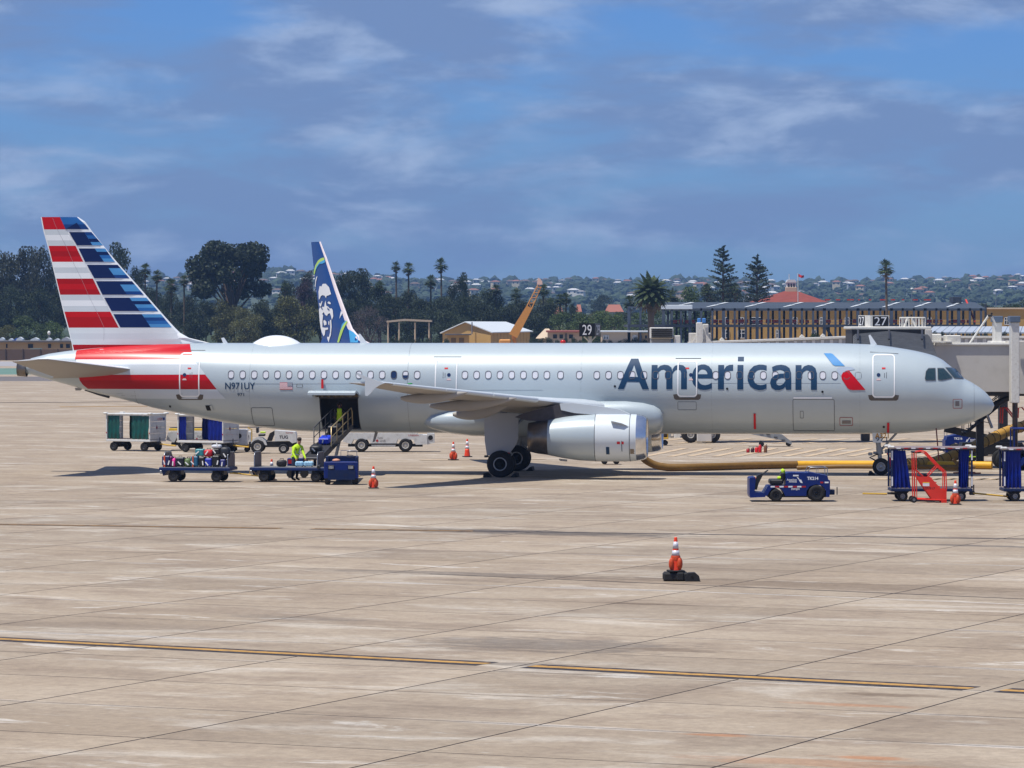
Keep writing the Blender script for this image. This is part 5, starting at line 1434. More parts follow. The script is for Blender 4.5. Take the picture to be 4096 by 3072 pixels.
# ---- red step stand
sp = gnd(912, 503.0); ks = 1 / (13.09 * F / sp.y)     # metres per unit of the measured drawing
st = thing('step_stand', 'red wheeled maintenance step stand SN917 with handrails', 'step stand', (gnd((3420 + 775 / 3.272) / 4, 503).x, sp.y + .5, 0))
sc_ = lambda pts: [((a - 775) * ks, (1035 - b) * ks) for a, b in pts]
M_STD = mat('stand_red', (222, 44, 24), 0.4, var=.10, scale=3, coat=.3)
for s_ in (-.34, .34):
    mb = MB(); mb.prism(sc_([(815, 695), (985, 690), (1140, 860), (1205, 855), (1205, 1010), (1010, 985), (880, 800)]), s_ - .015, s_ + .015, 0); mb.build('side_plate', [M_STD], st)
    T3 = lambda pts: [(x, s_, z) for x, z in sc_(pts)]
    bar('handrail', T3([(790, 370), (880, 358), (930, 365), (1100, 545), (1195, 625), (1205, 860)]), .022, M_STD, st); bar('handrail', T3([(875, 375), (930, 390), (1090, 560), (1180, 640), (1180, 860)]), .018, M_STD, st)
    bar('post', T3([(775, 380), (785, 960)]), .022, M_STD, st); bar('post', T3([(805, 380), (815, 980)]), .018, M_STD, st)
    bar('brace', T3([(815, 610), (900, 690)]), .018, M_STD, st); bar('brace', T3([(1085, 560), (960, 690)]), .02, M_STD, st); bar('base_rail', T3([(785, 985), (1205, 1000)]), .03, M_STD, st)
    mb = MB(); mb.prism(sc_([(1130, 990), (1205, 1000), (1205, 1034), (1135, 1034)]), s_ - .03, s_ + .03, 0); mb.build('foot', [M_STD], st)
    obj('wheel', wheel_mesh(.125, .06, .05, M_RUB, M_RIM, M_DKG, 16), st, (.0, s_ + (.05 if s_ > 0 else -.05), .125))
for i in range(4):
    a, b = 1160 - i * 55, 880 - i * 56; x_, z_ = sc_([(a, b)])[0]
    mb = MB(); mb.box((x_, 0, z_), (.16, .66, .02), 0); mb.build('step', [M_STD], st)
mb = MB(); mb.box((.11, 0, (1035 - 372) * ks), (.34, .7, .07), 0, ch=.03); mb.build('top_pad', [M_BK], st)
mb = MB(); mb.box(((935 - 775) * ks, -.36, (1035 - 792) * ks), (.115 * 2.2, .012, .14), 0); mb.box(((935 - 775) * ks, -.362, (1035 - 770) * ks), (.115 * 2.2, .014, .03), 1); mb.build('notice_plate', [M_LTX, mat('notice_yellow', (226, 190, 30), .5)], st)
mb = MB(); word(mb, 'SN917', ((922 - 775) * ks, -.358, (1035 - 862) * ks), (1, 0, 0), (0, 0, 1), w=130 * ks, h=32 * ks, bold=.01); mb.build('number_lettering', [mat('stencil_dark', (70, 12, 10), .6)], st)
mb = MB(); mb.ball(((930 - 775) * ks, -.1, (1035 - 680) * ks), (.1, .08, .06)); mb.build('grip', [M_BK], st)
# ------------------------------------------------------------------ belt loaders and tractors
M_BELT = mat('conveyor_belt', (34, 34, 38), .7, var=.15)
M_GOLD = mat('rail_brass', (170, 150, 110), .35, .6, var=.1)
def conveyor(parent, p0, p1, w=.62, name='conveyor', sidem=None, th=.22):
    p0, p1 = Vector(p0), Vector(p1); d = (p1 - p0).normalized(); s_ = Vector((d.y, -d.x, 0)).normalized(); u = s_.cross(d).normalized()
    if u.z < 0: u = -u
    mb = MB()
    def slab(a, b, hw, z0, z1, mi):
        q = [a - s_ * hw + u * z0, b - s_ * hw + u * z0, b + s_ * hw + u * z0, a + s_ * hw + u * z0]; q += [v + u * (z1 - z0) for v in q]
        mb.add(q, [(0, 3, 2, 1), (4, 5, 6, 7), (0, 1, 5, 4), (1, 2, 6, 5), (2, 3, 7, 6), (3, 0, 4, 7)], mi)
    slab(p0, p1, w / 2 - .05, -.03, .03, 0)
    o = mb.build(name + '_belt', [M_BELT], parent)
    for e_ in (-1, 1):
        mb = MB(); q = [p0 + s_ * e_ * (w / 2 - .05) - u * th, p1 + s_ * e_ * (w / 2 - .05) - u * th * .8, p1 + s_ * e_ * (w / 2 - .05) + u * .06, p0 + s_ * e_ * (w / 2 - .05) + u * .06]
        q += [v + s_ * e_ * .05 for v in q]
        mb.add(q, [(0, 1, 2, 3), (7, 6, 5, 4), (0, 4, 5, 1), (1, 5, 6, 2), (2, 6, 7, 3), (3, 7, 4, 0)], 0); mb.build(name + '_side', [sidem or M_DKG], parent)
    for p in (p0, p1):
        mb = MB(); mb.cyl(p - s_ * (w / 2 - .04), p + s_ * (w / 2 - .04), .06, n=12); mb.build('roller', [M_DKG], parent)
    return s_, u, d
# the blue loader at the open hold
bl = thing('belt_loader', 'blue belt loader with railed conveyor reaching into the open hold', 'belt loader', (0, 0, 0))
P0, P1 = at(311.5, 458.5, 173.2), at(344.5, 424.5, 178.6)
s_, u_, d_ = conveyor(bl, P0, P1, .80)
for e_, m in ((1, M_GOLD), (-1, M_DKG)):
    off = s_ * e_ * .40
    a, b = P0.lerp(P1, .33) + off, P0.lerp(P1, .93) + off
    up = Vector((0, 0, .86))
    bar('rail_top', [a, a + up * 1.0, b + up, b + up * .72 + d_ * .25, b + d_ * .3], .028, m, bl)
    for q in (.5, .68, .84): bar('rail_post', [P0.lerp(P1, q) + off, P0.lerp(P1, q) + off + up], .024, m, bl)
    bar('rail_mid', [a + up * .5, b + up * .5], .020, m, bl)
cb = gnd(341, 484.8); cbx = gnd(324, 484.8).x; cbx2 = gnd(358.2, 484.8).x
W_ = cbx2 - cbx
mb = MB(); mb.box((cb.x, cb.y + .45, .62), (W_, .9, .72), 0, ch=.03); mb.build('front_body', [M_TUG], bl)
mb = MB(); mb.box((cb.x + .02, cb.y - .012, .42), (W_ - .30, .03, .42), 0); mb.build('front_grille', [M_TUGD], bl)
mb = MB(); mb.box((cb.x + .06, cb.y + .95, 1.06), (W_ - .18, .06, .30), 0, ch=.02); mb.box((cb.x - .60, cb.y + .5, 1.06), (.12, .8, .30), 0, ch=.02); mb.box((cb.x + .66, cb.y + .5, 1.06), (.12, .8, .26), 0, ch=.02); mb.build('cab_tub', [M_TUGD], bl)
for q in (-.42, .42):
    mb = MB(); mb.box((cb.x + q, cb.y - .01, .74), (.26, .04, .18), 0, ch=.01)
    for k in range(4): mb.box((cb.x + q - .08 + k * .053, cb.y - .035, .74), (.018, .02, .11), 1)
    mb.build('headlamp', [M_BK, M_LTX], bl)
mb = MB(); mb.tube([(cb.x + .36 + .16 * math.cos(a), cb.y + .5 + .05 * math.sin(a), 1.20 + .05 * math.sin(a)) for a in [k * math.pi / 6 for k in range(13)]], .016, 5, caps=False); mb.build('steering_wheel', [M_BK], bl)
mb = MB(); mb.ball((cb.x - .22, cb.y + .4, 1.02), (.18, .2, .08), 8, 5); mb.build('seat_cloth', [mat('cloth_salmon', (206, 150, 124), .8)], bl)
bar('guard_rail', [(cb.x - .05, cb.y + 1.0, 1.0), (cb.x - .05, cb.y + 1.0, 1.42), (cb.x + .62, cb.y + 1.0, 1.42), (cb.x + .66, cb.y + 1.0, 1.0)], .018, M_CHR, bl); bar('guard_rail', [(cb.x + .25, cb.y + 1.0, 1.42), (cb.x + .25, cb.y + 1.0, 1.0)], .014, M_CHR, bl)
wl_ = wheel_mesh(.30, .24, .15, M_RUB, M_BK, M_RIM, 20)
for xx in (cbx + .14, cbx2 - .14):
    for yy in (cb.y + .32, cb.y + 6.4): obj('wheel', wl_, bl, (xx if yy < cb.y + 1 else cb.x + (xx - cb.x) * .6 - .2, yy, .30), R(90) * 0 + R(90))
mb = MB(); mb.box((cb.x - .05, cb.y + 4.2, .52), (1.0, 6.6, .35), 0); mb.build('chassis', [M_TUGD], bl)
a = P0.lerp(P1, .62)
bar('lift_arm', [(a.x + .35, cb.y + 2.4, .65), a + Vector((.3, .4, -.22))], .07, M_DKG, bl); bar('lift_arm', [(a.x - .3, cb.y + 2.4, .65), a + Vector((-.3, .4, -.22))], .07, M_DKG, bl)
a = P0.lerp(P1, .1); bar('front_leg', [a + Vector((0, 0, -.1)), Vector((a.x, a.y, .4)), Vector((cb.x, cb.y + 1.5, .5))], .08, M_TUGD, bl)
# dark bags riding the belt
for q, sz, col, lb, soft in ((.42, (.5, .62, .30), (24, 56, 190), 'bright blue hard suitcase riding up the conveyor', False), (.70, (.5, .55, .42), (22, 24, 34), 'dark suitcase high on the conveyor below the hold', False), (.15, (.55, .5, .36), (24, 24, 28), 'black bag at the foot of the conveyor beside the worker', True)):
    p = P0.lerp(P1, q); t = luggage('suitcase' if not soft else 'travel_bag', lb, p + u_ * .035, sz, col, 0, .2, 'suitcase' if not soft else 'bag', None, soft)
    t.rotation_euler = Matrix((s_, d_, u_)).transposed().to_euler() if True else (0, 0, 0)
# small blue box trailer behind the worker
mb = MB(); mb.box((0, 0, .62), (.9, .6, .5), 0, ch=.03); mb.box((-.25, -.31, .72), (.3, .02, .18), 1); mb.cyl((-.3, -.3, .18), (-.3, .3, .18), .18, n=16, mi=2); mb.cyl((.3, -.3, .18), (.3, .3, .18), .18, n=16, mi=2); mb.box((0, 0, .34), (.7, .3, .14), 2)
p = gnd(297, 478); tag(mb.build('equipment_box', [M_TUG, M_REFR, M_RUB], None, (p.x, p.y + .5, 0)), 'low blue equipment box on wheels behind the worker in the yellow vest', 'equipment box')

# white belt loaders seen under the fuselage
def white_loader(label, px0, px1, py, flip=False, group=None, number='UNI084'):
    a, b = gnd(px0, py), gnd(px1, py); L = b.x - a.x
    t = thing('belt_loader', label, 'belt loader', ((a.x + b.x) / 2, a.y + .8, 0), 0, group)
    k = -1 if flip else 1
    hw = .78
    wx = (-L / 2 + .98, L / 2 - 1.15)
    prof = [(-L / 2, .55), (-L / 2 + .1, .98), (L / 2 - .55, .98), (L / 2 - .5, .92), (L / 2, .90), (L / 2, .40), (wx[1] + .55, .38), (wx[1] + .42, .66), (wx[1] - .42, .66), (wx[1] - .55, .30), (wx[0] + .55, .30), (wx[0] + .42, .66), (wx[0] - .42, .66), (wx[0] - .55, .42)]
    mb = MB(); mb.prism([(x * k, z) for x, z in prof], -hw + .06, hw - .06, 0); mb.build('body', [M_WT], t)
    mb = MB(); mb.box((0, 0, .34), (L - .5, .9, .14), 0); mb.box(((wx[0] + wx[1]) / 2 * k, -hw + .055, .42), (1.7, .012, .07), 0); mb.build('chassis', [M_BK], t)
    for x_ in wx:
        for s2_ in (-1, 1): obj('wheel', W_WHITE, t, (x_ * k, s2_ * (hw - .10), .36))
    z0_, z1_ = 1.10, 1.34
    mb = MB(); mb.box((-.1 * k, 0, 1.12), (L * .9, .7, .12), 0, ch=.02); mb.box((-.1 * k, 0, 1.19), (L * .88, .55, .04), 1); mb.build('conveyor_belt', [mat('loader_yellow', (214, 176, 40), .5, var=.12), M_BELT], t)
    mb = MB(); mb.prism([(L / 2 * k, .38), ((L / 2 + .38) * k, .48), ((L / 2 + .38) * k, .98), (L / 2 * k, 1.0)], -.6, .6, 0); mb.cyl(((L / 2 + .18) * k, -.62, .76), ((L / 2 + .18) * k, -.60, .76), .13, n=14, mi=1); mb.build('rear_counterweight', [M_WT, M_BK], t)
    mb = MB(); word(mb, 'TUG', (-.42, -hw + .052, .70), (1, 0, 0), (0, 0, 1), w=.30, h=.10); word(mb, 'unifi', (-.28, -hw + .052, .54), (1, 0, 0), (0, 0, 1), w=.3, h=.12); mb.prism([(-.5, .60), (-.41, .52), (-.34, .6), (-.42, .68)], -hw + .05, -hw + .056, 1); mb.build('lettering', [mat('lettering_grey', (90, 84, 84), .5), M_REFR], t)
    mb = MB(); word(mb, number, (L / 2 - 1.0, -hw + .052, .84), (1, 0, 0), (0, 0, 1), w=.55, h=.09); mb.build('unit_number', [M_REFR], t)
    return t
white_loader('long white belt loader with yellow conveyor top under the rear fuselage', 343, 427, 452.0)
white_loader('long white belt loader mostly hidden behind the white curtained carts', 166, 243, 450.4, number='UNI021')
# white tractor with a boxy hood
wt = gnd(272, 453.4)
t = thing('baggage_tractor', 'white baggage tractor with large rear wheels and a boxy hood', 'tractor', (wt.x, wt.y + .7, 0))
kk = 1 / (16.09 * F / wt.y); xo = gnd((950 + 575 / 4.022) / 4, 453.4).x
c9 = lambda pts: [((a - 575) * kk, (1060 - b) * kk) for a, b in pts]
mb = MB(); mb.prism(c9([(615, 690), (945, 715), (960, 760), (965, 880), (900, 900), (850, 860), (615, 865)]), -.62, .62, 0); mb.build('hood', [M_WT], t)
mb = MB(); mb.prism(c9([(195, 880), (960, 870), (960, 960), (200, 965)]), -.4, .4, 0); mb.build('chassis', [M_BK], t)
mb = MB(); mb.prism(c9([(230, 900), (260, 840), (330, 800), (410, 810), (470, 860), (495, 930), (460, 925), (430, 870), (350, 835), (280, 860), (250, 905)]), -.66, -.40, 0); mb.build('mudguard', [M_WT], t)
mb = MB(); mb.prism(c9([(230, 900), (260, 840), (330, 800), (410, 810), (470, 860), (495, 930), (460, 925), (430, 870), (350, 835), (280, 860), (250, 905)]), .40, .66, 0); mb.build('mudguard', [M_WT], t)
for s_ in (-1, 1): obj('wheel', W_WHITE, t, ((340 - 575) * kk, s_ * .60, .36)); obj('wheel', W_WSML, t, ((755 - 575) * kk, s_ * .60, .25))
mb = MB(); mb.box(((400 - 575) * kk, 0, (1060 - 770) * kk), (.34, .8, .12), 0, ch=.03); mb.box(((330 - 575) * kk, 0, (1060 - 690) * kk), (.12, .8, .3), 0, ch=.03); mb.build('seat', [M_BK], t)
mb = MB(); mb.prism(c9([(480, 865), (530, 740), (600, 700), (615, 720), (560, 865)]), -.3, .3, 0); mb.build('dashboard', [M_BK], t)
mb = MB(); word(mb, 'TUG', ((690 - 575) * kk, -.626, (1060 - 822) * kk), (1, 0, 0), (0, 0, 1), w=140 * kk, h=50 * kk, bold=.02); mb.build('lettering', [M_BK], t); mb = MB(); word(mb, 'TU7757', ((790 - 575) * kk, -.626, (1060 - 742) * kk), (1, 0, 0), (0, 0, 1), w=125 * kk, h=24 * kk); mb.build('fleet_number', [M_REFR], t)
mb = MB(); mb.box(((420 - 575) * kk, -.2, (1060 - 725) * kk), (.3, .2, .08), 0, ch=.03); tag(mb.build('safety_vest', [M_HIV], None, (wt.x, wt.y + .7, 0)), 'hi-vis vest lying on the seat of the white tractor', 'vest')
# white generator cart next to it
p = gnd(240, 452)
t = thing('ground_power_cart', 'white ground power cart with round vent and yellow frame beside the white tractor', 'power cart', (p.x, p.y + .6, 0))
mb = MB(); mb.box((0, 0, .78), (.75, 1.0, .84), 0, ch=.02); mb.build('cabinet', [M_WT], t)
mb = MB(); mb.cyl((-.05, -.51, .85), (-.05, -.50, .85), .13, n=16); mb.build('vent', [M_BK], t)
mb = MB(); mb.box((.05, 0, .30), (1.2, .9, .10), 0, ch=.02); mb.tube([(.4, -.45, .35), (.62, -.45, .5), (.62, -.45, 1.2), (.4, -.45, 1.3)], .03, 6); mb.build('frame', [M_YBAR], t)
for q in (-.35, .35):
    for s_ in (-1, 1): obj('wheel', wheel_mesh(.14, .09, .06, M_RUB, M_DKG, M_DKG, 14), t, (q, s_ * .42, .14))

# right-hand cluster: second blue tractor, dark loader with lime trim, blue canopy tractor
p = gnd(947, 456)
tug('dark blue baggage tractor numbered TK216 behind the striped air hose', (p.x + 3.0, p.y + .6, 0), math.pi, 'TK216', plate='DW5J36')
p = gnd(1012, 470.5)
tug('dark blue canopied tractor behind the rearmost blue-curtained cart', (p.x - .2, p.y + .6, 0), 0, 'TK209', canopy=True, plate='DW5J29')
q0 = gnd(960, 462)
t = thing('belt_loader', 'black belt loader with lime green trim under the jet bridge cab', 'belt loader', (q0.x, q0.y + .9, 0))
M_LIME = mat('lime_paint', (168, 206, 40), .45, var=.1)
mb = MB(); mb.prism([(0.0, .35), (0.15, .95), (3.1, .95), (3.3, .7), (3.3, .35)], -.7, .7, 0); mb.build('body', [M_BK], t)
conveyor(t, (-.6, 0, 1.75), (2.9, 0, .95), .8, 'conveyor', M_BK, .3)
bar('guard_rail', [(.55, -.74, .25), (.75, -.74, 1.0), (1.5, -.74, 1.22), (2.6, -.74, 1.32)], .05, M_LIME, t); bar('guard_rail', [(.35, -.74, .25), (1.1, -.74, .25), (1.1, -.74, .8)], .03, M_LIME, t)
mb = MB(); mb.box((-.5, -.45, 1.86), (.6, .06, .10), 0, rz=0); mb.build('bumper', [mat('bumper_green', (50, 160, 60), .5)], t)
for x_ in (.6, 2.6):
    for s_ in (-1, 1): obj('wheel', wl_, t, (x_, s_ * .62, .30))
for k in range(4): bar('side_rail', [(-.2 + k * .45, .5, 1.6 - k * .1), (-.2 + k * .45, .5, 2.3 - k * .1)], .02, M_DKG, t)
bar('side_rail', [(-.2, .5, 2.3), (1.6, .5, 1.9)], .02, M_DKG, t)

# ------------------------------------------------------------------ hoses
def hose(name, label, pts, r, m, cat='hose', ribs=None, group=None, n=14):
    P = [Vector(p) for p in pts]; out = []
    for i in range(len(P) - 1):
        a, b, c, d = P[max(i - 1, 0)], P[i], P[i + 1], P[min(i + 2, len(P) - 1)]
        for k in range(8):
            t_ = k / 8; out.append(.5 * ((2 * b) + (c - a) * t_ + (2 * a - 5 * b + 4 * c - d) * t_ ** 2 + (3 * b - a - 3 * c + d) * t_ ** 3))
    out.append(P[-1])
    for v in out: v.z = max(v.z, r - .01)
    t = thing(name, label, cat, (out[0].x, out[0].y, 0), 0, group); o = Vector((out[0].x, out[0].y, 0))
    mb = MB(); mb.tube([v - o for v in out], r, n); mb.build('tube', [m], t)
    if ribs:
        rm = MB(); ax = [(r * 1.03 * math.cos(a), r * 1.03 * math.sin(a)) for a in [k * math.pi / 8 for k in range(17)]]
        rm.tube([(0, a, b) for a, b in ax], .014, 5, caps=False); me = rm.mesh('rib', [M_BK])
        acc = 0
        for i in range(1, len(out) - 1):
            acc += (out[i] - out[i - 1]).length
            if acc >= ribs:
                acc = 0; d = (out[i + 1] - out[i - 1]).normalized(); q = obj('rib', me, t, out[i] - o); q.rotation_euler = d.to_track_quat('X', 'Z').to_euler()
    return t
M_HBR = mat('hose_ochre', (122, 90, 36), .6, var=.18, scale=4, bump=.2)
M_HYL = mat('hose_yellow', (226, 170, 36), .6, var=.10, scale=3, bump=.1)
def hp(px, py, dy=0.0): v = gnd(px, py); return (v.x, v.y + dy, .17)
hose('air_hose', 'fat ochre air hose running from the belly of the silver airliner along the ground', [(3.9, 182.6, 1.75), (5.4, 182.8, 1.25), (6.3, 183.0, .45), (7.2, 183.1, .17), hp(700, 470.6), hp(760, 469.0), hp(797, 468.3)], .175, M_HBR)
hose('air_hose', 'bright yellow air hose continuing from the ochre hose past the nose wheel', [hp(797, 468.3), hp(830, 468.0), hp(870, 468.0), hp(920, 468.2), hp(960, 468.6), hp(992, 469.0)], .18, M_HYL)
hose('air_hose', 'thinner ochre hose lying in front of the bright yellow hose', [(gnd(797, 469.6).x, gnd(797, 469.6).y - .15, .09), hp(840, 470.2), hp(880, 470.4), hp(930, 470.6), hp(975, 470.6)], .10, M_HBR)
A1 = at(1050, 418, 192); A2 = at(1010, 430.5, 190.5); A3 = at(985, 441.5, 189.5); A4 = at(955, 455, 188); 
hose('air_hose', 'ochre air hose with black rings sloping down from the jet bridge', [A1, A2, A3, A4, at(925, 464.5, 186.6), hp(905, 469.5), hp(893, 470.0)], .26, mat('hose_mustard', (176, 134, 52), .6, var=.15, scale=4, bump=.2), ribs=.30)
# loose bits
mb = MB(); mb.prism([(0, 0), (1.3, 0), (1.2, .12), (.75, .55), (.65, .5), (.9, .2), (.1, .1)], -.2, .2, 0); p = gnd(938, 470.5); tag(mb.build('folded_hose', [M_HBR], None, (p.x, p.y, 0)), 'folded piece of ochre hose lying beside the yellow hose', 'hose')
for k, (a, b) in enumerate(((961, 474.0), (968, 473.6), (974, 474.3))):
    mb = MB(); mb.box((0, 0, .05), (.7, .06, .06), 0, rz=.2 * k, ch=.01); mb.box((-.2, .02, .05), (.3, .07, .05), 1, rz=.2 * k); p = gnd(a, b); tag(mb.build('tow_pin_bar', [mat('bar_rust', (150, 70, 40), .7), M_LTX], None, (p.x, p.y, 0)), 'short red and white striped bar lying on the concrete beyond the curtained cart', 'bar', 'striped bars on the concrete')

# fire bottles, small yellow trolleys, stair beyond the fuselage
for k, (a, col, h_) in enumerate(((748, (150, 20, 20), .22), (752.5, (50, 14, 14), .26), (756.5, (196, 20, 24), .30), (760, (190, 20, 22), .42), (765.5, (110, 70, 40), .40))):
    p = gnd(a, 452.5); mb = MB(); mb.lathe([(0, .09), (h_ * .8, .09), (h_ * .92, .04), (h_, .03), (h_, .001)], (0, 0, 0), 'z', 12); mb.lathe([(0, .09), (0, .001)], (0, 0, 0), 'z', 12)
    mb.tube([(0, 0, h_), (.06, 0, h_ + .03), (.10, 0, h_ * .6)], .015, 5, mi=1)
    tag(mb.build('fire_bottle', [mat('bottle_%d' % k, col, .4), M_BK], None, (p.x, p.y, 0)), ['short dark red bottle at the end of the bottle row', 'squat near-black bottle in the bottle row', 'bright red bottle in the middle of the bottle row', 'tall bright red bottle in the bottle row', 'tan bottle standing a little apart from the red ones'][k], 'bottle')
def cage_trolley(label, px0, px1, py, zt, group=None):
    a, b = gnd(px0, py), gnd(px1, py); L = b.x - a.x
    t = thing('trolley', label, 'trolley', ((a.x + b.x) / 2, a.y + .5, 0))
    M_Y = mat('trolley_yellow', (200, 158, 30), .5, var=.15)
    mb = MB(); mb.box((0, 0, .40), (L, .9, .08), 0, ch=.02); mb.build('deck', [M_Y], t)
    for k in range(5):
        for s_ in (-.42, .42): bar('upright', [(-L / 2 + .03 + k * (L - .06) / 4, s_, .4), (-L / 2 + .03 + k * (L - .06) / 4, s_, zt)], .025, M_Y, t)
    for s_ in (-.42, .42): bar('top_rail', [(-L / 2, s_, zt), (L / 2, s_, zt)], .03, M_Y, t)
    mb = MB(); mb.box((0, 0, .40 + (zt - .4) * .4), (L - .1, .7, (zt - .4) * .7), 0, ch=.05); mb.build('load', [mat('trolley_load', (70, 54, 24), .8, var=.3, scale=8)], t)
    for k in (-.35, .35):
        for s_ in (-.35, .35): obj('wheel', wheel_mesh(.15, .08, .06, M_RUB, M_DKG, M_DKG, 14), t, (k * L, s_, .15))
    return t
cage_trolley('yellow caged trolley standing beyond the far engine', 648.5, 668.5, 445.5, 1.15)
cage_trolley('low yellow trolley whose wheels show below the near engine', 602, 619, 464.5, .75)
p = gnd(745, 446.5)
t = thing('mobile_stair', 'grey folded stair unit on small wheels beyond the fuselage', 'stairs', (p.x, p.y + .5, 0))
mb = MB(); mb.prism([(0, .75), (2.0, .35), (2.6, .10), (2.62, .25), (2.1, .65), (.3, 1.2)], -.4, .4, 0); mb.build('stringer', [M_GEAR], t)
for k in range(5): mb = MB(); mb.box((.45 + k * .42, 0, 1.0 - k * .16), (.2, .9, .04), 0); mb.build('tread', [M_DKG], t)
for x_ in (.95, 2.45): 
    for s_ in (-.35, .35): obj('wheel', wheel_mesh(.13, .08, .05, M_RUB, M_DKG, M_DKG, 12), t, (x_, s_, .13))

# ------------------------------------------------------------------ people
def person(label, loc, J, bones, mats, rz=0.0, feet=True, bands=()):
    """One continuous skinned body. J: joint -> (x,y,z,radius); bones: (a,b,material index)."""
    t = thing('person', label, 'person', loc, rz, None)
    names = list(J); vi = {n: i for i, n in enumerate(names)}
    me = bpy.data.meshes.new('sk'); me.from_pydata([J[n][:3] for n in names], [(vi[a], vi[b]) for a, b, _ in bones], []); me.update()
    o = bpy.data.objects.new('sk', me); COL.objects.link(o)
    sk = o.modifiers.new('s', 'SKIN'); sb = o.modifiers.new('u', 'SUBSURF'); sb.levels = 2; sb.render_levels = 2
    lay = me.skin_vertices[0] if me.skin_vertices else None
    for n in names: lay.data[vi[n]].radius = (J[n][3], J[n][3] * (J[n][4] if len(J[n]) > 4 else 1)); lay.data[vi[n]].use_root = (n == 'pelvis')
    dg = bpy.context.evaluated_depsgraph_get(); m2 = bpy.data.meshes.new_from_object(o.evaluated_get(dg))
    bpy.data.objects.remove(o); bpy.data.meshes.remove(me)
    m2.materials.clear()
    for m in mats: m2.materials.append(m)
    seg = [(Vector(J[a][:3]), Vector(J[b][:3]), mi, (J[a][3] + J[b][3]) / 2) for a, b, mi in bones]
    for p in m2.polygons:
        c = p.center; best = 1e9
        for a, b, mi, r_ in seg:
            d = b - a; u = max(0, min(1, (c - a).dot(d) / max(1e-9, d.length_squared))); q = (c - a - d * u).length - r_ * .8
            if q < best: best, p.material_index = q, mi
        p.use_smooth = True
    m2.name = 'body'; obj('body', m2, t)
    return t
M_SKIN = mat('skin', (176, 124, 96), .55, var=.08); M_HAIR = mat('hair_dark', (40, 28, 22), .7); M_TROU = mat('trousers_navy', (26, 36, 62), .8, var=.2, scale=8); M_BOOT = mat('boots_black', (18, 17, 17), .6)
def hand(J, B, side, w, p, d, mi):
    """palm and five separate fingers from wrist name w at p, pointing d."""
    p, d = Vector(p), Vector(d).normalized(); s = d.cross(Vector((0, 0, 1))); s = s.normalized() if s.length > .1 else Vector((1, 0, 0)); dn = d.cross(s)
    pm = 'palm' + side; c = p + d * .07; J[pm] = (*c, .034, .6); B.append((w, pm, mi))
    for i, (o_, l_) in enumerate(((-.030, .070), (-.010, .082), (.010, .078), (.029, .062))):
        a, b = 'f%s%d' % (side, i), 'g%s%d' % (side, i); q = c + s * o_ + d * .035
        J[a] = (*q, .011); J[b] = (*(q + d * l_ * .8 + dn * .02), .008); B += [(pm, a, mi), (a, b, mi)]
    q = c + s * .05 - d * .01; J['th' + side] = (*q, .012); J['ti' + side] = (*(q + d * .05 + s * .012), .009); B += [(pm, 'th' + side, mi), ('th' + side, 'ti' + side, mi)]
J = {'pelvis': (.04, 0, .98, .175, .85), 'waist': (.07, -.01, 1.14, .175, .85), 'chest': (.14, -.03, 1.36, .215, .85), 'upper': (.18, -.05, 1.50, .165, .85), 'neck': (.22, -.07, 1.60, .06), 'jaw': (.255, -.11, 1.665, .075), 'skull': (.245, -.09, 1.775, .108),
     'hipl': (.0, -.10, .92, .105), 'kneel': (-.02, -.16, .50, .075), 'anklel': (-.06, -.10, .09, .055), 'toel': (.10, -.24, .045, .045), 'hipr': (.12, .10, .92, .105), 'kneer': (.16, .06, .50, .075), 'ankler': (.12, .12, .09, .055), 'toer': (.26, .0, .045, .045),
     'shl': (.04, -.17, 1.47, .085), 'ell': (-.02, -.30, 1.20, .062), 'wrl': (.12, -.44, 1.00, .042), 'shr': (.34, .06, 1.47, .085), 'elr': (.42, -.10, 1.22, .062), 'wrr': (.52, -.28, 1.00, .042)}
B = [('pelvis', 'waist', 1), ('waist', 'chest', 1), ('chest', 'upper', 1), ('upper', 'neck', 2), ('neck', 'jaw', 2), ('jaw', 'skull', 2), ('pelvis', 'hipl', 0), ('hipl', 'kneel', 0), ('kneel', 'anklel', 0), ('anklel', 'toel', 3), ('pelvis', 'hipr', 0), ('hipr', 'kneer', 0), ('kneer', 'ankler', 0), ('ankler', 'toer', 3), ('upper', 'shl', 1), ('shl', 'ell', 1), ('ell', 'wrl', 1), ('upper', 'shr', 1), ('shr', 'elr', 1), ('elr', 'wrr', 1)]
hand(J, B, 'l', 'wrl', J['wrl'][:3], (.35, -.35, -.85), 2); hand(J, B, 'r', 'wrr', J['wrr'][:3], (.3, -.35, -.85), 2)
wp = gnd((950 + 905 / 4.022) / 4, 480.7)
wk = person('worker in a hi-vis yellow long-sleeved top and navy trousers bending over the suitcases', (wp.x, wp.y, 0), J, B, [M_TROU, M_HIV, M_SKIN, M_BOOT])
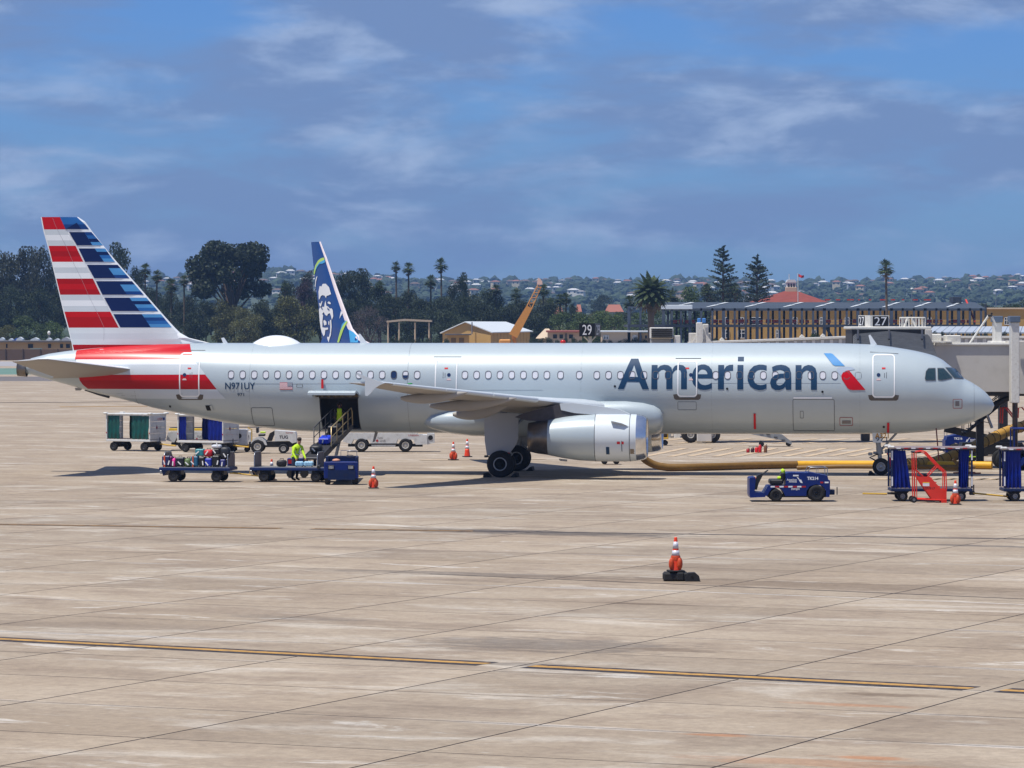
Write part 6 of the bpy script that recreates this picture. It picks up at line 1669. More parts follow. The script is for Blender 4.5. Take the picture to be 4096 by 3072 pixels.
def face_bits(t, c, f, r=.098):
    c, f = Vector(c), Vector(f).normalized(); s = f.cross(Vector((0, 0, 1))).normalized(); u = s.cross(f)
    mb = MB(); vs, fs = [], []
    for i in range(7):
        a = math.pi * .5 * i / 6 * 1.25
        for k in range(16):
            b = 2 * math.pi * k / 16; d = u * math.cos(a) + (s * math.cos(b) - f * math.sin(b)) * math.sin(a)
            back = max(0, -d.dot(f)); lim = 1.11 if (d.dot(f) < .35 or d.dot(u) > .55) else .93
            vs.append(c + d * r * lim + u * .01)
    for i in range(6):
        for k in range(16): fs.append((i * 16 + k, i * 16 + (k + 1) % 16, (i + 1) * 16 + (k + 1) % 16, (i + 1) * 16 + k))
    mb.add(vs, fs, 0, True); mb.build('hair', [M_HAIR], t)
    mb = MB(); mb.ball(c + f * r * 1.02 - u * .03, (.016, .016, .022), 8, 5); mb.build('nose', [M_SKIN], t)
    for q in (-1, 1):
        mb = MB(); mb.ball(c + s * q * r * .96 - u * .02, (.014, .022, .03), 8, 5); mb.build('ear', [M_SKIN], t)
        mb = MB(); mb.ball(c + f * r * .90 + s * q * .036, (.012, .012, .008), 6, 4); mb.build('eye', [M_BK], t)
    mb = MB(); mb.ball(c + f * r * .86 - u * .072, (.024, .024, .006), 8, 4); mb.build('mouth', [mat('lips', (140, 76, 66), .6)], t)
face_bits(wk, (.25, -.095, 1.785), (.72, -.62, -.32))
def band_loop(t, c, rx, ry, tilt, h=.05, m=None, name='reflective_band'):
    mb = MB(); n = 20; vs = []
    for z in (-h / 2, h / 2):
        for k in range(n):
            a = 2 * math.pi * k / n; vs.append((c[0] + rx * math.cos(a), c[1] + ry * math.sin(a), c[2] + z + tilt * math.cos(a)))
    mb.add(vs, [(k, (k + 1) % n, n + (k + 1) % n, n + k) for k in range(n)], 0, True); return mb.build(name, [m or M_SILT], t)
band_loop(wk, (.075, -.012, 1.16), .20, .185, -.03); band_loop(wk, (.045, 0, 1.03), .165, .155, 0, .10, M_HIV, 'vest_hem')
mb = MB(); mb.tube([(.02, -.18, 1.50), (.06, -.215, 1.38), (.09, -.20, 1.22)], .022, 5); mb.tube([(.30, -.05, 1.52), (.30, -.13, 1.38), (.22, -.16, 1.22)], .022, 5); mb.build('shoulder_band', [M_SILT], wk)
# the colleague kneeling in the hold
J2 = {'pelvis': (0, .12, .30, .15, .85), 'waist': (0, .06, .44, .14, .85), 'chest': (0, .0, .66, .17, .8), 'upper': (0, -.03, .80, .14, .8), 'neck': (0, -.05, .89, .06), 'jaw': (0, -.09, .95, .075), 'skull': (0, -.08, 1.05, .096),
      'hipl': (-.12, .06, .26, .1), 'kneel': (-.16, -.30, .16, .08), 'anklel': (-.14, .12, .07, .055), 'hipr': (.12, .06, .26, .1), 'kneer': (.16, -.30, .16, .08), 'ankler': (.14, .12, .07, .055), 'shl': (-.21, -.03, .77, .08), 'ell': (-.27, -.12, .52, .06), 'wrl': (-.16, -.30, .40, .042), 'shr': (.21, -.03, .77, .08), 'elr': (.27, -.12, .52, .06), 'wrr': (.16, -.30, .40, .042)}
B2 = [('pelvis', 'waist', 1), ('waist', 'chest', 1), ('chest', 'upper', 1), ('upper', 'neck', 2), ('neck', 'jaw', 2), ('jaw', 'skull', 2), ('pelvis', 'hipl', 0), ('hipl', 'kneel', 0), ('kneel', 'anklel', 0), ('pelvis', 'hipr', 0), ('hipr', 'kneer', 0), ('kneer', 'ankler', 0), ('upper', 'shl', 0), ('shl', 'ell', 0), ('ell', 'wrl', 2), ('upper', 'shr', 0), ('shr', 'elr', 0), ('elr', 'wrr', 2)]
hand(J2, B2, 'l', 'wrl', J2['wrl'][:3], (.2, -.6, -.5), 2); hand(J2, B2, 'r', 'wrr', J2['wrr'][:3], (-.2, -.6, -.5), 2)
hp_ = at(339.5, 425, 179.4)
k2 = person('worker in a green hi-vis vest kneeling inside the open hold', (hp_.x, hp_.y, DZ0 + .05), J2, B2, [mat('dark_clothes', (24, 24, 30), .8), M_HIV, mat('skin_deep', (82, 54, 42), .55), M_BOOT])
face_bits(k2, (0, -.085, 1.06), (.0, -.97, -.2), .096)
# ------------------------------------------------------------------ jet bridges
M_JB = mat('bridge_beige', (196, 192, 184), .55, var=.05, scale=.8, dirt=(170, 164, 154), dirt_amt=.35)
M_JBW = mat('bridge_white', (214, 212, 204), .5, var=.06, dirt=(170, 160, 146), dirt_amt=.4)
M_JBG = mat('bellows_grey', (118, 120, 122), .7, var=.15, scale=3)
M_JBD = mat('bridge_dark', (44, 44, 46), .6, var=.15)
M_CAP = mat('cap_bluegrey', (84, 100, 120), .5)
def boxp(name, px0, px1, py0, py1, Y0, Y1, m, parent, ch=.03, o=Vector((0, 0, 0))):
    a, b = at(px0, py1, Y0), at(px1, py0, Y0)
    mb = MB(); mb.box(((a.x + b.x) / 2 - o.x, (Y0 + Y1) / 2 - o.y, (a.z + b.z) / 2), (b.x - a.x, Y1 - Y0, b.z - a.z), 0, ch=ch); return mb.build(name, [m], parent)
O27 = Vector((at(930, 400, 186).x, 186, 0))
jb = thing('jet_bridge', 'beige jet bridge with gate sign 27 docked at the nose of the silver airliner', 'jet bridge', O27)
boxp('tunnel', 931.5, 1014, 345, 392, 186, 188.8, M_JB, jb, .02, O27); boxp('tunnel', 1014.2, 1075, 341, 394, 185.8, 189.2, M_JB, jb, .02, O27)
boxp('roof_edge', 936, 1014, 343, 345.4, 185.9, 188.9, M_JBW, jb, .02, O27); boxp('floor_beam', 940, 1075, 392.2, 396, 186.2, 188.6, M_JBD, jb, .02, O27)
boxp('cab', 852, 931, 329, 366, 184, 187.6, M_JBD, jb, .02, O27); boxp('cab_roof', 850.6, 931.5, 326.6, 329.4, 183.95, 187.9, M_JBW, jb, .03, O27)
boxp('cab_wall', 925, 932, 329.5, 392, 183.9, 187.7, M_JB, jb, .02, O27)
for k in range(10):                                # folding canopy, one fold behind the other
    Yk = 183.9 - .31 * k; dz = .085 * k
    l, p_, r_ = at(853 - k * .2, 334, 183.9), at(889, 331, 183.9), at(930, 334.5, 183.9)
    pr = [(l.x - O27.x, l.z - dz - 1.9), (l.x - O27.x, l.z - dz - .12), (l.x - O27.x + .12, l.z - dz), (p_.x - O27.x, p_.z - dz), (r_.x - O27.x - .12, r_.z - dz), (r_.x - O27.x, r_.z - dz - .12), (r_.x - O27.x, r_.z - dz - 1.9), (r_.x - O27.x - .16, r_.z - dz - 1.9), (r_.x - O27.x - .16, r_.z - dz - .2), (p_.x - O27.x, p_.z - dz - .16), (l.x - O27.x + .16, l.z - dz - .2), (l.x - O27.x + .16, l.z - dz - 1.9)]
    mb = MB(); mb.prism(pr, Yk - O27.y - .12, Yk - O27.y + .07, 0); mb.build('bellows_fold', [M_JBG], jb)
for a in (858, 889, 922):
    q0, q1 = at(a, 332.5, 183.6), at(a, 347, 181.4); bar('bellows_strap', [q0 - O27 + Vector((0, -.1, .12)), q1 - O27 + Vector((0, 0, .35))], .05, M_DKG, jb)
boxp('roof_unit', 946.7, 961, 335.2, 343.4, 186, 187.5, M_JBW, jb, .03, O27); boxp('roof_unit', 931, 941.5, 334, 343, 186.8, 187.9, M_JBW, jb, .03, O27); boxp('roof_tray', 932, 952, 341, 342.6, 185.7, 186.4, M_JBW, jb, .01, O27)
boxp('lift_column', 1011, 1019.5, 322, 403, 184.6, 185.3, M_JBW, jb, .03, O27); boxp('column_cap', 1010, 1020.5, 316, 322.2, 184.5, 185.4, M_CAP, jb, .02, O27)
boxp('lift_column', 993.8, 1002, 322, 344, 189.2, 189.9, M_JBW, jb, .03, O27); boxp('column_cap', 992.8, 1003, 316, 322.2, 189.1, 190, M_CAP, jb, .02, O27)
boxp('column_foot', 991.5, 1006, 341, 344.2, 188.4, 190.1, M_JBW, jb, .03, O27)
q = at(1015, 403, 184.95); mb = MB(); mb.cyl((q.x - O27.x, q.y - O27.y, q.z), (q.x - O27.x, q.y - O27.y, .4), .13, n=14); mb.build('lift_piston', [mat('piston_steel', (70, 66, 64), .35, .7, dirt=(120, 64, 34), dirt_amt=.7)], jb)
boxp('bogie_frame', 1003, 1030, 449, 455, 184.3, 186.2, M_JBD, jb, .05, O27)
for k in (1006, 1024):
    q = at(k, 460, 184.8); obj('wheel', wheel_mesh(.45, .3, .2, M_RUB, M_RIM, M_DKG, 20), jb, (q.x - O27.x, -.9, .45)); obj('wheel', wheel_mesh(.45, .3, .2, M_RUB, M_RIM, M_DKG, 20), jb, (q.x - O27.x, .6, .45))
boxp('service_leg', 977, 984, 395, 462, 187.4, 187.9, M_JBD, jb, .02, O27)
a, b = at(984, 410, 187), at(1011, 396.5, 187); bar('strut', [a - O27, b - O27], .16, M_JBD, jb); bar('strut', [at(986, 412, 187) - O27, at(992, 428, 187) - O27], .07, M_CHR, jb)
for k in range(8):                                 # service stair
    p0 = at(965 + k * 4.2, 432 - k * 3.4, 187.4) - O27; mb = MB(); mb.box((p0.x, p0.y, p0.z), (.26, .7, .04), 0); mb.build('stair_tread', [M_DKG], jb)
for s_ in (-.36, .36):
    bar('stair_stringer', [at(962, 436, 187.4) - O27 + Vector((0, s_, 0)), at(998, 406, 187.4) - O27 + Vector((0, s_, 0))], .05, M_JBD, jb); bar('stair_rail', [at(962, 424, 187.4) - O27 + Vector((0, s_, 0)), at(998, 396, 187.4) - O27 + Vector((0, s_, 0))], .025, M_DKG, jb)
    for k in range(6): p0 = at(963 + k * 6.6, 436 - k * 5.6, 187.4) - O27 + Vector((0, s_, 0)); bar('stair_post', [p0, p0 + Vector((0, 0, .62))], .018, M_DKG, jb)
for s_ in (-.5, .4): bar('hand_rail', [at(1001, 419, 187) - O27 + Vector((0, s_, -.2)), at(1001.5, 408, 187) - O27 + Vector((0, s_, 0)), at(1006, 407.5, 187) - O27 + Vector((0, s_, 0)), at(1014, 418, 187) - O27 + Vector((0, s_, 0)), at(1016, 424, 187) - O27 + Vector((0, s_, 0))], .035, M_STD, jb)
bar('hand_rail', [at(1018, 418, 186.4) - O27, at(1018.5, 408, 186.4) - O27, at(1022, 407.5, 186.4) - O27, at(1032, 419, 186.4) - O27], .035, M_STD, jb)
for (a, b, c, w) in (((904.2, 326.8), (909.5, 317.2), (915.6, 326.8), .05), ((970, 343), (990, 315.6), (996.5, 327), .05)):
    l, t_, r_ = [at(*v, 187) - O27 for v in (a, b, c)]
    bar('a_frame', [l, t_ + Vector((-.07, 0, 0))], w, M_JBW, jb); bar('a_frame', [r_, t_ + Vector((.07, 0, 0))], w, M_JBW, jb)
    mb = MB(); mb.box((t_.x, t_.y, t_.z + .0), (.22, .22, .12), 0, ch=.04); mb.box((t_.x + .08, t_.y, t_.z + .09), (.1, .1, .1), 0, ch=.03); mb.build('floodlight', [M_BK], jb)
fr0, fr1 = at(900.8, 326.8, 186.5) - O27, at(924, 317.6, 186.5) - O27
for y_ in (0, 1.0):
    bar('roof_railing', [(fr0.x, y_, fr0.z), (fr0.x, y_, fr1.z), (fr1.x, y_, fr1.z), (fr1.x, y_, fr0.z)], .028, M_JBW, jb)
    for k in range(1, 7): x_ = fr0.x + (fr1.x - fr0.x) * k / 7; bar('railing_post', [(x_, y_, fr0.z), (x_, y_, fr1.z)], .018, M_JBW, jb)
# sign 27
sg_ = thing('gate_sign', 'black and white gate sign reading 27 on the jet bridge cab roof', 'sign', Vector((at(872, 328, 184).x, 184, at(872, 326.7, 184).z)))
k = mpp(184)
fw, hh = 17.2 * k, 11.4 * k
mb = MB(); pl = [(-1.6 * k, 0), (fw, 0), (fw, .35), (-4.5 * k, 1.5), (-11.6 * k, 1.1), (-6 * k, .25)]
vsz = [(x, y, 0) for x, y in pl] + [(x, y, hh) for x, y in pl]; n = len(pl)
mb.add(vsz, [(i, (i + 1) % n, n + (i + 1) % n, n + i) for i in range(n)] + [tuple(range(n - 1, -1, -1)), tuple(range(n, 2 * n))], 0); mb.build('cabinet', [M_JBW], sg_)
M_SGB = mat('sign_black', (16, 18, 24), .35)
mb = MB(); mb.box((fw / 2 - .1 * k, -.012, hh / 2 - .005), (fw * .9, .02, hh * .86), 0); mb.build('sign_face', [M_SGB], sg_)
mb = MB(); word(mb, '27', (fw / 2, -.026, hh / 2 - .01), (1, 0, 0), (0, 0, 1), w=fw * .72, h=hh * .74, bold=.0, centre=True); mb.build('sign_number', [M_LTX], sg_)
d_s = Vector((5.6 * k, -.85, 0)).normalized(); o_s = Vector((-11.6 * k, 1.1, 0)); ln = math.hypot(5.6 * k, .85)
nrm = Vector((d_s.y, -d_s.x, 0))
mb = MB(); q = [o_s + d_s * ln * .08 + nrm * .01, o_s + d_s * ln * .92 + nrm * .01]; mb.add([(*q[0][:2], hh * .07), (*q[1][:2], hh * .07), (*q[1][:2], hh * .93), (*q[0][:2], hh * .93)], [(0, 1, 2, 3)]); mb.build('side_sign_face', [M_SGB], sg_)
mb = MB(); word(mb, '27', o_s + d_s * ln * .14 + nrm * .022 + Vector((0, 0, hh * .12)), d_s, (0, 0, 1), w=ln * .72, h=hh * .74, bold=.0); mb.build('side_sign_number', [M_LTX], sg_)

# the long bridge running behind the airliner
OB = Vector((at(860, 430, 226).x, 226, 0))
lb = thing('jet_bridge', 'long white ribbed jet bridge running behind the silver airliner', 'jet bridge', OB)
def topy(px): return interp([(690, 343.2), (825, 338.2), (850, 337.2), (1100, 337.2)], px)
mb = MB(); pr = []
for px in (690, 825, 850, 1060): pr.append((at(px, topy(px), 226).x - OB.x, at(px, topy(px), 226).z))
pr += [(pr[-1][0], 3.2), (pr[0][0], 2.95)]
mb.prism(pr, 0, 3.0, 0); mb.build('tunnel', [mat('bridge_panel', (172, 174, 176), .55, var=.06)], lb)
for px in range(694, 1056, 9):
    z = at(px, topy(px) + 1.3, 226).z; x0 = at(px, 340, 226).x - OB.x; w_ = 4.6 * mpp(226)
    mb = MB(); mb.prism([(x0 + w_ * .14, z), (x0 + w_ * .86, z), (x0 + w_, 3.3), (x0, 3.3)], -.10, -.003, 0); mb.build('wall_rib', [M_JBW], lb)
for (p0, p1) in ((690, 825), (825, 850), (850, 1060)):
    a, b = at(p0, topy(p0), 226) - OB, at(p1, topy(p1), 226) - OB
    mb = MB(); mb.prism([(a.x, a.z - .05), (b.x, b.z - .05), (b.x, b.z + .06), (a.x, a.z + .06)], -.16, 3.1, 0); mb.build('roof_rail', [M_JBW], lb)
for px in (722, 802, 823): q = at(px, topy(px) - 1.2, 226) - OB; mb = MB(); mb.box((q.x, .1, q.z + .05), (.22, .22, .22), 0, rot=Matrix.Rotation(R(45), 3, 'Y'), ch=.02); mb.build('roof_lamp', [M_JBW], lb)
boxp('end_pylon', 696.5, 702.5, 322.5, 345, 225.2, 225.8, M_JBW, lb, .03, OB); boxp('end_pylon', 702.9, 708.5, 324, 345, 225.9, 226.5, M_JBW, lb, .03, OB); boxp('end_wall', 690.5, 711, 333, 404, 226.6, 229, M_JB, lb, .03, OB)
for a in (697.5, 702.5): boxp('blue_lamp', a, a + 3.4, 318.2, 323, 225.4, 225.8, mat('lamp_blue', (70, 130, 196), .4), lb, .03, OB)
for a, b, c, d in (((692, 343), (697, 334), (697, 343), None), ((713, 343.5), (706, 334), (706, 343), None)):
    p0, p1, p2 = [at(*v, 225.4) - OB for v in (a, b, c)]; mb = MB(); mb.prism([(p0.x, p0.z), (p1.x, p1.z), (p2.x, p2.z)], -.7, -.5, 0); mb.build('gusset', [M_JBW], lb)
boxp('bogie_column', 697, 712, 392, 442, 225.2, 226.4, M_JB, lb, .05, OB)
for a in (695, 717):
    q = gnd(a, 445.8); obj('wheel', wheel_mesh(.47, .35, .2, M_RUB, M_HUB, M_DKG, 20), lb, (q.x - OB.x, -2.6 + 2.2, .47)); obj('wheel', wheel_mesh(.47, .35, .2, M_RUB, M_HUB, M_DKG, 20), lb, (q.x - OB.x, 1.6, .47))
boxp('support_leg', 1000, 1008, 382, 441, 227, 228, M_JBD, lb, .05, OB); boxp('support_leg', 862, 870, 382, 441, 227, 228, M_JBD, lb, .05, OB)
# louvred plant unit beyond it
OP = Vector((at(662, 440, 236).x, 236, 0))
pu = thing('plant_unit', 'white rooftop plant unit with dark louvres above the fuselage', 'plant unit', OP)
boxp('cabinet', 650.6, 673.5, 327.5, 338.6, 236.1, 238, M_JBW, pu, .03, OP)
for k in range(5): boxp('louvre', 651.5, 672.5, 328.6 + k * 2.0, 329.7 + k * 2.0, 235.85, 236.2, mat('louvre_dark', (38, 36, 36), .6), pu, .005, OP)
boxp('lower_body', 651, 671, 338.7, 440.5, 236.3, 238, mat('plant_grey', (150, 152, 152), .6, var=.1), pu, .03, OP); boxp('side_box', 674.2, 680.5, 335.5, 441, 236, 237, M_JBW, pu, .03, OP)
# sign 29
OS = Vector((at(590, 340, 232).x, 232, 0)); k = mpp(232)
s29 = thing('gate_sign', 'black gate sign reading 29 on a pole beyond the fuselage', 'sign', OS)
z0, z1 = at(590, 336.4, 232).z, at(590, 323.3, 232).z
mb = MB(); pl = [(-10.8 * k, 0), (5.0 * k, -.0), (10.8 * k, 1.1), (7 * k, 1.9), (-9.4 * k, 1.0)]
n = len(pl); vsz = [(x, y, z0) for x, y in pl] + [(x, y, z1) for x, y in pl]
mb.add(vsz, [(i, (i + 1) % n, n + (i + 1) % n, n + i) for i in range(n)] + [tuple(range(n - 1, -1, -1)), tuple(range(n, 2 * n))], 0); mb.build('cabinet', [M_SGB], s29)
mb = MB(); word(mb, '29', (-3.0 * k, -.02, (z0 + z1) / 2), (1, 0, 0), (0, 0, 1), w=9.2 * k, h=10.2 * k, bold=0.0, centre=True); mb.build('sign_number', [M_LTX], s29)
d_s = Vector((5.8 * k, 1.1, 0)); ln = d_s.length; d_s.normalize(); nr = Vector((d_s.y, -d_s.x, 0))
mb = MB(); word(mb, '29', Vector((5.0 * k, 0, z0 + 1.6 * k)) + d_s * ln * .2 + nr * .02, d_s, (0, 0, 1), w=ln * .6, h=10 * k, bold=0.0); mb.build('side_sign_number', [M_LTX], s29)
bar('pole', [(0, .5, 0), (0, .5, z0 + .1)], .12, M_JBW, s29); bar('bracket', [(-.35, .3, z0), (0, .5, z0 - .35), (.35, .6, z0)], .05, M_JBW, s29)

# ------------------------------------------------------------------ the second airliner, blue fin above the roofline
AD = 273.0; AL = R(60); kA = mpp(AD)
fx = at(311, 343, AD).x
al = thing('airliner', 'white airliner with blue fin bearing a white portrait emblem, parked beyond', 'airplane', (fx, AD, 0), -AL)
def a2(cx_, cy_): # emblem drawing -> fin coordinates (forward, up)
    px, py = (900 + cx_ / 2.212) / 4, (850 + cy_ / 2.212) / 4
    X = (px - 512) / F
    u = (X * AD - fx) / (math.cos(AL) + X * math.sin(AL)); Y = AD - u * math.sin(AL)
    return u, H - (py - HY) * Y / F
M_ABL = paint('fin_blue', (0.008, 0.055, 0.22, 1), 0, .35, .3)
M_AGR = paint('fin_lime', (0.42, 0.62, 0.12, 1), 0, .4, .2); M_ALB = paint('fin_sky', (0.07, 0.34, 0.62, 1), 0, .4, .2); M_AW = paint('fin_white', (0.72, 0.73, 0.74, 1), 0, .4, .2); M_APK = paint('fin_edge', (0.70, 0.62, 0.62, 1), 0, .4)
lead = [a2(*p) for p in ((845, 258), (900, 400), (1000, 690), (1095, 945), (1130, 1030), (1190, 1100), (1255, 1150))] + [(9.4, 5.35)]
trail = [a2(*p) for p in ((762, 262), (776, 400), (800, 640), (830, 850), (862, 1150))] + [(.9, 5.2)]
L_t = sorted([(z, u) for u, z in lead]); T_t = sorted([(z, u) for u, z in trail])
zs = [5.0 + (a2(845, 258)[1] - 5.0) * k / 20 for k in range(21)]
CA = [0, .012, .04, .09, .15, .25, .4, .6, .8, 1.0]
def f2half(c, ch): return naca(c, .09) * min(ch, 4.5)
mb = MB(); n = len(CA); vs = []
for z in zs:
    a, b = interp(L_t, z), interp(T_t, z)
    for sgn in (-1, 1):
        for c in CA: vs.append((a + (b - a) * c, sgn * f2half(c, a - b), z))
m_ = 2 * n
for i in range(len(zs) - 1):
    a, b = i * m_, (i + 1) * m_
    for o_ in (0, n):
        mb.add(vs, [(a + o_ + k, a + o_ + k + 1, b + o_ + k + 1, b + o_ + k) for k in range(3)], 1, True)
        mb.add(vs, [(a + o_ + k, a + o_ + k + 1, b + o_ + k + 1, b + o_ + k) for k in range(3, n - 1)], 0, True)
    mb.add(vs, [(a + n - 1, a + 2 * n - 1, b + 2 * n - 1, b + n - 1)], 0)
mb.add(vs, [tuple(list(range((len(zs) - 1) * m_, (len(zs) - 1) * m_ + n)) + list(range((len(zs) - 1) * m_ + 2 * n - 1, (len(zs) - 1) * m_ + n - 1, -1)))], 0)
fin2 = mb.build('vertical_stabilizer', [M_ABL, M_APK], al)
def f2skin(u, z, off=.02):
    a, b = interp(L_t, z), interp(T_t, z); c = max(.0, min(1., (a - u) / (a - b))); return Vector((u, -f2half(c, a - b) - off - .01, z))
def em(pts, mi, off=.02): decal(mb, [[a2(*p) for p in pts]], f2skin, off, mi, .5, .4)
mb = MB()
em([(886, 398), (893, 418), (850, 440), (818, 480), (800, 540), (790, 552), (790, 520), (805, 470), (835, 425), (862, 405)], 1); em([(893, 418), (898, 440), (880, 452), (850, 455), (825, 485), (805, 520), (818, 480), (850, 440)], 2)
em([(1090, 958), (1098, 968), (1060, 1075), (1030, 1150), (1013, 1150), (1045, 1050), (1070, 995)], 1); em([(1070, 995), (1045, 1050), (1060, 990), (1085, 955), (1090, 958)], 2)
em([(1115, 1035), (1150, 1060), (1190, 1105), (1200, 1150), (1135, 1150), (1125, 1090)], 2)
em([(828, 562), (812, 610), (803, 670), (800, 640), (805, 600), (815, 570)], 0); em([(1045, 870), (1058, 890), (1037, 940)], 0)
kind(mb.build('fin_ribbon', [M_AW, M_AGR, M_ALB], fin2, recalc=False), 'stuff')
mb = MB()
em([(838, 772), (836, 700), (850, 650), (868, 655), (880, 632), (910, 630), (940, 660), (959, 722), (940, 732), (918, 738), (912, 758), (900, 738), (880, 730), (862, 738), (848, 762)], 0)
em([(838, 800), (856, 806), (868, 784), (876, 786), (860, 828), (848, 834)], 0); em([(925, 800), (940, 785), (958, 800), (955, 812), (938, 808)], 0)
em([(835, 862), (848, 838), (862, 846), (880, 832), (892, 838), (900, 800), (908, 780), (915, 825), (932, 832), (950, 850), (966, 848), (976, 862), (982, 920), (968, 950), (960, 915), (950, 890), (930, 898), (920, 915), (900, 905), (888, 880), (868, 900), (858, 940), (850, 1020), (842, 960)], 0)
em([(850, 1020), (858, 940), (868, 900), (880, 905), (872, 960), (870, 1015), (900, 1020), (930, 1018), (928, 1035), (900, 1040), (893, 1080), (880, 1095), (862, 1060)], 0)
em([(880, 960), (895, 950), (912, 965), (915, 990), (890, 1000)], 0); em([(962, 950), (966, 1010), (955, 1085), (938, 1120), (930, 1150), (918, 1120), (916, 1100), (935, 1100), (948, 1060), (952, 1000), (950, 950)], 0); em([(935, 960), (944, 965), (942, 1000), (932, 985)], 0)
em([(858, 838), (876, 848), (882, 862), (868, 856)], 1, .04); em([(925, 838), (950, 862), (944, 868), (928, 858)], 1, .04)
kind(mb.build('portrait_emblem', [M_AW, M_ABL], fin2, recalc=False), 'stuff')
mb = MB(); R2 = 1.88; zc2 = 3.5
mb.lathe([(-6.0, .15), (-4.5, .7), (-2, 1.15), (2, 1.7), (6, R2), (24, R2), (28, 1.7), (30.5, 1.2), (32, .6), (32.6, .05)], (0, 0, zc2), 'x', 32); mb.build('fuselage', [M_AW], al)
for sg in (-1, 1):
    mb = MB(); loft(mb, [((2.0, sg * .5, 4.4), (-2.2, sg * .5, 4.5), .1, (0, 0, 1)), ((-2.6, sg * 7.1, 5.1), (-4.2, sg * 7.1, 5.1), .09, (0, 0, 1))]); mb.build('horizontal_stabilizer', [M_AW], al)
    mb = MB(); loft(mb, [((17.5, sg * .5, 2.4), (10.5, sg * .5, 2.3), .12, (0, 0, 1)), ((14.2, sg * 6, 2.9), (10.2, sg * 6, 2.8), .11, (0, 0, 1)), ((8.4, sg * 15.5, 3.7), (6.9, sg * 15.5, 3.7), .1, (0, 0, 1))]); mb.build('wing', [M_UND], al)
    mb = MB(); mb.lathe([(12.4, .5), (13.5, .95), (15.5, 1.02), (16.6, .85), (16.6, .7), (14, .7)], (0, sg * 4.9, 1.55), 'x', 24); mb.build('engine', [M_GR2], al)
    gg = obj('main_landing_gear', None, al, (12.2, sg * 2.85, 0)); mb = MB(); mb.cyl((0, 0, .55), (0, 0, 2.4), .12, n=10); mb.build('strut', [M_GEAR], gg)
    for s_ in (-1, 1): obj('wheel', WM_MAIN, gg, (0, s_ * .45, .59))
gg = obj('nose_landing_gear', None, al, (28.2, 0, 0)); mb = MB(); mb.cyl((0, 0, .38), (0, 0, 2.2), .1, n=10); mb.build('strut', [M_GEAR], gg)
for s_ in (-1, 1): obj('wheel', WM_NOSE, gg, (0, s_ * .25, .375))
# ------------------------------------------------------------------ vegetation
def foliage(name, col, var=.45, trans=.25, brown=None):
    m = bpy.data.materials.new(name); m.use_nodes = True
    N, L = m.node_tree.nodes, m.node_tree.links
    b = N['Principled BSDF']; b.inputs['Roughness'].default_value = .65; b.inputs['Specular IOR Level'].default_value = .3
    g = N.new('ShaderNodeNewGeometry')
    r = N.new('ShaderNodeMapRange'); r.inputs['To Min'].default_value = 1 - var; r.inputs['To Max'].default_value = 1 + var
    L.new(g.outputs['Random Per Island'], r.inputs['Value'])
    oi = N.new('ShaderNodeObjectInfo'); r2 = N.new('ShaderNodeMapRange'); r2.inputs['To Min'].default_value = .8; r2.inputs['To Max'].default_value = 1.2
    L.new(oi.outputs['Random'], r2.inputs['Value'])
    mu = N.new('ShaderNodeMath'); mu.operation = 'MULTIPLY'; L.new(r.outputs['Result'], mu.inputs[0]); L.new(r2.outputs['Result'], mu.inputs[1])
    mx = N.new('ShaderNodeMix'); mx.data_type = 'RGBA'; mx.blend_type = 'MULTIPLY'; mx.inputs['Factor'].default_value = 1
    mx.inputs['A'].default_value = col; L.new(mu.outputs[0], mx.inputs['B'])
    L.new(mx.outputs['Result'], b.inputs['Base Color'])
    tr = N.new('ShaderNodeBsdfTranslucent'); L.new(mx.outputs['Result'], tr.inputs['Color'])
    ms = N.new('ShaderNodeMixShader'); ms.inputs['Fac'].default_value = trans
    out = N['Material Output']; L.new(b.outputs['BSDF'], ms.inputs[1]); L.new(tr.outputs['BSDF'], ms.inputs[2]); L.new(ms.outputs['Shader'], out.inputs['Surface'])
    return m
FO = {'dark': foliage('leaf_dark_green', (.040, .056, .030, 1)), 'euc': foliage('leaf_eucalypt', (.060, .066, .040, 1)), 'lime': foliage('leaf_fresh_green', (.085, .125, .040, 1)), 'olive': foliage('leaf_olive', (.095, .100, .036, 1)),
      'purple': foliage('leaf_purple', (.060, .040, .050, 1)), 'bare': foliage('twig_grey', (.120, .105, .105, 1), .3), 'palm': foliage('leaf_palm', (.060, .085, .035, 1)), 'dead': foliage('leaf_dry', (.20, .145, .080, 1)), 'conifer': foliage('leaf_conifer', (.034, .056, .040, 1))}
M_BARK = mat('bark', (82, 66, 54), .9, var=.3, scale=3, bump=.4); M_BARKP = mat('palm_bark', (96, 82, 68), .9, var=.25, scale=3)
def leaf_cloud(P, S, rs, flat=.0, aspect=.6):
    """Small leaf-sized faces with random tilt around points P."""
    n = len(P); a = rs.normal(size=(n, 3)); a /= np.linalg.norm(a, axis=1)[:, None]
    b = rs.normal(size=(n, 3)); b -= a * (a * b).sum(1)[:, None]; b /= np.linalg.norm(b, axis=1)[:, None]
    S = np.asarray(S)[:, None]
    A, B = a * S * .5, b * S * .5 * aspect
    V = np.stack([P - A, P + B * 1.0, P + A, P - B], 1).reshape(-1, 3)
    Fc = np.arange(4 * n).reshape(-1, 4)
    return V, Fc
def cloud_mesh(name, V, Fc, m, extra=None):
    me = bpy.data.meshes.new(name); nv, nf = len(V), len(Fc)
    me.vertices.add(nv); me.vertices.foreach_set('co', V.astype(np.float32).ravel())
    me.loops.add(nf * 4); me.loops.foreach_set('vertex_index', Fc.astype(np.int32).ravel())
    me.polygons.add(nf); me.polygons.foreach_set('loop_start', np.arange(0, nf * 4, 4, dtype=np.int32))
    me.materials.append(m); me.update(calc_edges=True); me.validate(); return me
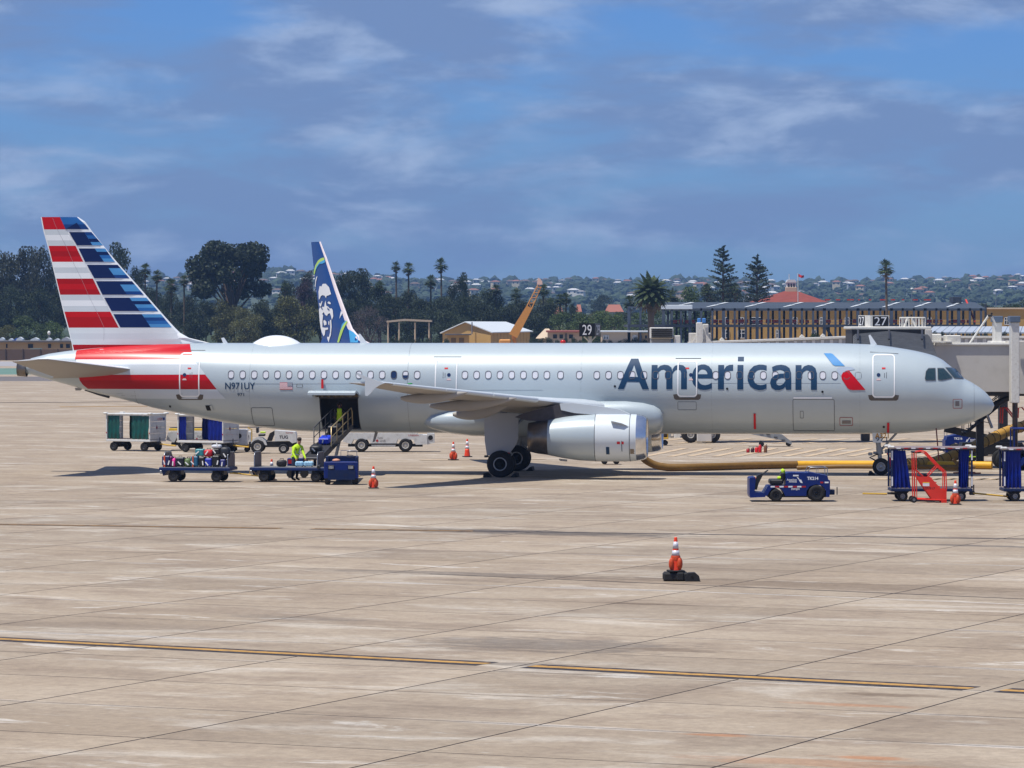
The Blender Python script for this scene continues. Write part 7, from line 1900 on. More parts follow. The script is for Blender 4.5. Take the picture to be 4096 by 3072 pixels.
def blobs_points(bl, n, rs):
    bl = np.array(bl, float); w = (bl[:, 3] * bl[:, 4] * bl[:, 5]) ** (2 / 3); w /= w.sum()
    k = rs.choice(len(bl), n, p=w); d = rs.normal(size=(n, 3)); d /= np.linalg.norm(d, axis=1)[:, None]
    r = rs.random(n) ** .38
    return bl[k, :3] + d * bl[k, 3:] * r[:, None]
def tree_mesh(seed, kindn, n=2600):
    """Crown and trunk meshes of a tree 1 m high and about 1 m wide."""
    rs = np.random.RandomState(seed); rd = random.Random(seed)
    mb = MB(); bl = []
    low = {'dark': .16, 'euc': .22, 'lime': .06, 'olive': .10, 'purple': .12, 'pine': .34, 'bare': .15}[kindn]
    tops = []
    nl = 11 if kindn != 'pine' else 16
    mb.tube([(0, 0, -.02), (.01, .0, low * .8), (.0, .01, low + .2)], [.032, .022, .016], 7)
    for i in range(nl):
        a = 6.283 * (i / nl) * 2.4 + rd.uniform(-.4, .4); u = rd.random()
        if kindn == 'pine': z = .58 + .34 * (i % 4) / 3.2 + rd.uniform(-.03, .04); rr = .44 * math.sqrt(max(.06, 1 - ((z - .60) / .40) ** 2)) * (.6 + .4 * rd.random()); sz = .10 + .05 * rd.random()
        else: z = low + .12 + (.80 - low) * (i + .5) / nl; rr = .36 * math.sin(math.pi * (.16 + .74 * (i + .5) / nl)) ** .8 * (.5 + .5 * rd.random()); sz = .13 + .08 * rd.random()
        c = (rr * math.cos(a), rr * math.sin(a), z); tops.append(c); bl.append((*c, sz * 1.15, sz * 1.15, sz * .8))
        st = low * .7 + .3 * max(0, z - low) * .6
        mb.tube([(0, 0, st), (c[0] * .45, c[1] * .45, st + (z - st) * .55), (c[0] * .9, c[1] * .9, z)], [.013, .009, .004], 5)
    bl.append((0, 0, .86, .15, .15, .13))
    if kindn in ('dark', 'euc', 'lime', 'olive', 'purple'): bl.append((0, 0, low + .28, .26, .26, .24))
    if kindn == 'bare':
        for i in range(60):
            c = rd.choice(tops); d = Vector((rd.gauss(0, 1), rd.gauss(0, 1), abs(rd.gauss(0, .8)))).normalized()
            mb.tube([c, Vector(c) + d * rd.uniform(.08, .2)], [.004, .0015], 4)
    P = blobs_points(bl, n if kindn != 'bare' else n, rs)
    P[:, 2] = np.clip(P[:, 2], .02, 1.0)
    V, Fc = leaf_cloud(P, (.026 + .026 * rs.random(len(P))) * (1 if kindn != 'bare' else .55), rs)
    fm = FO['dark' if kindn == 'pine' else kindn]
    return cloud_mesh('crown', V, Fc, fm), mb.mesh('trunk', [M_BARK])
TM = {}
for kn, cnt in (('dark', 4), ('euc', 3), ('lime', 3), ('olive', 2), ('purple', 1), ('pine', 1), ('bare', 1)):
    TM[kn] = [tree_mesh(100 + 17 * i + len(kn) * 5 + ord(kn[0]), kn, {'pine': 10000, 'bare': 3600}.get(kn, 4600)) for i in range(cnt)]
TL = {'dark': 'dense dark green tree in the belt of trees beyond the airfield', 'euc': 'tall grey-green eucalyptus tree behind the striped tail', 'lime': 'fresh green bushy tree in the belt of trees beyond the airfield', 'olive': 'olive green rounded tree in front of the dark tree belt', 'purple': 'purple-leaved tree beside the blue fin', 'pine': 'huge spreading umbrella pine with bare lower limbs between the two tails', 'bare': 'leafless grey tree right behind the blue fin'}
TG = {'dark': 'dark trees of the tree belt', 'euc': 'eucalyptus trees behind the striped tail', 'lime': 'fresh green trees of the tree belt', 'olive': 'olive trees of the tree belt'}
rt = random.Random(5)
ZN = [(92, 'behind the striped tail'), (141, 'beside the striped tail'), (194, 'between the striped tail and the umbrella pine'), (278, 'around the foot of the umbrella pine'), (322, 'between the umbrella pine and the blue fin'), (386, 'between the blue fin and the open shelter'), (434, 'behind the open shelter'), (478, 'behind the gable of the yellow shed'), (530, 'behind the yellow shed and the crane'), (585, 'behind the red-edged bungalow'), (628, 'behind the white-roofed bungalow'), (700, 'around the date palm'), (800, 'around the Norfolk pines'), (2000, 'beyond the jet bridge')]
def zone(px): return next(z for a, z in ZN if px < a)
AD_ = {'dark': 'dense dark green tree', 'euc': 'grey-green eucalyptus', 'lime': 'fresh green bushy tree', 'olive': 'olive green rounded tree'}
def lab(px, top, Y, kn):
    s = 'tall ' if top < 276 else ('middling ' if top < 298 else 'low ')
    return s + ('rear-row ' if Y > 950 else '') + AD_[kn] + ' ' + zone(px)
def tree(px, top, w, Y, kn='dark', label=None):
    if kn in AD_ and not label: label = lab(px, top, Y, kn)
    p = at(px, top, Y); zb = terr(p.x, Y) if Y > 765 else -.01; h = p.z - zb; W = w * mpp(Y) * 1.12
    cm, tm = rt.choice(TM[kn])
    t = thing({'pine': 'pine_tree', 'euc': 'eucalyptus_tree'}.get(kn, 'broadleaf_tree'), label or TL[kn], 'tree', (p.x, Y, zb), rt.uniform(0, 6.28), ('trees ' + zone(px)) if kn in AD_ else None)
    t.scale = (W, W, h); obj('crown', cm, t); obj('trunk', tm, t); return t
for a in ((5, 251, 34, 900, 'euc'), (22, 247, 36, 910, 'euc'), (42, 246, 34, 905, 'euc'), (-14, 255, 36, 900, 'euc'), (60, 260, 34, 920, 'euc'), (80, 274, 30, 900), (12, 285, 34, 860), (37, 287, 34, 855), (60, 290, 34, 860), (-10, 292, 34, 850), (28, 316, 40, 800, 'lime'), (5, 325, 28, 795, 'olive'), (52, 321, 30, 800, 'lime'),
          (118, 243, 36, 900), (136, 266, 24, 890), (100, 268, 28, 905), (152, 288, 30, 880), (168, 291, 28, 870), (186, 295, 30, 860), (206, 300, 28, 850), (140, 298, 30, 850), (90, 300, 40, 850), (160, 310, 40, 820), (195, 312, 36, 815),
          (233, 242, 88, 840, 'pine'), (224, 300, 34, 800, 'olive'), (246, 307, 38, 790, 'olive'), (262, 300, 32, 800), (285, 281, 22, 860), (307, 271, 16, 870), (304, 280, 28, 850, 'purple'), (293, 296, 46, 800, 'olive'), (320, 289, 34, 830), (276, 305, 30, 805),
          (345, 271, 32, 860), (362, 269, 36, 870), (379, 284, 30, 850), (352, 300, 32, 830), (369, 306, 44, 785, 'bare'), (390, 294, 32, 840), (406, 290, 34, 850), (423, 298, 36, 840), (440, 296, 36, 850), (454, 282, 16, 870), (463, 273, 20, 880), (470, 294, 44, 830), (491, 289, 34, 850), (483, 302, 44, 800), (507, 304, 34, 810), (413, 308, 40, 800), (450, 310, 40, 790),
          (522, 299, 34, 840), (546, 305, 34, 830), (560, 311, 36, 800, 'lime'), (581, 312, 38, 790, 'lime'), (600, 311, 40, 800, 'lime'), (619, 312, 36, 790, 'lime'), (572, 303, 16, 820), (535, 312, 34, 800),
          (641, 311, 34, 820, 'lime'), (688, 287, 38, 830, 'lime'), (664, 298, 34, 840, 'lime'), (709, 284, 26, 845), (731, 282, 28, 845), (747, 297, 32, 840), (771, 298, 28, 840), (985, 303, 34, 900), (1006, 304, 40, 900), (1028, 300, 34, 910), (966, 310, 30, 890)):
    tree(*a)
tree(602, 294, 27, 1500, 'dark', 'lone dark umbrella-shaped tree on the far slope')
# a second, lower row closes the gaps
for k in range(26):
    px = -25 + k * 26 + rt.uniform(-6, 6)
    if not 60 < px < 90: tree(px, rt.uniform(296, 308) if px < 560 else rt.uniform(310, 316), rt.uniform(30, 40), 960, rt.choice(('dark', 'dark', 'olive' if px > 200 else 'dark')))

def fan_leaves(mbl, c, r, n, rd, dmin=-.9):
    for i in range(n):
        z = dmin + (1 - dmin) * (i + .5) / n; a = i * 2.39996; s = math.sqrt(max(0, 1 - z * z)); d = Vector((s * math.cos(a), s * math.sin(a), z))
        L = r * rd.uniform(.8, 1.08); e = c + d * L + Vector((0, 0, -.18 * L * s)); u = d.cross(Vector((0, 0, 1))); u = u.normalized() if u.length > .05 else Vector((1, 0, 0)); w = d.cross(u)
        m_ = c + d * L * .45; hw = L * .34
        for k in range(5):                                      # fingers of the fan
            q = (k - 2) / 2; tip = e + u * hw * q * 1.15 - d * abs(q) * L * .22 + w * rd.uniform(-.05, .05) * L
            mbl.add([m_, m_.lerp(tip, .6) + u * hw * .24, tip, m_.lerp(tip, .6) - u * hw * .24], [(0, 1, 2, 3)])
        mbl.add([c, m_ + u * .04 * r, m_ - u * .04 * r], [(0, 1, 2)])
def fan_palm(px, top, w, Y, label, base=None, group='fan palms beyond the airfield', stretch=1.0):
    p = at(px, top, Y); zb = terr(p.x, Y) if Y > 765 else -.01; r = w * mpp(Y) / 2 * 1.32; h = p.z - zb; rd = random.Random(int(px * 7))
    t = thing('fan_palm', label, 'palm tree', (p.x, Y, zb), rd.uniform(0, 6), group)
    c = Vector((0, 0, h - r * .80))
    mb = MB(); mb.tube([(0, 0, -.05), (.1, .05, h * .5), (0, 0, h - r * .85)], [.30, .20, .17], 8); mb.build('trunk', [M_BARKP], t)
    mb = MB(); fan_leaves(mb, c, r, 46, rd, -.55); mb.build('crown', [FO['palm']], t)
    mb = MB(); fan_leaves(mb, c - Vector((0, 0, r * .35)), r * .72, 16, rd, -.98); mb.build('dry_fronds', [FO['dead']], t)
    return t
FL = 'slender fan palm with a round crown rising from the tree belt'
for a in ((145, 263, 13, 850), (157, 270, 12, 850), (171, 278, 15, 845), (184, 274.5, 11, 850), (285, 282, 10, 850), (380, 281, 13, 850), (396, 261, 10.5, 860), (408.6, 262, 12.5, 860), (430.7, 274.5, 13, 860), (441, 258, 13.5, 860), (496, 283.6, 12, 850), (516, 287.7, 12, 850), (543.6, 284, 12, 850), (551, 298, 13, 830), (560, 293, 12, 830), (566, 292.6, 12, 830), (630, 295, 15, 800), (671, 288, 17, 800), (707, 283, 13, 830), (735, 283, 12, 830), (1016, 303, 14, 850)):
    fan_palm(*a, ('tall' if a[1] < 270 else 'short') + ' slender fan palm ' + zone(a[0]), group='fan palms ' + zone(a[0]))
fan_palm(886, 259.5, 17, 640, 'single tall fan palm with a shaggy crown rising in front of the steel frame', group=None)

def date_palm(px, top, w, Y):
    p = at(px, top, Y); zb = terr(p.x, Y) if Y > 765 else -.01; h = p.z - zb; r = w * mpp(Y) / 2; rd = random.Random(3)
    t = thing('date_palm', 'stout date palm with long drooping fronds and orange fruit stalks before the steel frame', 'palm tree', (p.x, Y, zb))
    zc = h - r * .85
    mb = MB(); mb.tube([(0, 0, -.05), (0, 0, zc * .6), (0, 0, zc)], [.55, .5, .62], 10); mb.build('trunk', [M_BARKP], t)
    for nm, cnt, emin, m, rl in (('crown', 70, -.35, FO['palm'], 1.0), ('dry_fronds', 34, -1.0, FO['dead'], .95)):
        mb = MB()
        for i in range(cnt):
            el = math.asin(max(-1, min(1, emin + ((1.0 if nm == 'crown' else -.2) - emin) * (i + .5) / cnt))); a = i * 2.39996
            d = Vector((math.cos(a) * math.cos(el), math.sin(a) * math.cos(el), math.sin(el))); L = r * rl * rd.uniform(.9, 1.1)
            pts = []; q = Vector((0, 0, zc)); v = d.copy()
            for k in range(7): pts.append(q.copy()); q += v * L / 6; v = (v + Vector((0, 0, -.20))).normalized()
            for k in range(6):
                A, B_ = pts[k], pts[k + 1]; tg = (B_ - A).normalized(); sd = tg.cross(Vector((0, 0, 1))); sd = sd.normalized() if sd.length > .05 else Vector((1, 0, 0))
                for s_ in (-1, 1):
                    for j in (0, .5):
                        o_ = A.lerp(B_, j); ll = r * .26 * math.sin(math.pi * (.15 + .8 * (k + j) / 6)); tip = o_ + (sd * s_ * .9 + tg * .6 + Vector((0, 0, -.35))).normalized() * ll
                        mb.add([o_, o_ + tg * .20 * r, tip], [(0, 1, 2)])
        mb.build(nm, [m], t)
    mb = MB()
    for i in range(14):
        a = i * .9; mb.tube([(0, 0, zc), (r * .25 * math.cos(a), r * .25 * math.sin(a), zc + .15 * r), (r * .4 * math.cos(a), r * .4 * math.sin(a), zc - .05 * r)], .07, 4)
    mb.build('fruit_stalks', [mat('fruit_orange', (190, 96, 36), .7)], t)
date_palm(651, 275.5, 42, 620)

def norfolk(px, top, w, Y, base_py, label, seed):
    p = at(px, top, Y); zb = terr(p.x, Y) if Y > 765 else -.01; h = p.z - zb; r = w * mpp(Y) / 2; rd = random.Random(seed); rs = np.random.RandomState(seed)
    t = thing('norfolk_pine', label, 'pine tree', (p.x, Y, zb), rd.uniform(0, 6))
    mb = MB(); mb.tube([(0, 0, -.05), (0, 0, h * .5), (0, 0, h * .98)], [.42, .28, .05], 8); PT = []
    for i in range(19):
        f = i / 18; z = h * (.34 + .64 * f); L = r * (1 - f ** 1.5) ** .62 * rd.uniform(.82, 1.08) + .35
        for k in range(6):
            a = k * 1.047 + i * .5 + rd.uniform(-.15, .15); d = Vector((math.cos(a), math.sin(a), .10 + .30 * f)); L *= rd.uniform(.78, 1.12); z_ = z + rd.gauss(0, .35); e = Vector((0, 0, z_)) + d * L
            mb.tube([(0, 0, z_), e], [.06, .02], 4)
            for j in range(28):
                u = .22 + .8 * rd.random(); q = Vector((0, 0, z_)) + d * L * u; sd = Vector((-d.y, d.x, 0)) * rd.gauss(0, .16) * L * u * .9
                PT.append(q + sd + Vector((0, 0, abs(rd.gauss(0, .10)) * (.6 + .08 * L))))
    mb.build('trunk', [M_BARK], t)
    P = np.array([tuple(q) for q in PT]); V, Fc = leaf_cloud(P, .36 + .36 * rs.random(len(P)), rs, aspect=.5)
    obj('crown', cloud_mesh('crown', V, Fc, FO['conifer']), t)
norfolk(723, 246, 38, 780, 302, 'taller pyramid-shaped Norfolk pine with tiered branches', 21); norfolk(757, 258, 42, 780, 302, 'shorter Norfolk pine with a broad tiered crown', 22)

# shrubs along the far side of the field
for k in range(34):
    px = [393, 401, 410, 419, 428, 437, 446, 534, 541, 549, 557, 565, 573, 580, 603, 611, 619, 627, 636, 644, 715, 752, 812, 818, 934, 942, 950, 958, 967, 976, 985, 994, 1004, 1014][k]
    Y = 690 if px < 930 else 560
    top_ = rt.uniform(337, 340.5) if px < 930 else rt.uniform(331, 334.5)
    if 805 < px < 825: top_ = 333
    p = at(px, top_, Y); cm, tm = rt.choice(TM['dark' if px < 800 or px > 925 else 'lime'])
    t = thing('shrub', 'dark low shrub in the row along the far side of the airfield' if px < 800 else ('dark hedge shrub below the pale canopy roof beyond the jet bridge' if px > 925 else 'bright green shrub before the yellow building'), 'shrub', (p.x, Y, -.01), rt.uniform(0, 6), 'shrubs along the field' if px < 800 else ('hedge under the canopy roof' if px > 925 else 'bright shrubs before the yellow building'))
    wd = 13 * mpp(Y); t.scale = (wd, wd, p.z); obj('foliage', cm, t); obj('stem', tm, t)
# ------------------------------------------------------------------ buildings beyond the field
def B(name, label, px, Y, cat='building'):
    o = Vector((at(px, 340, Y).x, Y, 0)); return thing(name, label, cat, o), o
M_TAN = mat('stucco_tan', (176, 150, 112), .9, var=.08, scale=.3); M_TAN2 = mat('stucco_beige', (196, 176, 150), .9, var=.08, scale=.3); M_OCH = mat('stucco_ochre', (178, 142, 76), .9, var=.14, scale=.2); M_YELB = mat('metal_wall_yellow', (190, 154, 92), .7, var=.06, scale=.3)
M_RFW = mat('roof_white', (206, 212, 214), .5, var=.05); M_RFR = mat('roof_tile_red', (128, 58, 44), .85, var=.2, scale=.8); M_RFD = mat('roof_dark', (96, 92, 90), .8); M_WF = mat('window_frame_white', (214, 214, 210), .6); M_STEEL = mat('steel_bluegrey', (70, 80, 94), .55, var=.12, scale=.5); M_STEELD = mat('steel_deck', (50, 56, 66), .6, var=.15, scale=.5); M_SFN = mat('safety_net', (206, 60, 40), .7, var=.15)
M_FEN = mat('fence_brown', (96, 78, 66), .85, var=.12, scale=.2)
def win(t, o, px0, px1, py0, py1, Y, frame=True):
    w = boxp('window', px0, px1, py0, py1, Y - .08, Y + .05, M_DARKGLASS, t, .0, o)
    if frame:
        a, b = at(px0, py1, Y) - o, at(px1, py0, Y) - o; y_ = -.12 + (Y - o.y); mb = MB()
        th = .12
        for c, s in ((((a.x + b.x) / 2, y_, b.z), (b.x - a.x + th, .1, th)), (((a.x + b.x) / 2, y_, a.z), (b.x - a.x + th, .1, th)), ((a.x, y_, (a.z + b.z) / 2), (th, .1, b.z - a.z)), ((b.x, y_, (a.z + b.z) / 2), (th, .1, b.z - a.z)), (((a.x + b.x) / 2, y_, (a.z + b.z) / 2), (th, .09, b.z - a.z)), (((a.x + b.x) / 2, y_, (a.z * .4 + b.z * .6)), (b.x - a.x, .08, th))): mb.box(c, s, 0)
        mb.build('window_frame', [M_WF], w)
    return w
# tan barracks and wall at the far left
t, o = B('barracks', 'low tan building with cluttered roof behind the brown wall under the striped tail', 30, 742)
boxp('wall', -60, 78, 342, 366, 742, 756, M_TAN, t, .0, o); boxp('roof', -62, 80, 340.6, 342.4, 741, 757, M_RFD, t, .02, o)
for a, b in ((-30, -20), (-8, -2), (6, 7.5), (28, 33), (48, 51), (60, 63), (66, 70)): win(t, o, a, b, 344, 348, 742, False)
for a, w, h_, m in ((2, 5, 3.4, 'roof_white'), (11, 4, 2.4, 'roof_white'), (20, 7, 3.8, 'roof_white'), (35, 9, 3.2, 'roof_white'), (49, 5, 3, 'roof_white'), (57, 5, 2.2, 'roof_white'), (66, 9, 3.8, 'house_grey'), (72, 4, 5, 'roof_white')):
    mb = MB(); k = mpp(745); x = at(a, 340, 745).x - o.x; z0 = at(a, 340.7, 745).z
    mb.prism([(x - w / 2 * k, z0 - .1), (x + w / 2 * k, z0 - .1), (x + w * .42 * k, z0 + h_ * .5 * k), (x + w * .05 * k, z0 + h_ * k), (x - w * .4 * k, z0 + h_ * .45 * k)], 2, 5, 0); mb.build('roof_unit', [MATS[m]], t)
k = mpp(745); x = at(16, 340, 745).x - o.x; z0 = at(16, 340.7, 745).z; mb = MB(); mb.prism([(x - .6, z0 - .1), (x + .9, z0 - .1), (x + 1.0, z0 + .35), (x, z0 + .5)], 3, 5, 0); mb.build('roof_tarpaulin', [mat('tarp_blue', (36, 78, 160), .6)], t)
wl_t = thing('boundary_wall', 'long brown boundary wall in front of the low tan building', 'wall', (at(20, 340, 711).x, 711, 0)); ow = Vector((at(20, 340, 711).x, 711, 0))
for k in range(9): a = -64 + k * 17.4; boxp('wall_panel', a, a + 17.1, 349.2, 361.6, 711, 711.3, M_FEN, wl_t, .02, ow); boxp('wall_post', a - .5, a + .4, 348.8, 361.6, 710.85, 711.1, mat('fence_post', (70, 58, 50), .8), wl_t, .02, ow)
t = thing('parked_van', 'pale teal van standing between the brown wall and the tan building', 'van', (at(36, 340, 722).x, 722, 0)); k = mpp(722)
mb = MB(); mb.prism([(-1.2, .35), (-1.2, 1.2), (-.95, 2.05), (1.0, 2.1), (1.2, 1.5), (1.25, .35)], -.8, .8, 0); mb.build('body', [mat('van_teal', (120, 152, 150), .4)], t)
mb = MB(); mb.prism([(-1.0, 1.3), (-.85, 1.95), (.9, 1.98), (1.05, 1.35)], -.82, .82, 0); mb.build('window', [M_DARKGLASS], t)
for q in (-.75, .75):
    for s_ in (-.72, .72): obj('wheel', W_WHITE, t, (q, s_, .36))
# open shelter
t, o = B('shelter', 'open picnic shelter with a thin pale roof on posts', 409, 770, 'shelter')
mb = MB(); a, b = at(386.6, 322.6, 770) - o, at(431.6, 322.0, 770) - o; m_ = at(404, 320.9, 770) - o
mb.prism([(a.x, a.z), (m_.x, m_.z), (b.x, b.z), (b.x, b.z + .35), (m_.x, m_.z + .4), (a.x, a.z + .35)], 0, 7, 0); mb.build('roof', [mat('shelter_roof', (176, 160, 140), .8)], t)
for px in (388, 399, 415, 429): boxp('post', px - .7, px + .7, 322.5, 358, 770.3, 770.9, M_TAN2, t, .05, o); boxp('post', px - .6, px + .6, 322.5, 358, 776, 776.6, M_TAN2, t, .05, o)
# yellow shed with white roof
def at0(px, py, Y): return at(px, py, Y)
A_, C_, D_ = at(442.6, 333, 748), at(490.7, 332.6, 740), at(530, 331.6, 764); rf, rb = at(466, 322.6, 744), at(506, 322.8, 768); A2_ = at(484, 333, 772)
t, o = B('metal_shed', 'yellow metal shed with a pale gabled roof', 485, 750); v = lambda p, z=None: (p.x - o.x, p.y - o.y, p.z if z is None else z)
mb = MB(); mb.add([v(A_, 0), v(C_, 0), v(C_), v(rf), v(A_)], [(0, 1, 2, 3, 4)]); mb.build('gable_wall', [M_YELB], t)
nseg = 12
for k in range(nseg):
    p, q = C_.lerp(D_, k / nseg), C_.lerp(D_, (k + .94) / nseg); mb = MB(); mb.add([v(p, 0), v(q, 0), v(q), v(p), ], [(0, 1, 2, 3)]); mb.build('wall_panel', [M_YELB], t)
mb = MB(); mb.add([v(A_, 0), v(A2_, 0), v(A2_), v(A_)], [(0, 1, 2, 3)]); mb.add([v(D_, 0), v(A2_, 0), v(A2_), v(rb), v(D_)], [(0, 1, 2, 3, 4)]); mb.build('back_wall', [M_YELB], t)
ov = Vector((0, -.4, 0))
mb = MB(); q = [v(C_ + Vector((.3, -.5, -.1))), v(D_ + Vector((.6, .2, -.1))), v(rb + Vector((0, .3, .05))), v(rf + Vector((-.2, -.5, .05)))]; mb.add(q + [(a, b, c + .18) for a, b, c in q], [(0, 1, 2, 3), (4, 5, 6, 7), (0, 1, 5, 4), (1, 2, 6, 5), (2, 3, 7, 6), (3, 0, 4, 7)]); mb.build('roof', [M_RFW], t)
mb = MB(); q = [v(A_ + Vector((-.5, -.3, -.1))), v(rf + Vector((-.2, -.5, .05))), v(rb + Vector((0, .3, .05))), v(A2_ + Vector((-.3, .2, -.1)))]; mb.add(q + [(a, b, c + .18) for a, b, c in q], [(0, 1, 2, 3), (4, 5, 6, 7), (0, 1, 5, 4), (1, 2, 6, 5), (2, 3, 7, 6), (3, 0, 4, 7)]); mb.build('roof', [M_RFW], t)
boxp('lean_to', 447, 469, 335, 358, 737, 741, M_YELB, t, .0, o); boxp('lean_to_roof', 445, 471, 333.8, 335.2, 736, 741, M_RFD, t, .02, o)
boxp('door', 451, 456, 338, 358, 736.9, 737.1, mat('shed_door', (120, 96, 60), .8), t, 0, o); boxp('door', 459, 464, 338, 358, 736.9, 737.1, MATS['shed_door'], t, 0, o)
for k in range(5): p = C_.lerp(D_, .3 + k * .15); mb = MB(); mb.box((p.x - o.x, p.y - o.y - .1, 1.3), (.9, .3, .9), 0); mb.build('crate_stack', [mat('crate_grey', (96, 92, 86), .9)], t)
bar('vent_pipe', [at(472, 334, 742) - o, at(472, 322, 742) - o], .12, M_RIM, t)
# crane
t, o = B('mobile_crane', 'mobile crane with an orange telescopic lattice boom behind the yellow shed', 514, 735, 'crane'); M_CRN = mat('crane_orange', (206, 142, 62), .5, var=.12)
p0, p1, p2 = at(513, 336, 735) - o, at(529.5, 307, 735) - o, at(539.5, 286, 735) - o; d = (p2 - p0).normalized(); n_ = Vector((-d.z, 0, d.x))
mb = MB(); w_ = .85; q = [p0 - n_ * w_, p1 - n_ * .6, p1 + n_ * .6, p0 + n_ * w_]; mb.add([(a.x, -.6, a.z) for a in q] + [(a.x, .6, a.z) for a in q], [(0, 1, 2, 3), (4, 5, 6, 7), (0, 1, 5, 4), (1, 2, 6, 5), (2, 3, 7, 6), (3, 0, 4, 7)]); mb.build('boom_base', [M_CRN], t)
for s_ in (-.5, .5):
    for y_ in (-.5, .5): bar('boom_chord', [p1 + n_ * s_ + Vector((0, y_, 0)), p2 + n_ * s_ * .7 + Vector((0, y_ * .7, 0))], .10, M_CRN, t)
for k in range(8):
    f0, f1 = k / 8, (k + 1) / 8; s_ = 1 if k % 2 else -1
    for y_ in (-.5, .5): bar('boom_lacing', [p1.lerp(p2, f0) + n_ * s_ * .48 + Vector((0, y_, 0)), p1.lerp(p2, f1) - n_ * s_ * .45 + Vector((0, y_, 0))], .06, M_CRN, t, 5)
mb = MB(); mb.box((p0.x, 0, 1.4), (6, 2.4, 1.6), 0, ch=.2); mb.box((p0.x - 1.5, 0, 2.9), (2.2, 2.0, 1.6), 0, ch=.2); mb.build('carrier', [M_CRN], t)
bar('boom_ram', [(p0.x + .8, 0, 2), (p0.x, 0, p0.z)], .35, M_CRN, t)
for q in (-2, 0, 2):
    for s_ in (-1, 1): obj('wheel', wheel_mesh(.6, .4, .3, M_RUB, M_HUB, M_DKG, 16), t, (p0.x + q, s_ * 1.1, .6))
mb = MB(); q = at(539.5, 281.8, 735) - o; mb.prism([(q.x - .5, q.z - .5), (q.x + .55, q.z - .55), (q.x + .5, q.z + .1), (q.x + .1, q.z + .6), (q.x - .3, q.z + .75)], -.2, .2, 0); mb.build('boom_tip_flag', [mat('flag_salmon', (226, 190, 170), .7)], t); bar('tip_mast', [p2, q], .07, M_CRN, t)
# low buildings right of the crane
t, o = B('tan_hut', 'small tan hip-roofed hut beside the red-roofed bungalow', 545, 720); mb = MB(); a, b, c, e = at(536, 338.5, 720) - o, at(556, 338, 720) - o, at(549, 328.6, 726) - o, at(545, 328.6, 726) - o
mb.add([(a.x, 0, a.z), (b.x, 0, b.z), (b.x, 12, b.z), (a.x, 12, a.z), (e.x, 6, e.z), (c.x, 6, c.z)], [(0, 1, 5, 4), (1, 2, 5), (2, 3, 4, 5), (3, 0, 4)]); mb.build('roof', [M_TAN2], t); boxp('wall', 538, 554, 338.3, 362, 721, 731, M_TAN2, t, 0, o)
t, o = B('bungalow', 'long cream bungalow with a flat red roof edge left of gate sign 29', 565, 700); boxp('wall', 548, 582, 332, 361, 700, 710, M_TAN2, t, 0, o); boxp('roof', 546.5, 583, 330.4, 332.4, 699, 711, mat('roof_edge_red', (160, 96, 88), .8), t, .05, o)
for a, b in ((553, 557), (559.5, 563), (569, 573)): win(t, o, a, b, 334.5, 338.5, 700, False)
boxp('door', 565, 567, 333.5, 361, 699.9, 700.1, M_RFD, t, 0, o)
t, o = B('bungalow', 'long beige bungalow with a white roof line right of gate sign 29', 626, 690); boxp('wall', 602, 638, 332, 361, 690, 700, M_TAN2, t, 0, o); boxp('wall', 638.1, 652, 333, 361, 690.5, 700, M_TAN, t, 0, o); boxp('roof', 600.5, 653, 330.6, 332.2, 689, 701, M_RFW, t, .05, o)
for a, b in ((603.5, 608.5), (633, 637)): win(t, o, a, b, 335.4, 339, 690)
for a in (640, 645): win(t, o, a, a + 2, 335.4, 338.5, 690.5, False)
for a, b, top in ((605, 624, 304), (553, 564, 306), (576, 582, 304)):
    t, o = B('villa', 'villa with a salmon tiled roof half hidden in the greenery', (a + b) / 2, 1150, 'house'); t['group'] = 'salmon-roofed villas in the greenery'
    zb = terr(o.x, 1150); A2, B2_ = at(a, top + 8, 1150) - o, at(b, top + 8, 1150) - o; mb = MB(); mb.add([(A2.x, 0, A2.z), (B2_.x, 0, A2.z), (B2_.x, 9, A2.z), (A2.x, 9, A2.z), (A2.x * .6, 4.5, A2.z + 2.2), (B2_.x * .6, 4.5, A2.z + 2.2)], [(0, 1, 5, 4), (1, 2, 5), (2, 3, 4, 5), (3, 0, 4)]); mb.build('roof', [mat('roof_salmon', (150, 94, 78), .8)], t)
    mb = MB(); mb.box(((A2.x + B2_.x) / 2, 4.5, (A2.z + zb) / 2), (B2_.x - A2.x - .6, 8.4, A2.z - zb), 0); mb.build('wall', [MATS['house_cream']], t)
# steel frame under construction
t, o = B('steel_frame_building', 'two-storey steel frame building under construction with orange safety barriers', 800, 690)
YF0, YF1 = 690, 716
cols = [629, 640.5, 652, 663.5, 672, 681, 690] + [690 + 11.2 * k for k in range(1, 27)]
for i, px in enumerate(cols):
    tp = 307.2 if px < 664 else 308; tall = i % 3 == 0
    boxp('column', px - (1.5 if tall else 1.0), px + (1.5 if tall else 1.0), tp, 362, YF0, YF0 + .5, M_STEEL, t, 0, o)
    if px > 660: boxp('rear_column', px + 3.5, px + 5.6, 304, 360, YF1, YF1 + .5, M_STEELD, t, 0, o)
for p0, p1 in ((628, 664), (664, 760), (760, 860), (860, 984)):
    boxp('floor_deck', p0, p1, 324.6, 327.2, YF0 - .6, YF1 + 1, M_STEELD, t, 0, o)
boxp('roof_beam', 628, 664, 306.4, 308, YF0 - .1, YF0 + .6, M_STEEL, t, 0, o); boxp('roof_beam', 628, 664, 306.4, 308, YF1, YF1 + .6, M_STEEL, t, 0, o)
a, b = at(664, 308.4, YF0) - o, at(986, 308.4, YF0) - o; c, e = at(664, 302.2, YF1) - o, at(975, 302.2, YF1) - o
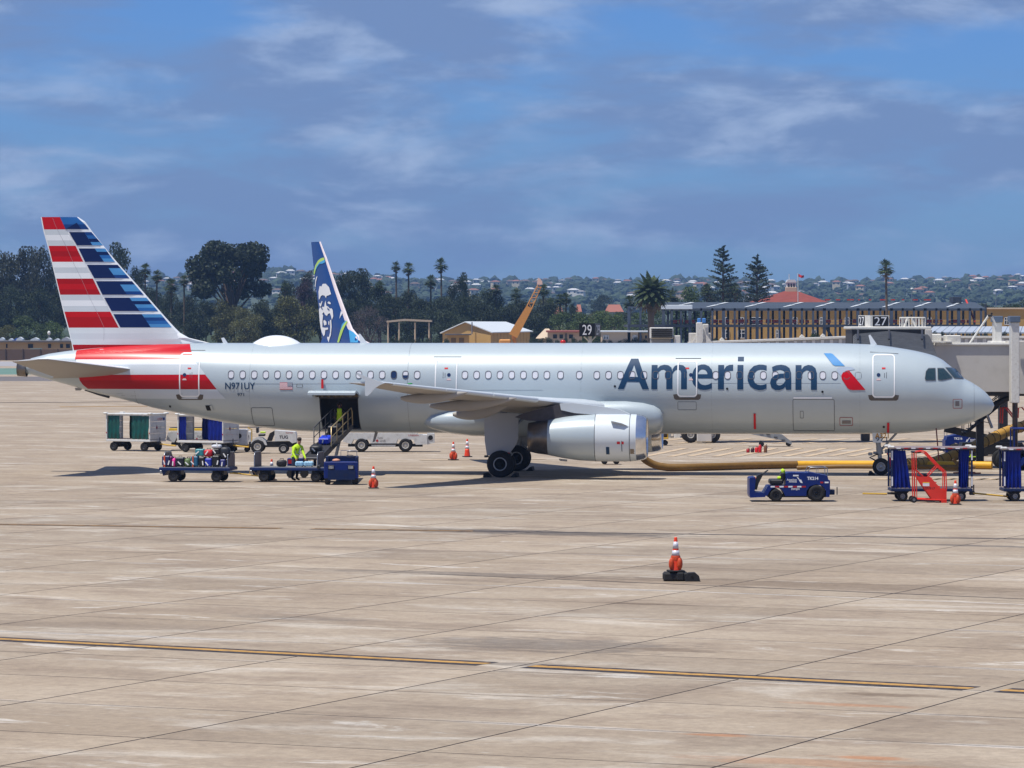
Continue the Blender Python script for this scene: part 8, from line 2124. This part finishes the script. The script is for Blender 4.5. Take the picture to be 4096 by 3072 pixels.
mb = MB(); q = [(a.x, a.y, a.z), (b.x, b.y, b.z), (e.x, e.y, e.z), (c.x, c.y, c.z)]; mb.add(q + [(x, y, z - .4) for x, y, z in q], [(0, 1, 2, 3), (4, 7, 6, 5), (0, 4, 5, 1), (1, 5, 6, 2), (2, 6, 7, 3), (3, 7, 4, 0)]); mb.build('roof_deck', [mat('deck_slate', (58, 66, 74), .6, var=.12, scale=.1)], t)
for f0 in (.02, .13, .25, .37, .47, .58, .68, .78, .88):
    P_ = lambda u, v_: (a.lerp(b, u)).lerp(c.lerp(e, u), v_)
    for v0, du in ((.15, .0), (.55, .035)):
        q = [P_(f0 + du, v0), P_(f0 + du + .006, v0), P_(f0 + du + .044, v0 + .36), P_(f0 + du + .030, v0 + .36)]; mb = MB(); mb.add([(s.x, s.y, s.z + .09) for s in q], [(0, 1, 2, 3)]); mb.build('skylight_strip', [M_RFW], t)
boxp('white_awning', 660.5, 692.5, 305, 309.2, YF0 - 3, YF0 - .5, M_RFW, t, .05, o); boxp('roof_plant', 953, 961.5, 296.8, 303, YF1 - 6, YF1, M_STEELD, t, .05, o)
for k in range(46):
    px = 672 + k * 6.7
    if rt.random() < .72: boxp('safety_barrier', px, px + rt.uniform(2.5, 6.2), 319.6 + rt.uniform(-.6, .8), 323.4, YF0 + 1.5, YF0 + 1.8, M_SFN, t, 0, o)
for py in (319.4, 322): boxp('guard_rail', 630, 984, py, py + .35, YF0 - .3, YF0 - .2, M_STEEL, t, 0, o)
for k in range(10): boxp('roof_barrier', 825 + k * 11, 825 + k * 11 + rt.uniform(2, 7), 299.2, 300.4, YF1 - 1, YF1 - .8, M_SFN, t, 0, o)
a = at(966, 300, YF1) - o; b = at(975, 322, YF0) - o; bar('red_boom', [a, b], .18, M_SFN, t)
a, b = at(752, 327, YF0 + 4) - o, at(764, 340, YF0 + 4) - o
for s_ in (-.6, .6): bar('stair_stringer', [at(826, 327, YF0 + 5) - o + Vector((0, s_, 0)), at(834, 341, YF0 + 5) - o + Vector((0, s_, 0))], .2, M_STEEL, t)
# ochre building behind
t, o = B('ochre_building', 'long ochre two-storey building behind the steel frame', 870, 770)
boxp('wall', 716, 1060, 309, 362, 770, 790, M_OCH, t, 0, o); boxp('parapet', 714, 1062, 307.8, 309.2, 769.6, 790.4, M_TAN2, t, .05, o)
for a, b in ((722.5, 727.8), (738.5, 743.5), (750.5, 761), (793, 797), (845, 849), (900, 904), (1004.5, 1009), (928, 931), (820, 824), (872, 876)): win(t, o, a, b, 317.5, 324.5, 770)
for a, b in ((722, 729), (738, 745), (776, 780), (812, 816), (858, 863), (905, 909), (950, 954)): win(t, o, a, b, 330, 338, 770)
# red hip roof with cupola
t, o = B('cupola_building', 'building with a red tiled hip roof and a white cupola', 791, 815); a, b, c = at(752, 303, 815) - o, at(831, 303, 815) - o, at(791, 290.6, 830) - o
mb = MB(); mb.add([(a.x, 0, a.z), (b.x, 0, a.z), (b.x, 30, a.z), (a.x, 30, a.z), (c.x - 1, 15, c.z), (c.x + 1, 15, c.z)], [(0, 1, 5, 4), (1, 2, 5), (2, 3, 4, 5), (3, 0, 4)]); mb.build('roof', [M_RFR], t)
zb_ = terr(o.x, 815); mb = MB(); mb.box(((a.x + b.x) / 2, 15, (a.z + zb_) / 2), (b.x - a.x - 2, 28, a.z - zb_ + .4), 0); mb.build('wall', [M_OCH], t)
k = mpp(830); cz = c.z - .6; mb = MB(); mb.box((c.x, 15, cz + .6), (11 * k, 11 * k, 1.4), 1, ch=.05); mb.box((c.x, 15, cz + 1.6), (9.5 * k, 9.5 * k, 1.6), 0, ch=.05); mb.prism([(c.x - 5.4 * k, cz + 2.3), (c.x + 5.4 * k, cz + 2.3), (c.x + 3.6 * k, cz + 2.9), (c.x - 3.6 * k, cz + 2.9)], 15 - 5.4 * k, 15 + 5.4 * k, 0)
cu = mb.build('cupola', [M_WF, M_TAN2], t)
for q in (-2.6, 0, 2.6): mb = MB(); mb.box((c.x + q * k, 15 - 4.8 * k, cz + 1.6), (1.4 * k, .1, .9), 0); mb.build('cupola_window', [M_DARKGLASS], cu)
bar('finial', [(c.x - .4, 15, cz + 2.8), (c.x - .4, 15, cz + 4.1)], .08, M_WF, t)
fp, fo = B('flagpole', 'flagpole flying a red flag beside the white cupola', 798, 800, 'flagpole'); pz = at(798, 273.5, 800).z; bar('pole', [(0, 0, terr(fo.x, 800) - .1), (0, 0, pz)], .09, M_WF, fp)
mb = MB(); vs, fs = [], []; k = mpp(800)
for i in range(9):
    for j in range(4): u = i / 8; vs.append((u * 6 * k, .25 * math.sin(u * 7 + j * .4), pz - .15 - u * 1.6 * k * .9 - j / 3 * 3.0 * k * (1 - .25 * u) + .08 * math.sin(u * 8)))
for i in range(8):
    for j in range(3): fs.append((i * 4 + j, i * 4 + j + 1, i * 4 + j + 5, i * 4 + j + 4))
mb.add(vs, fs, 0, True); mb.build('flag', [mat('flag_red', (186, 20, 34), .8)], fp)
# pale canopy roofs beyond the jet bridge
t, o = B('canopy_roof', 'long pale ribbed canopy roof on posts beyond the jet bridge', 985, 600, 'canopy'); a, b, c, e = at(926, 332.2, 600) - o, at(1060, 332.2, 600) - o, at(1060, 326.3, 625) - o, at(934, 326.3, 625) - o
n = 17
for k in range(n):
    u0, u1 = k / n, (k + .93) / n; q = [a.lerp(b, u0), a.lerp(b, u1), e.lerp(c, u1), e.lerp(c, u0)]; mb = MB(); mb.add([tuple(s) for s in q] + [(s.x, s.y, s.z - .2) for s in q], [(0, 1, 2, 3), (4, 7, 6, 5), (0, 4, 5, 1), (1, 5, 6, 2), (2, 6, 7, 3), (3, 7, 4, 0)]); mb.build('roof_panel', [mat('canopy_pale', (168, 176, 186), .5, var=.08, scale=.3)], t)
for k in range(7): px = 930 + k * 18; boxp('post', px, px + 1.6, 332, 370, 600.5, 601, M_STEEL, t, 0, o)
# light poles
for px, top, Y, lb in ((912, 289, 1200, 'tall light pole on the slope left of the single palm'), (996, 291, 1300, 'tall light pole on the slope above the canopy roof'), (334, 322, 800, 'lamp post in front of the dark trees left of the blue fin'), (49, 333, 770, 'lamp post behind the roof of the low tan building')):
    p = at(px, top, Y); zb = terr(p.x, Y) if Y > 765 else 0; t = thing('light_pole', lb, 'light pole', (p.x, Y, zb)); bar('pole', [(0, 0, -.1), (0, 0, p.z - zb)], .16 if Y > 1000 else .09, M_RIM, t)
    mb = MB(); mb.ball((0, 0, p.z - zb), (.5 if Y > 1000 else .32, .3, .4 if Y > 1000 else .42), 8, 5); mb.build('lamp_head', [M_WF], t)

# ------------------------------------------------------------------ the air between here and the hills
hz = MB(); x_, y0, y1, z0, z1 = 3000.0, -400.0, 6600.0, -1.5, 118.0
hz.add([(-x_, y0, z0), (x_, y0, z0), (x_, y1, z0), (-x_, y1, z0), (-x_, y0, z1), (x_, y0, z1), (x_, y1, z1), (-x_, y1, z1)], [(0, 3, 2, 1), (4, 5, 6, 7), (0, 1, 5, 4), (1, 2, 6, 5), (2, 3, 7, 6), (3, 0, 4, 7)])
hm = bpy.data.materials.new('haze'); hm.use_nodes = True
for nd in list(hm.node_tree.nodes):
    if nd.type != 'OUTPUT_MATERIAL': hm.node_tree.nodes.remove(nd)
pv = hm.node_tree.nodes.new('ShaderNodeVolumePrincipled'); pv.inputs['Color'].default_value = (.33, .56, .96, 1); pv.inputs['Density'].default_value = 1.05e-4; pv.inputs['Anisotropy'].default_value = .2
hm.node_tree.links.new(pv.outputs['Volume'], hm.node_tree.nodes['Material Output'].inputs['Volume'])
hz_o = kind(hz.build('haze', [hm]), 'stuff'); hz_o['label'] = 'thin bluish air lying over the whole field and the hills'
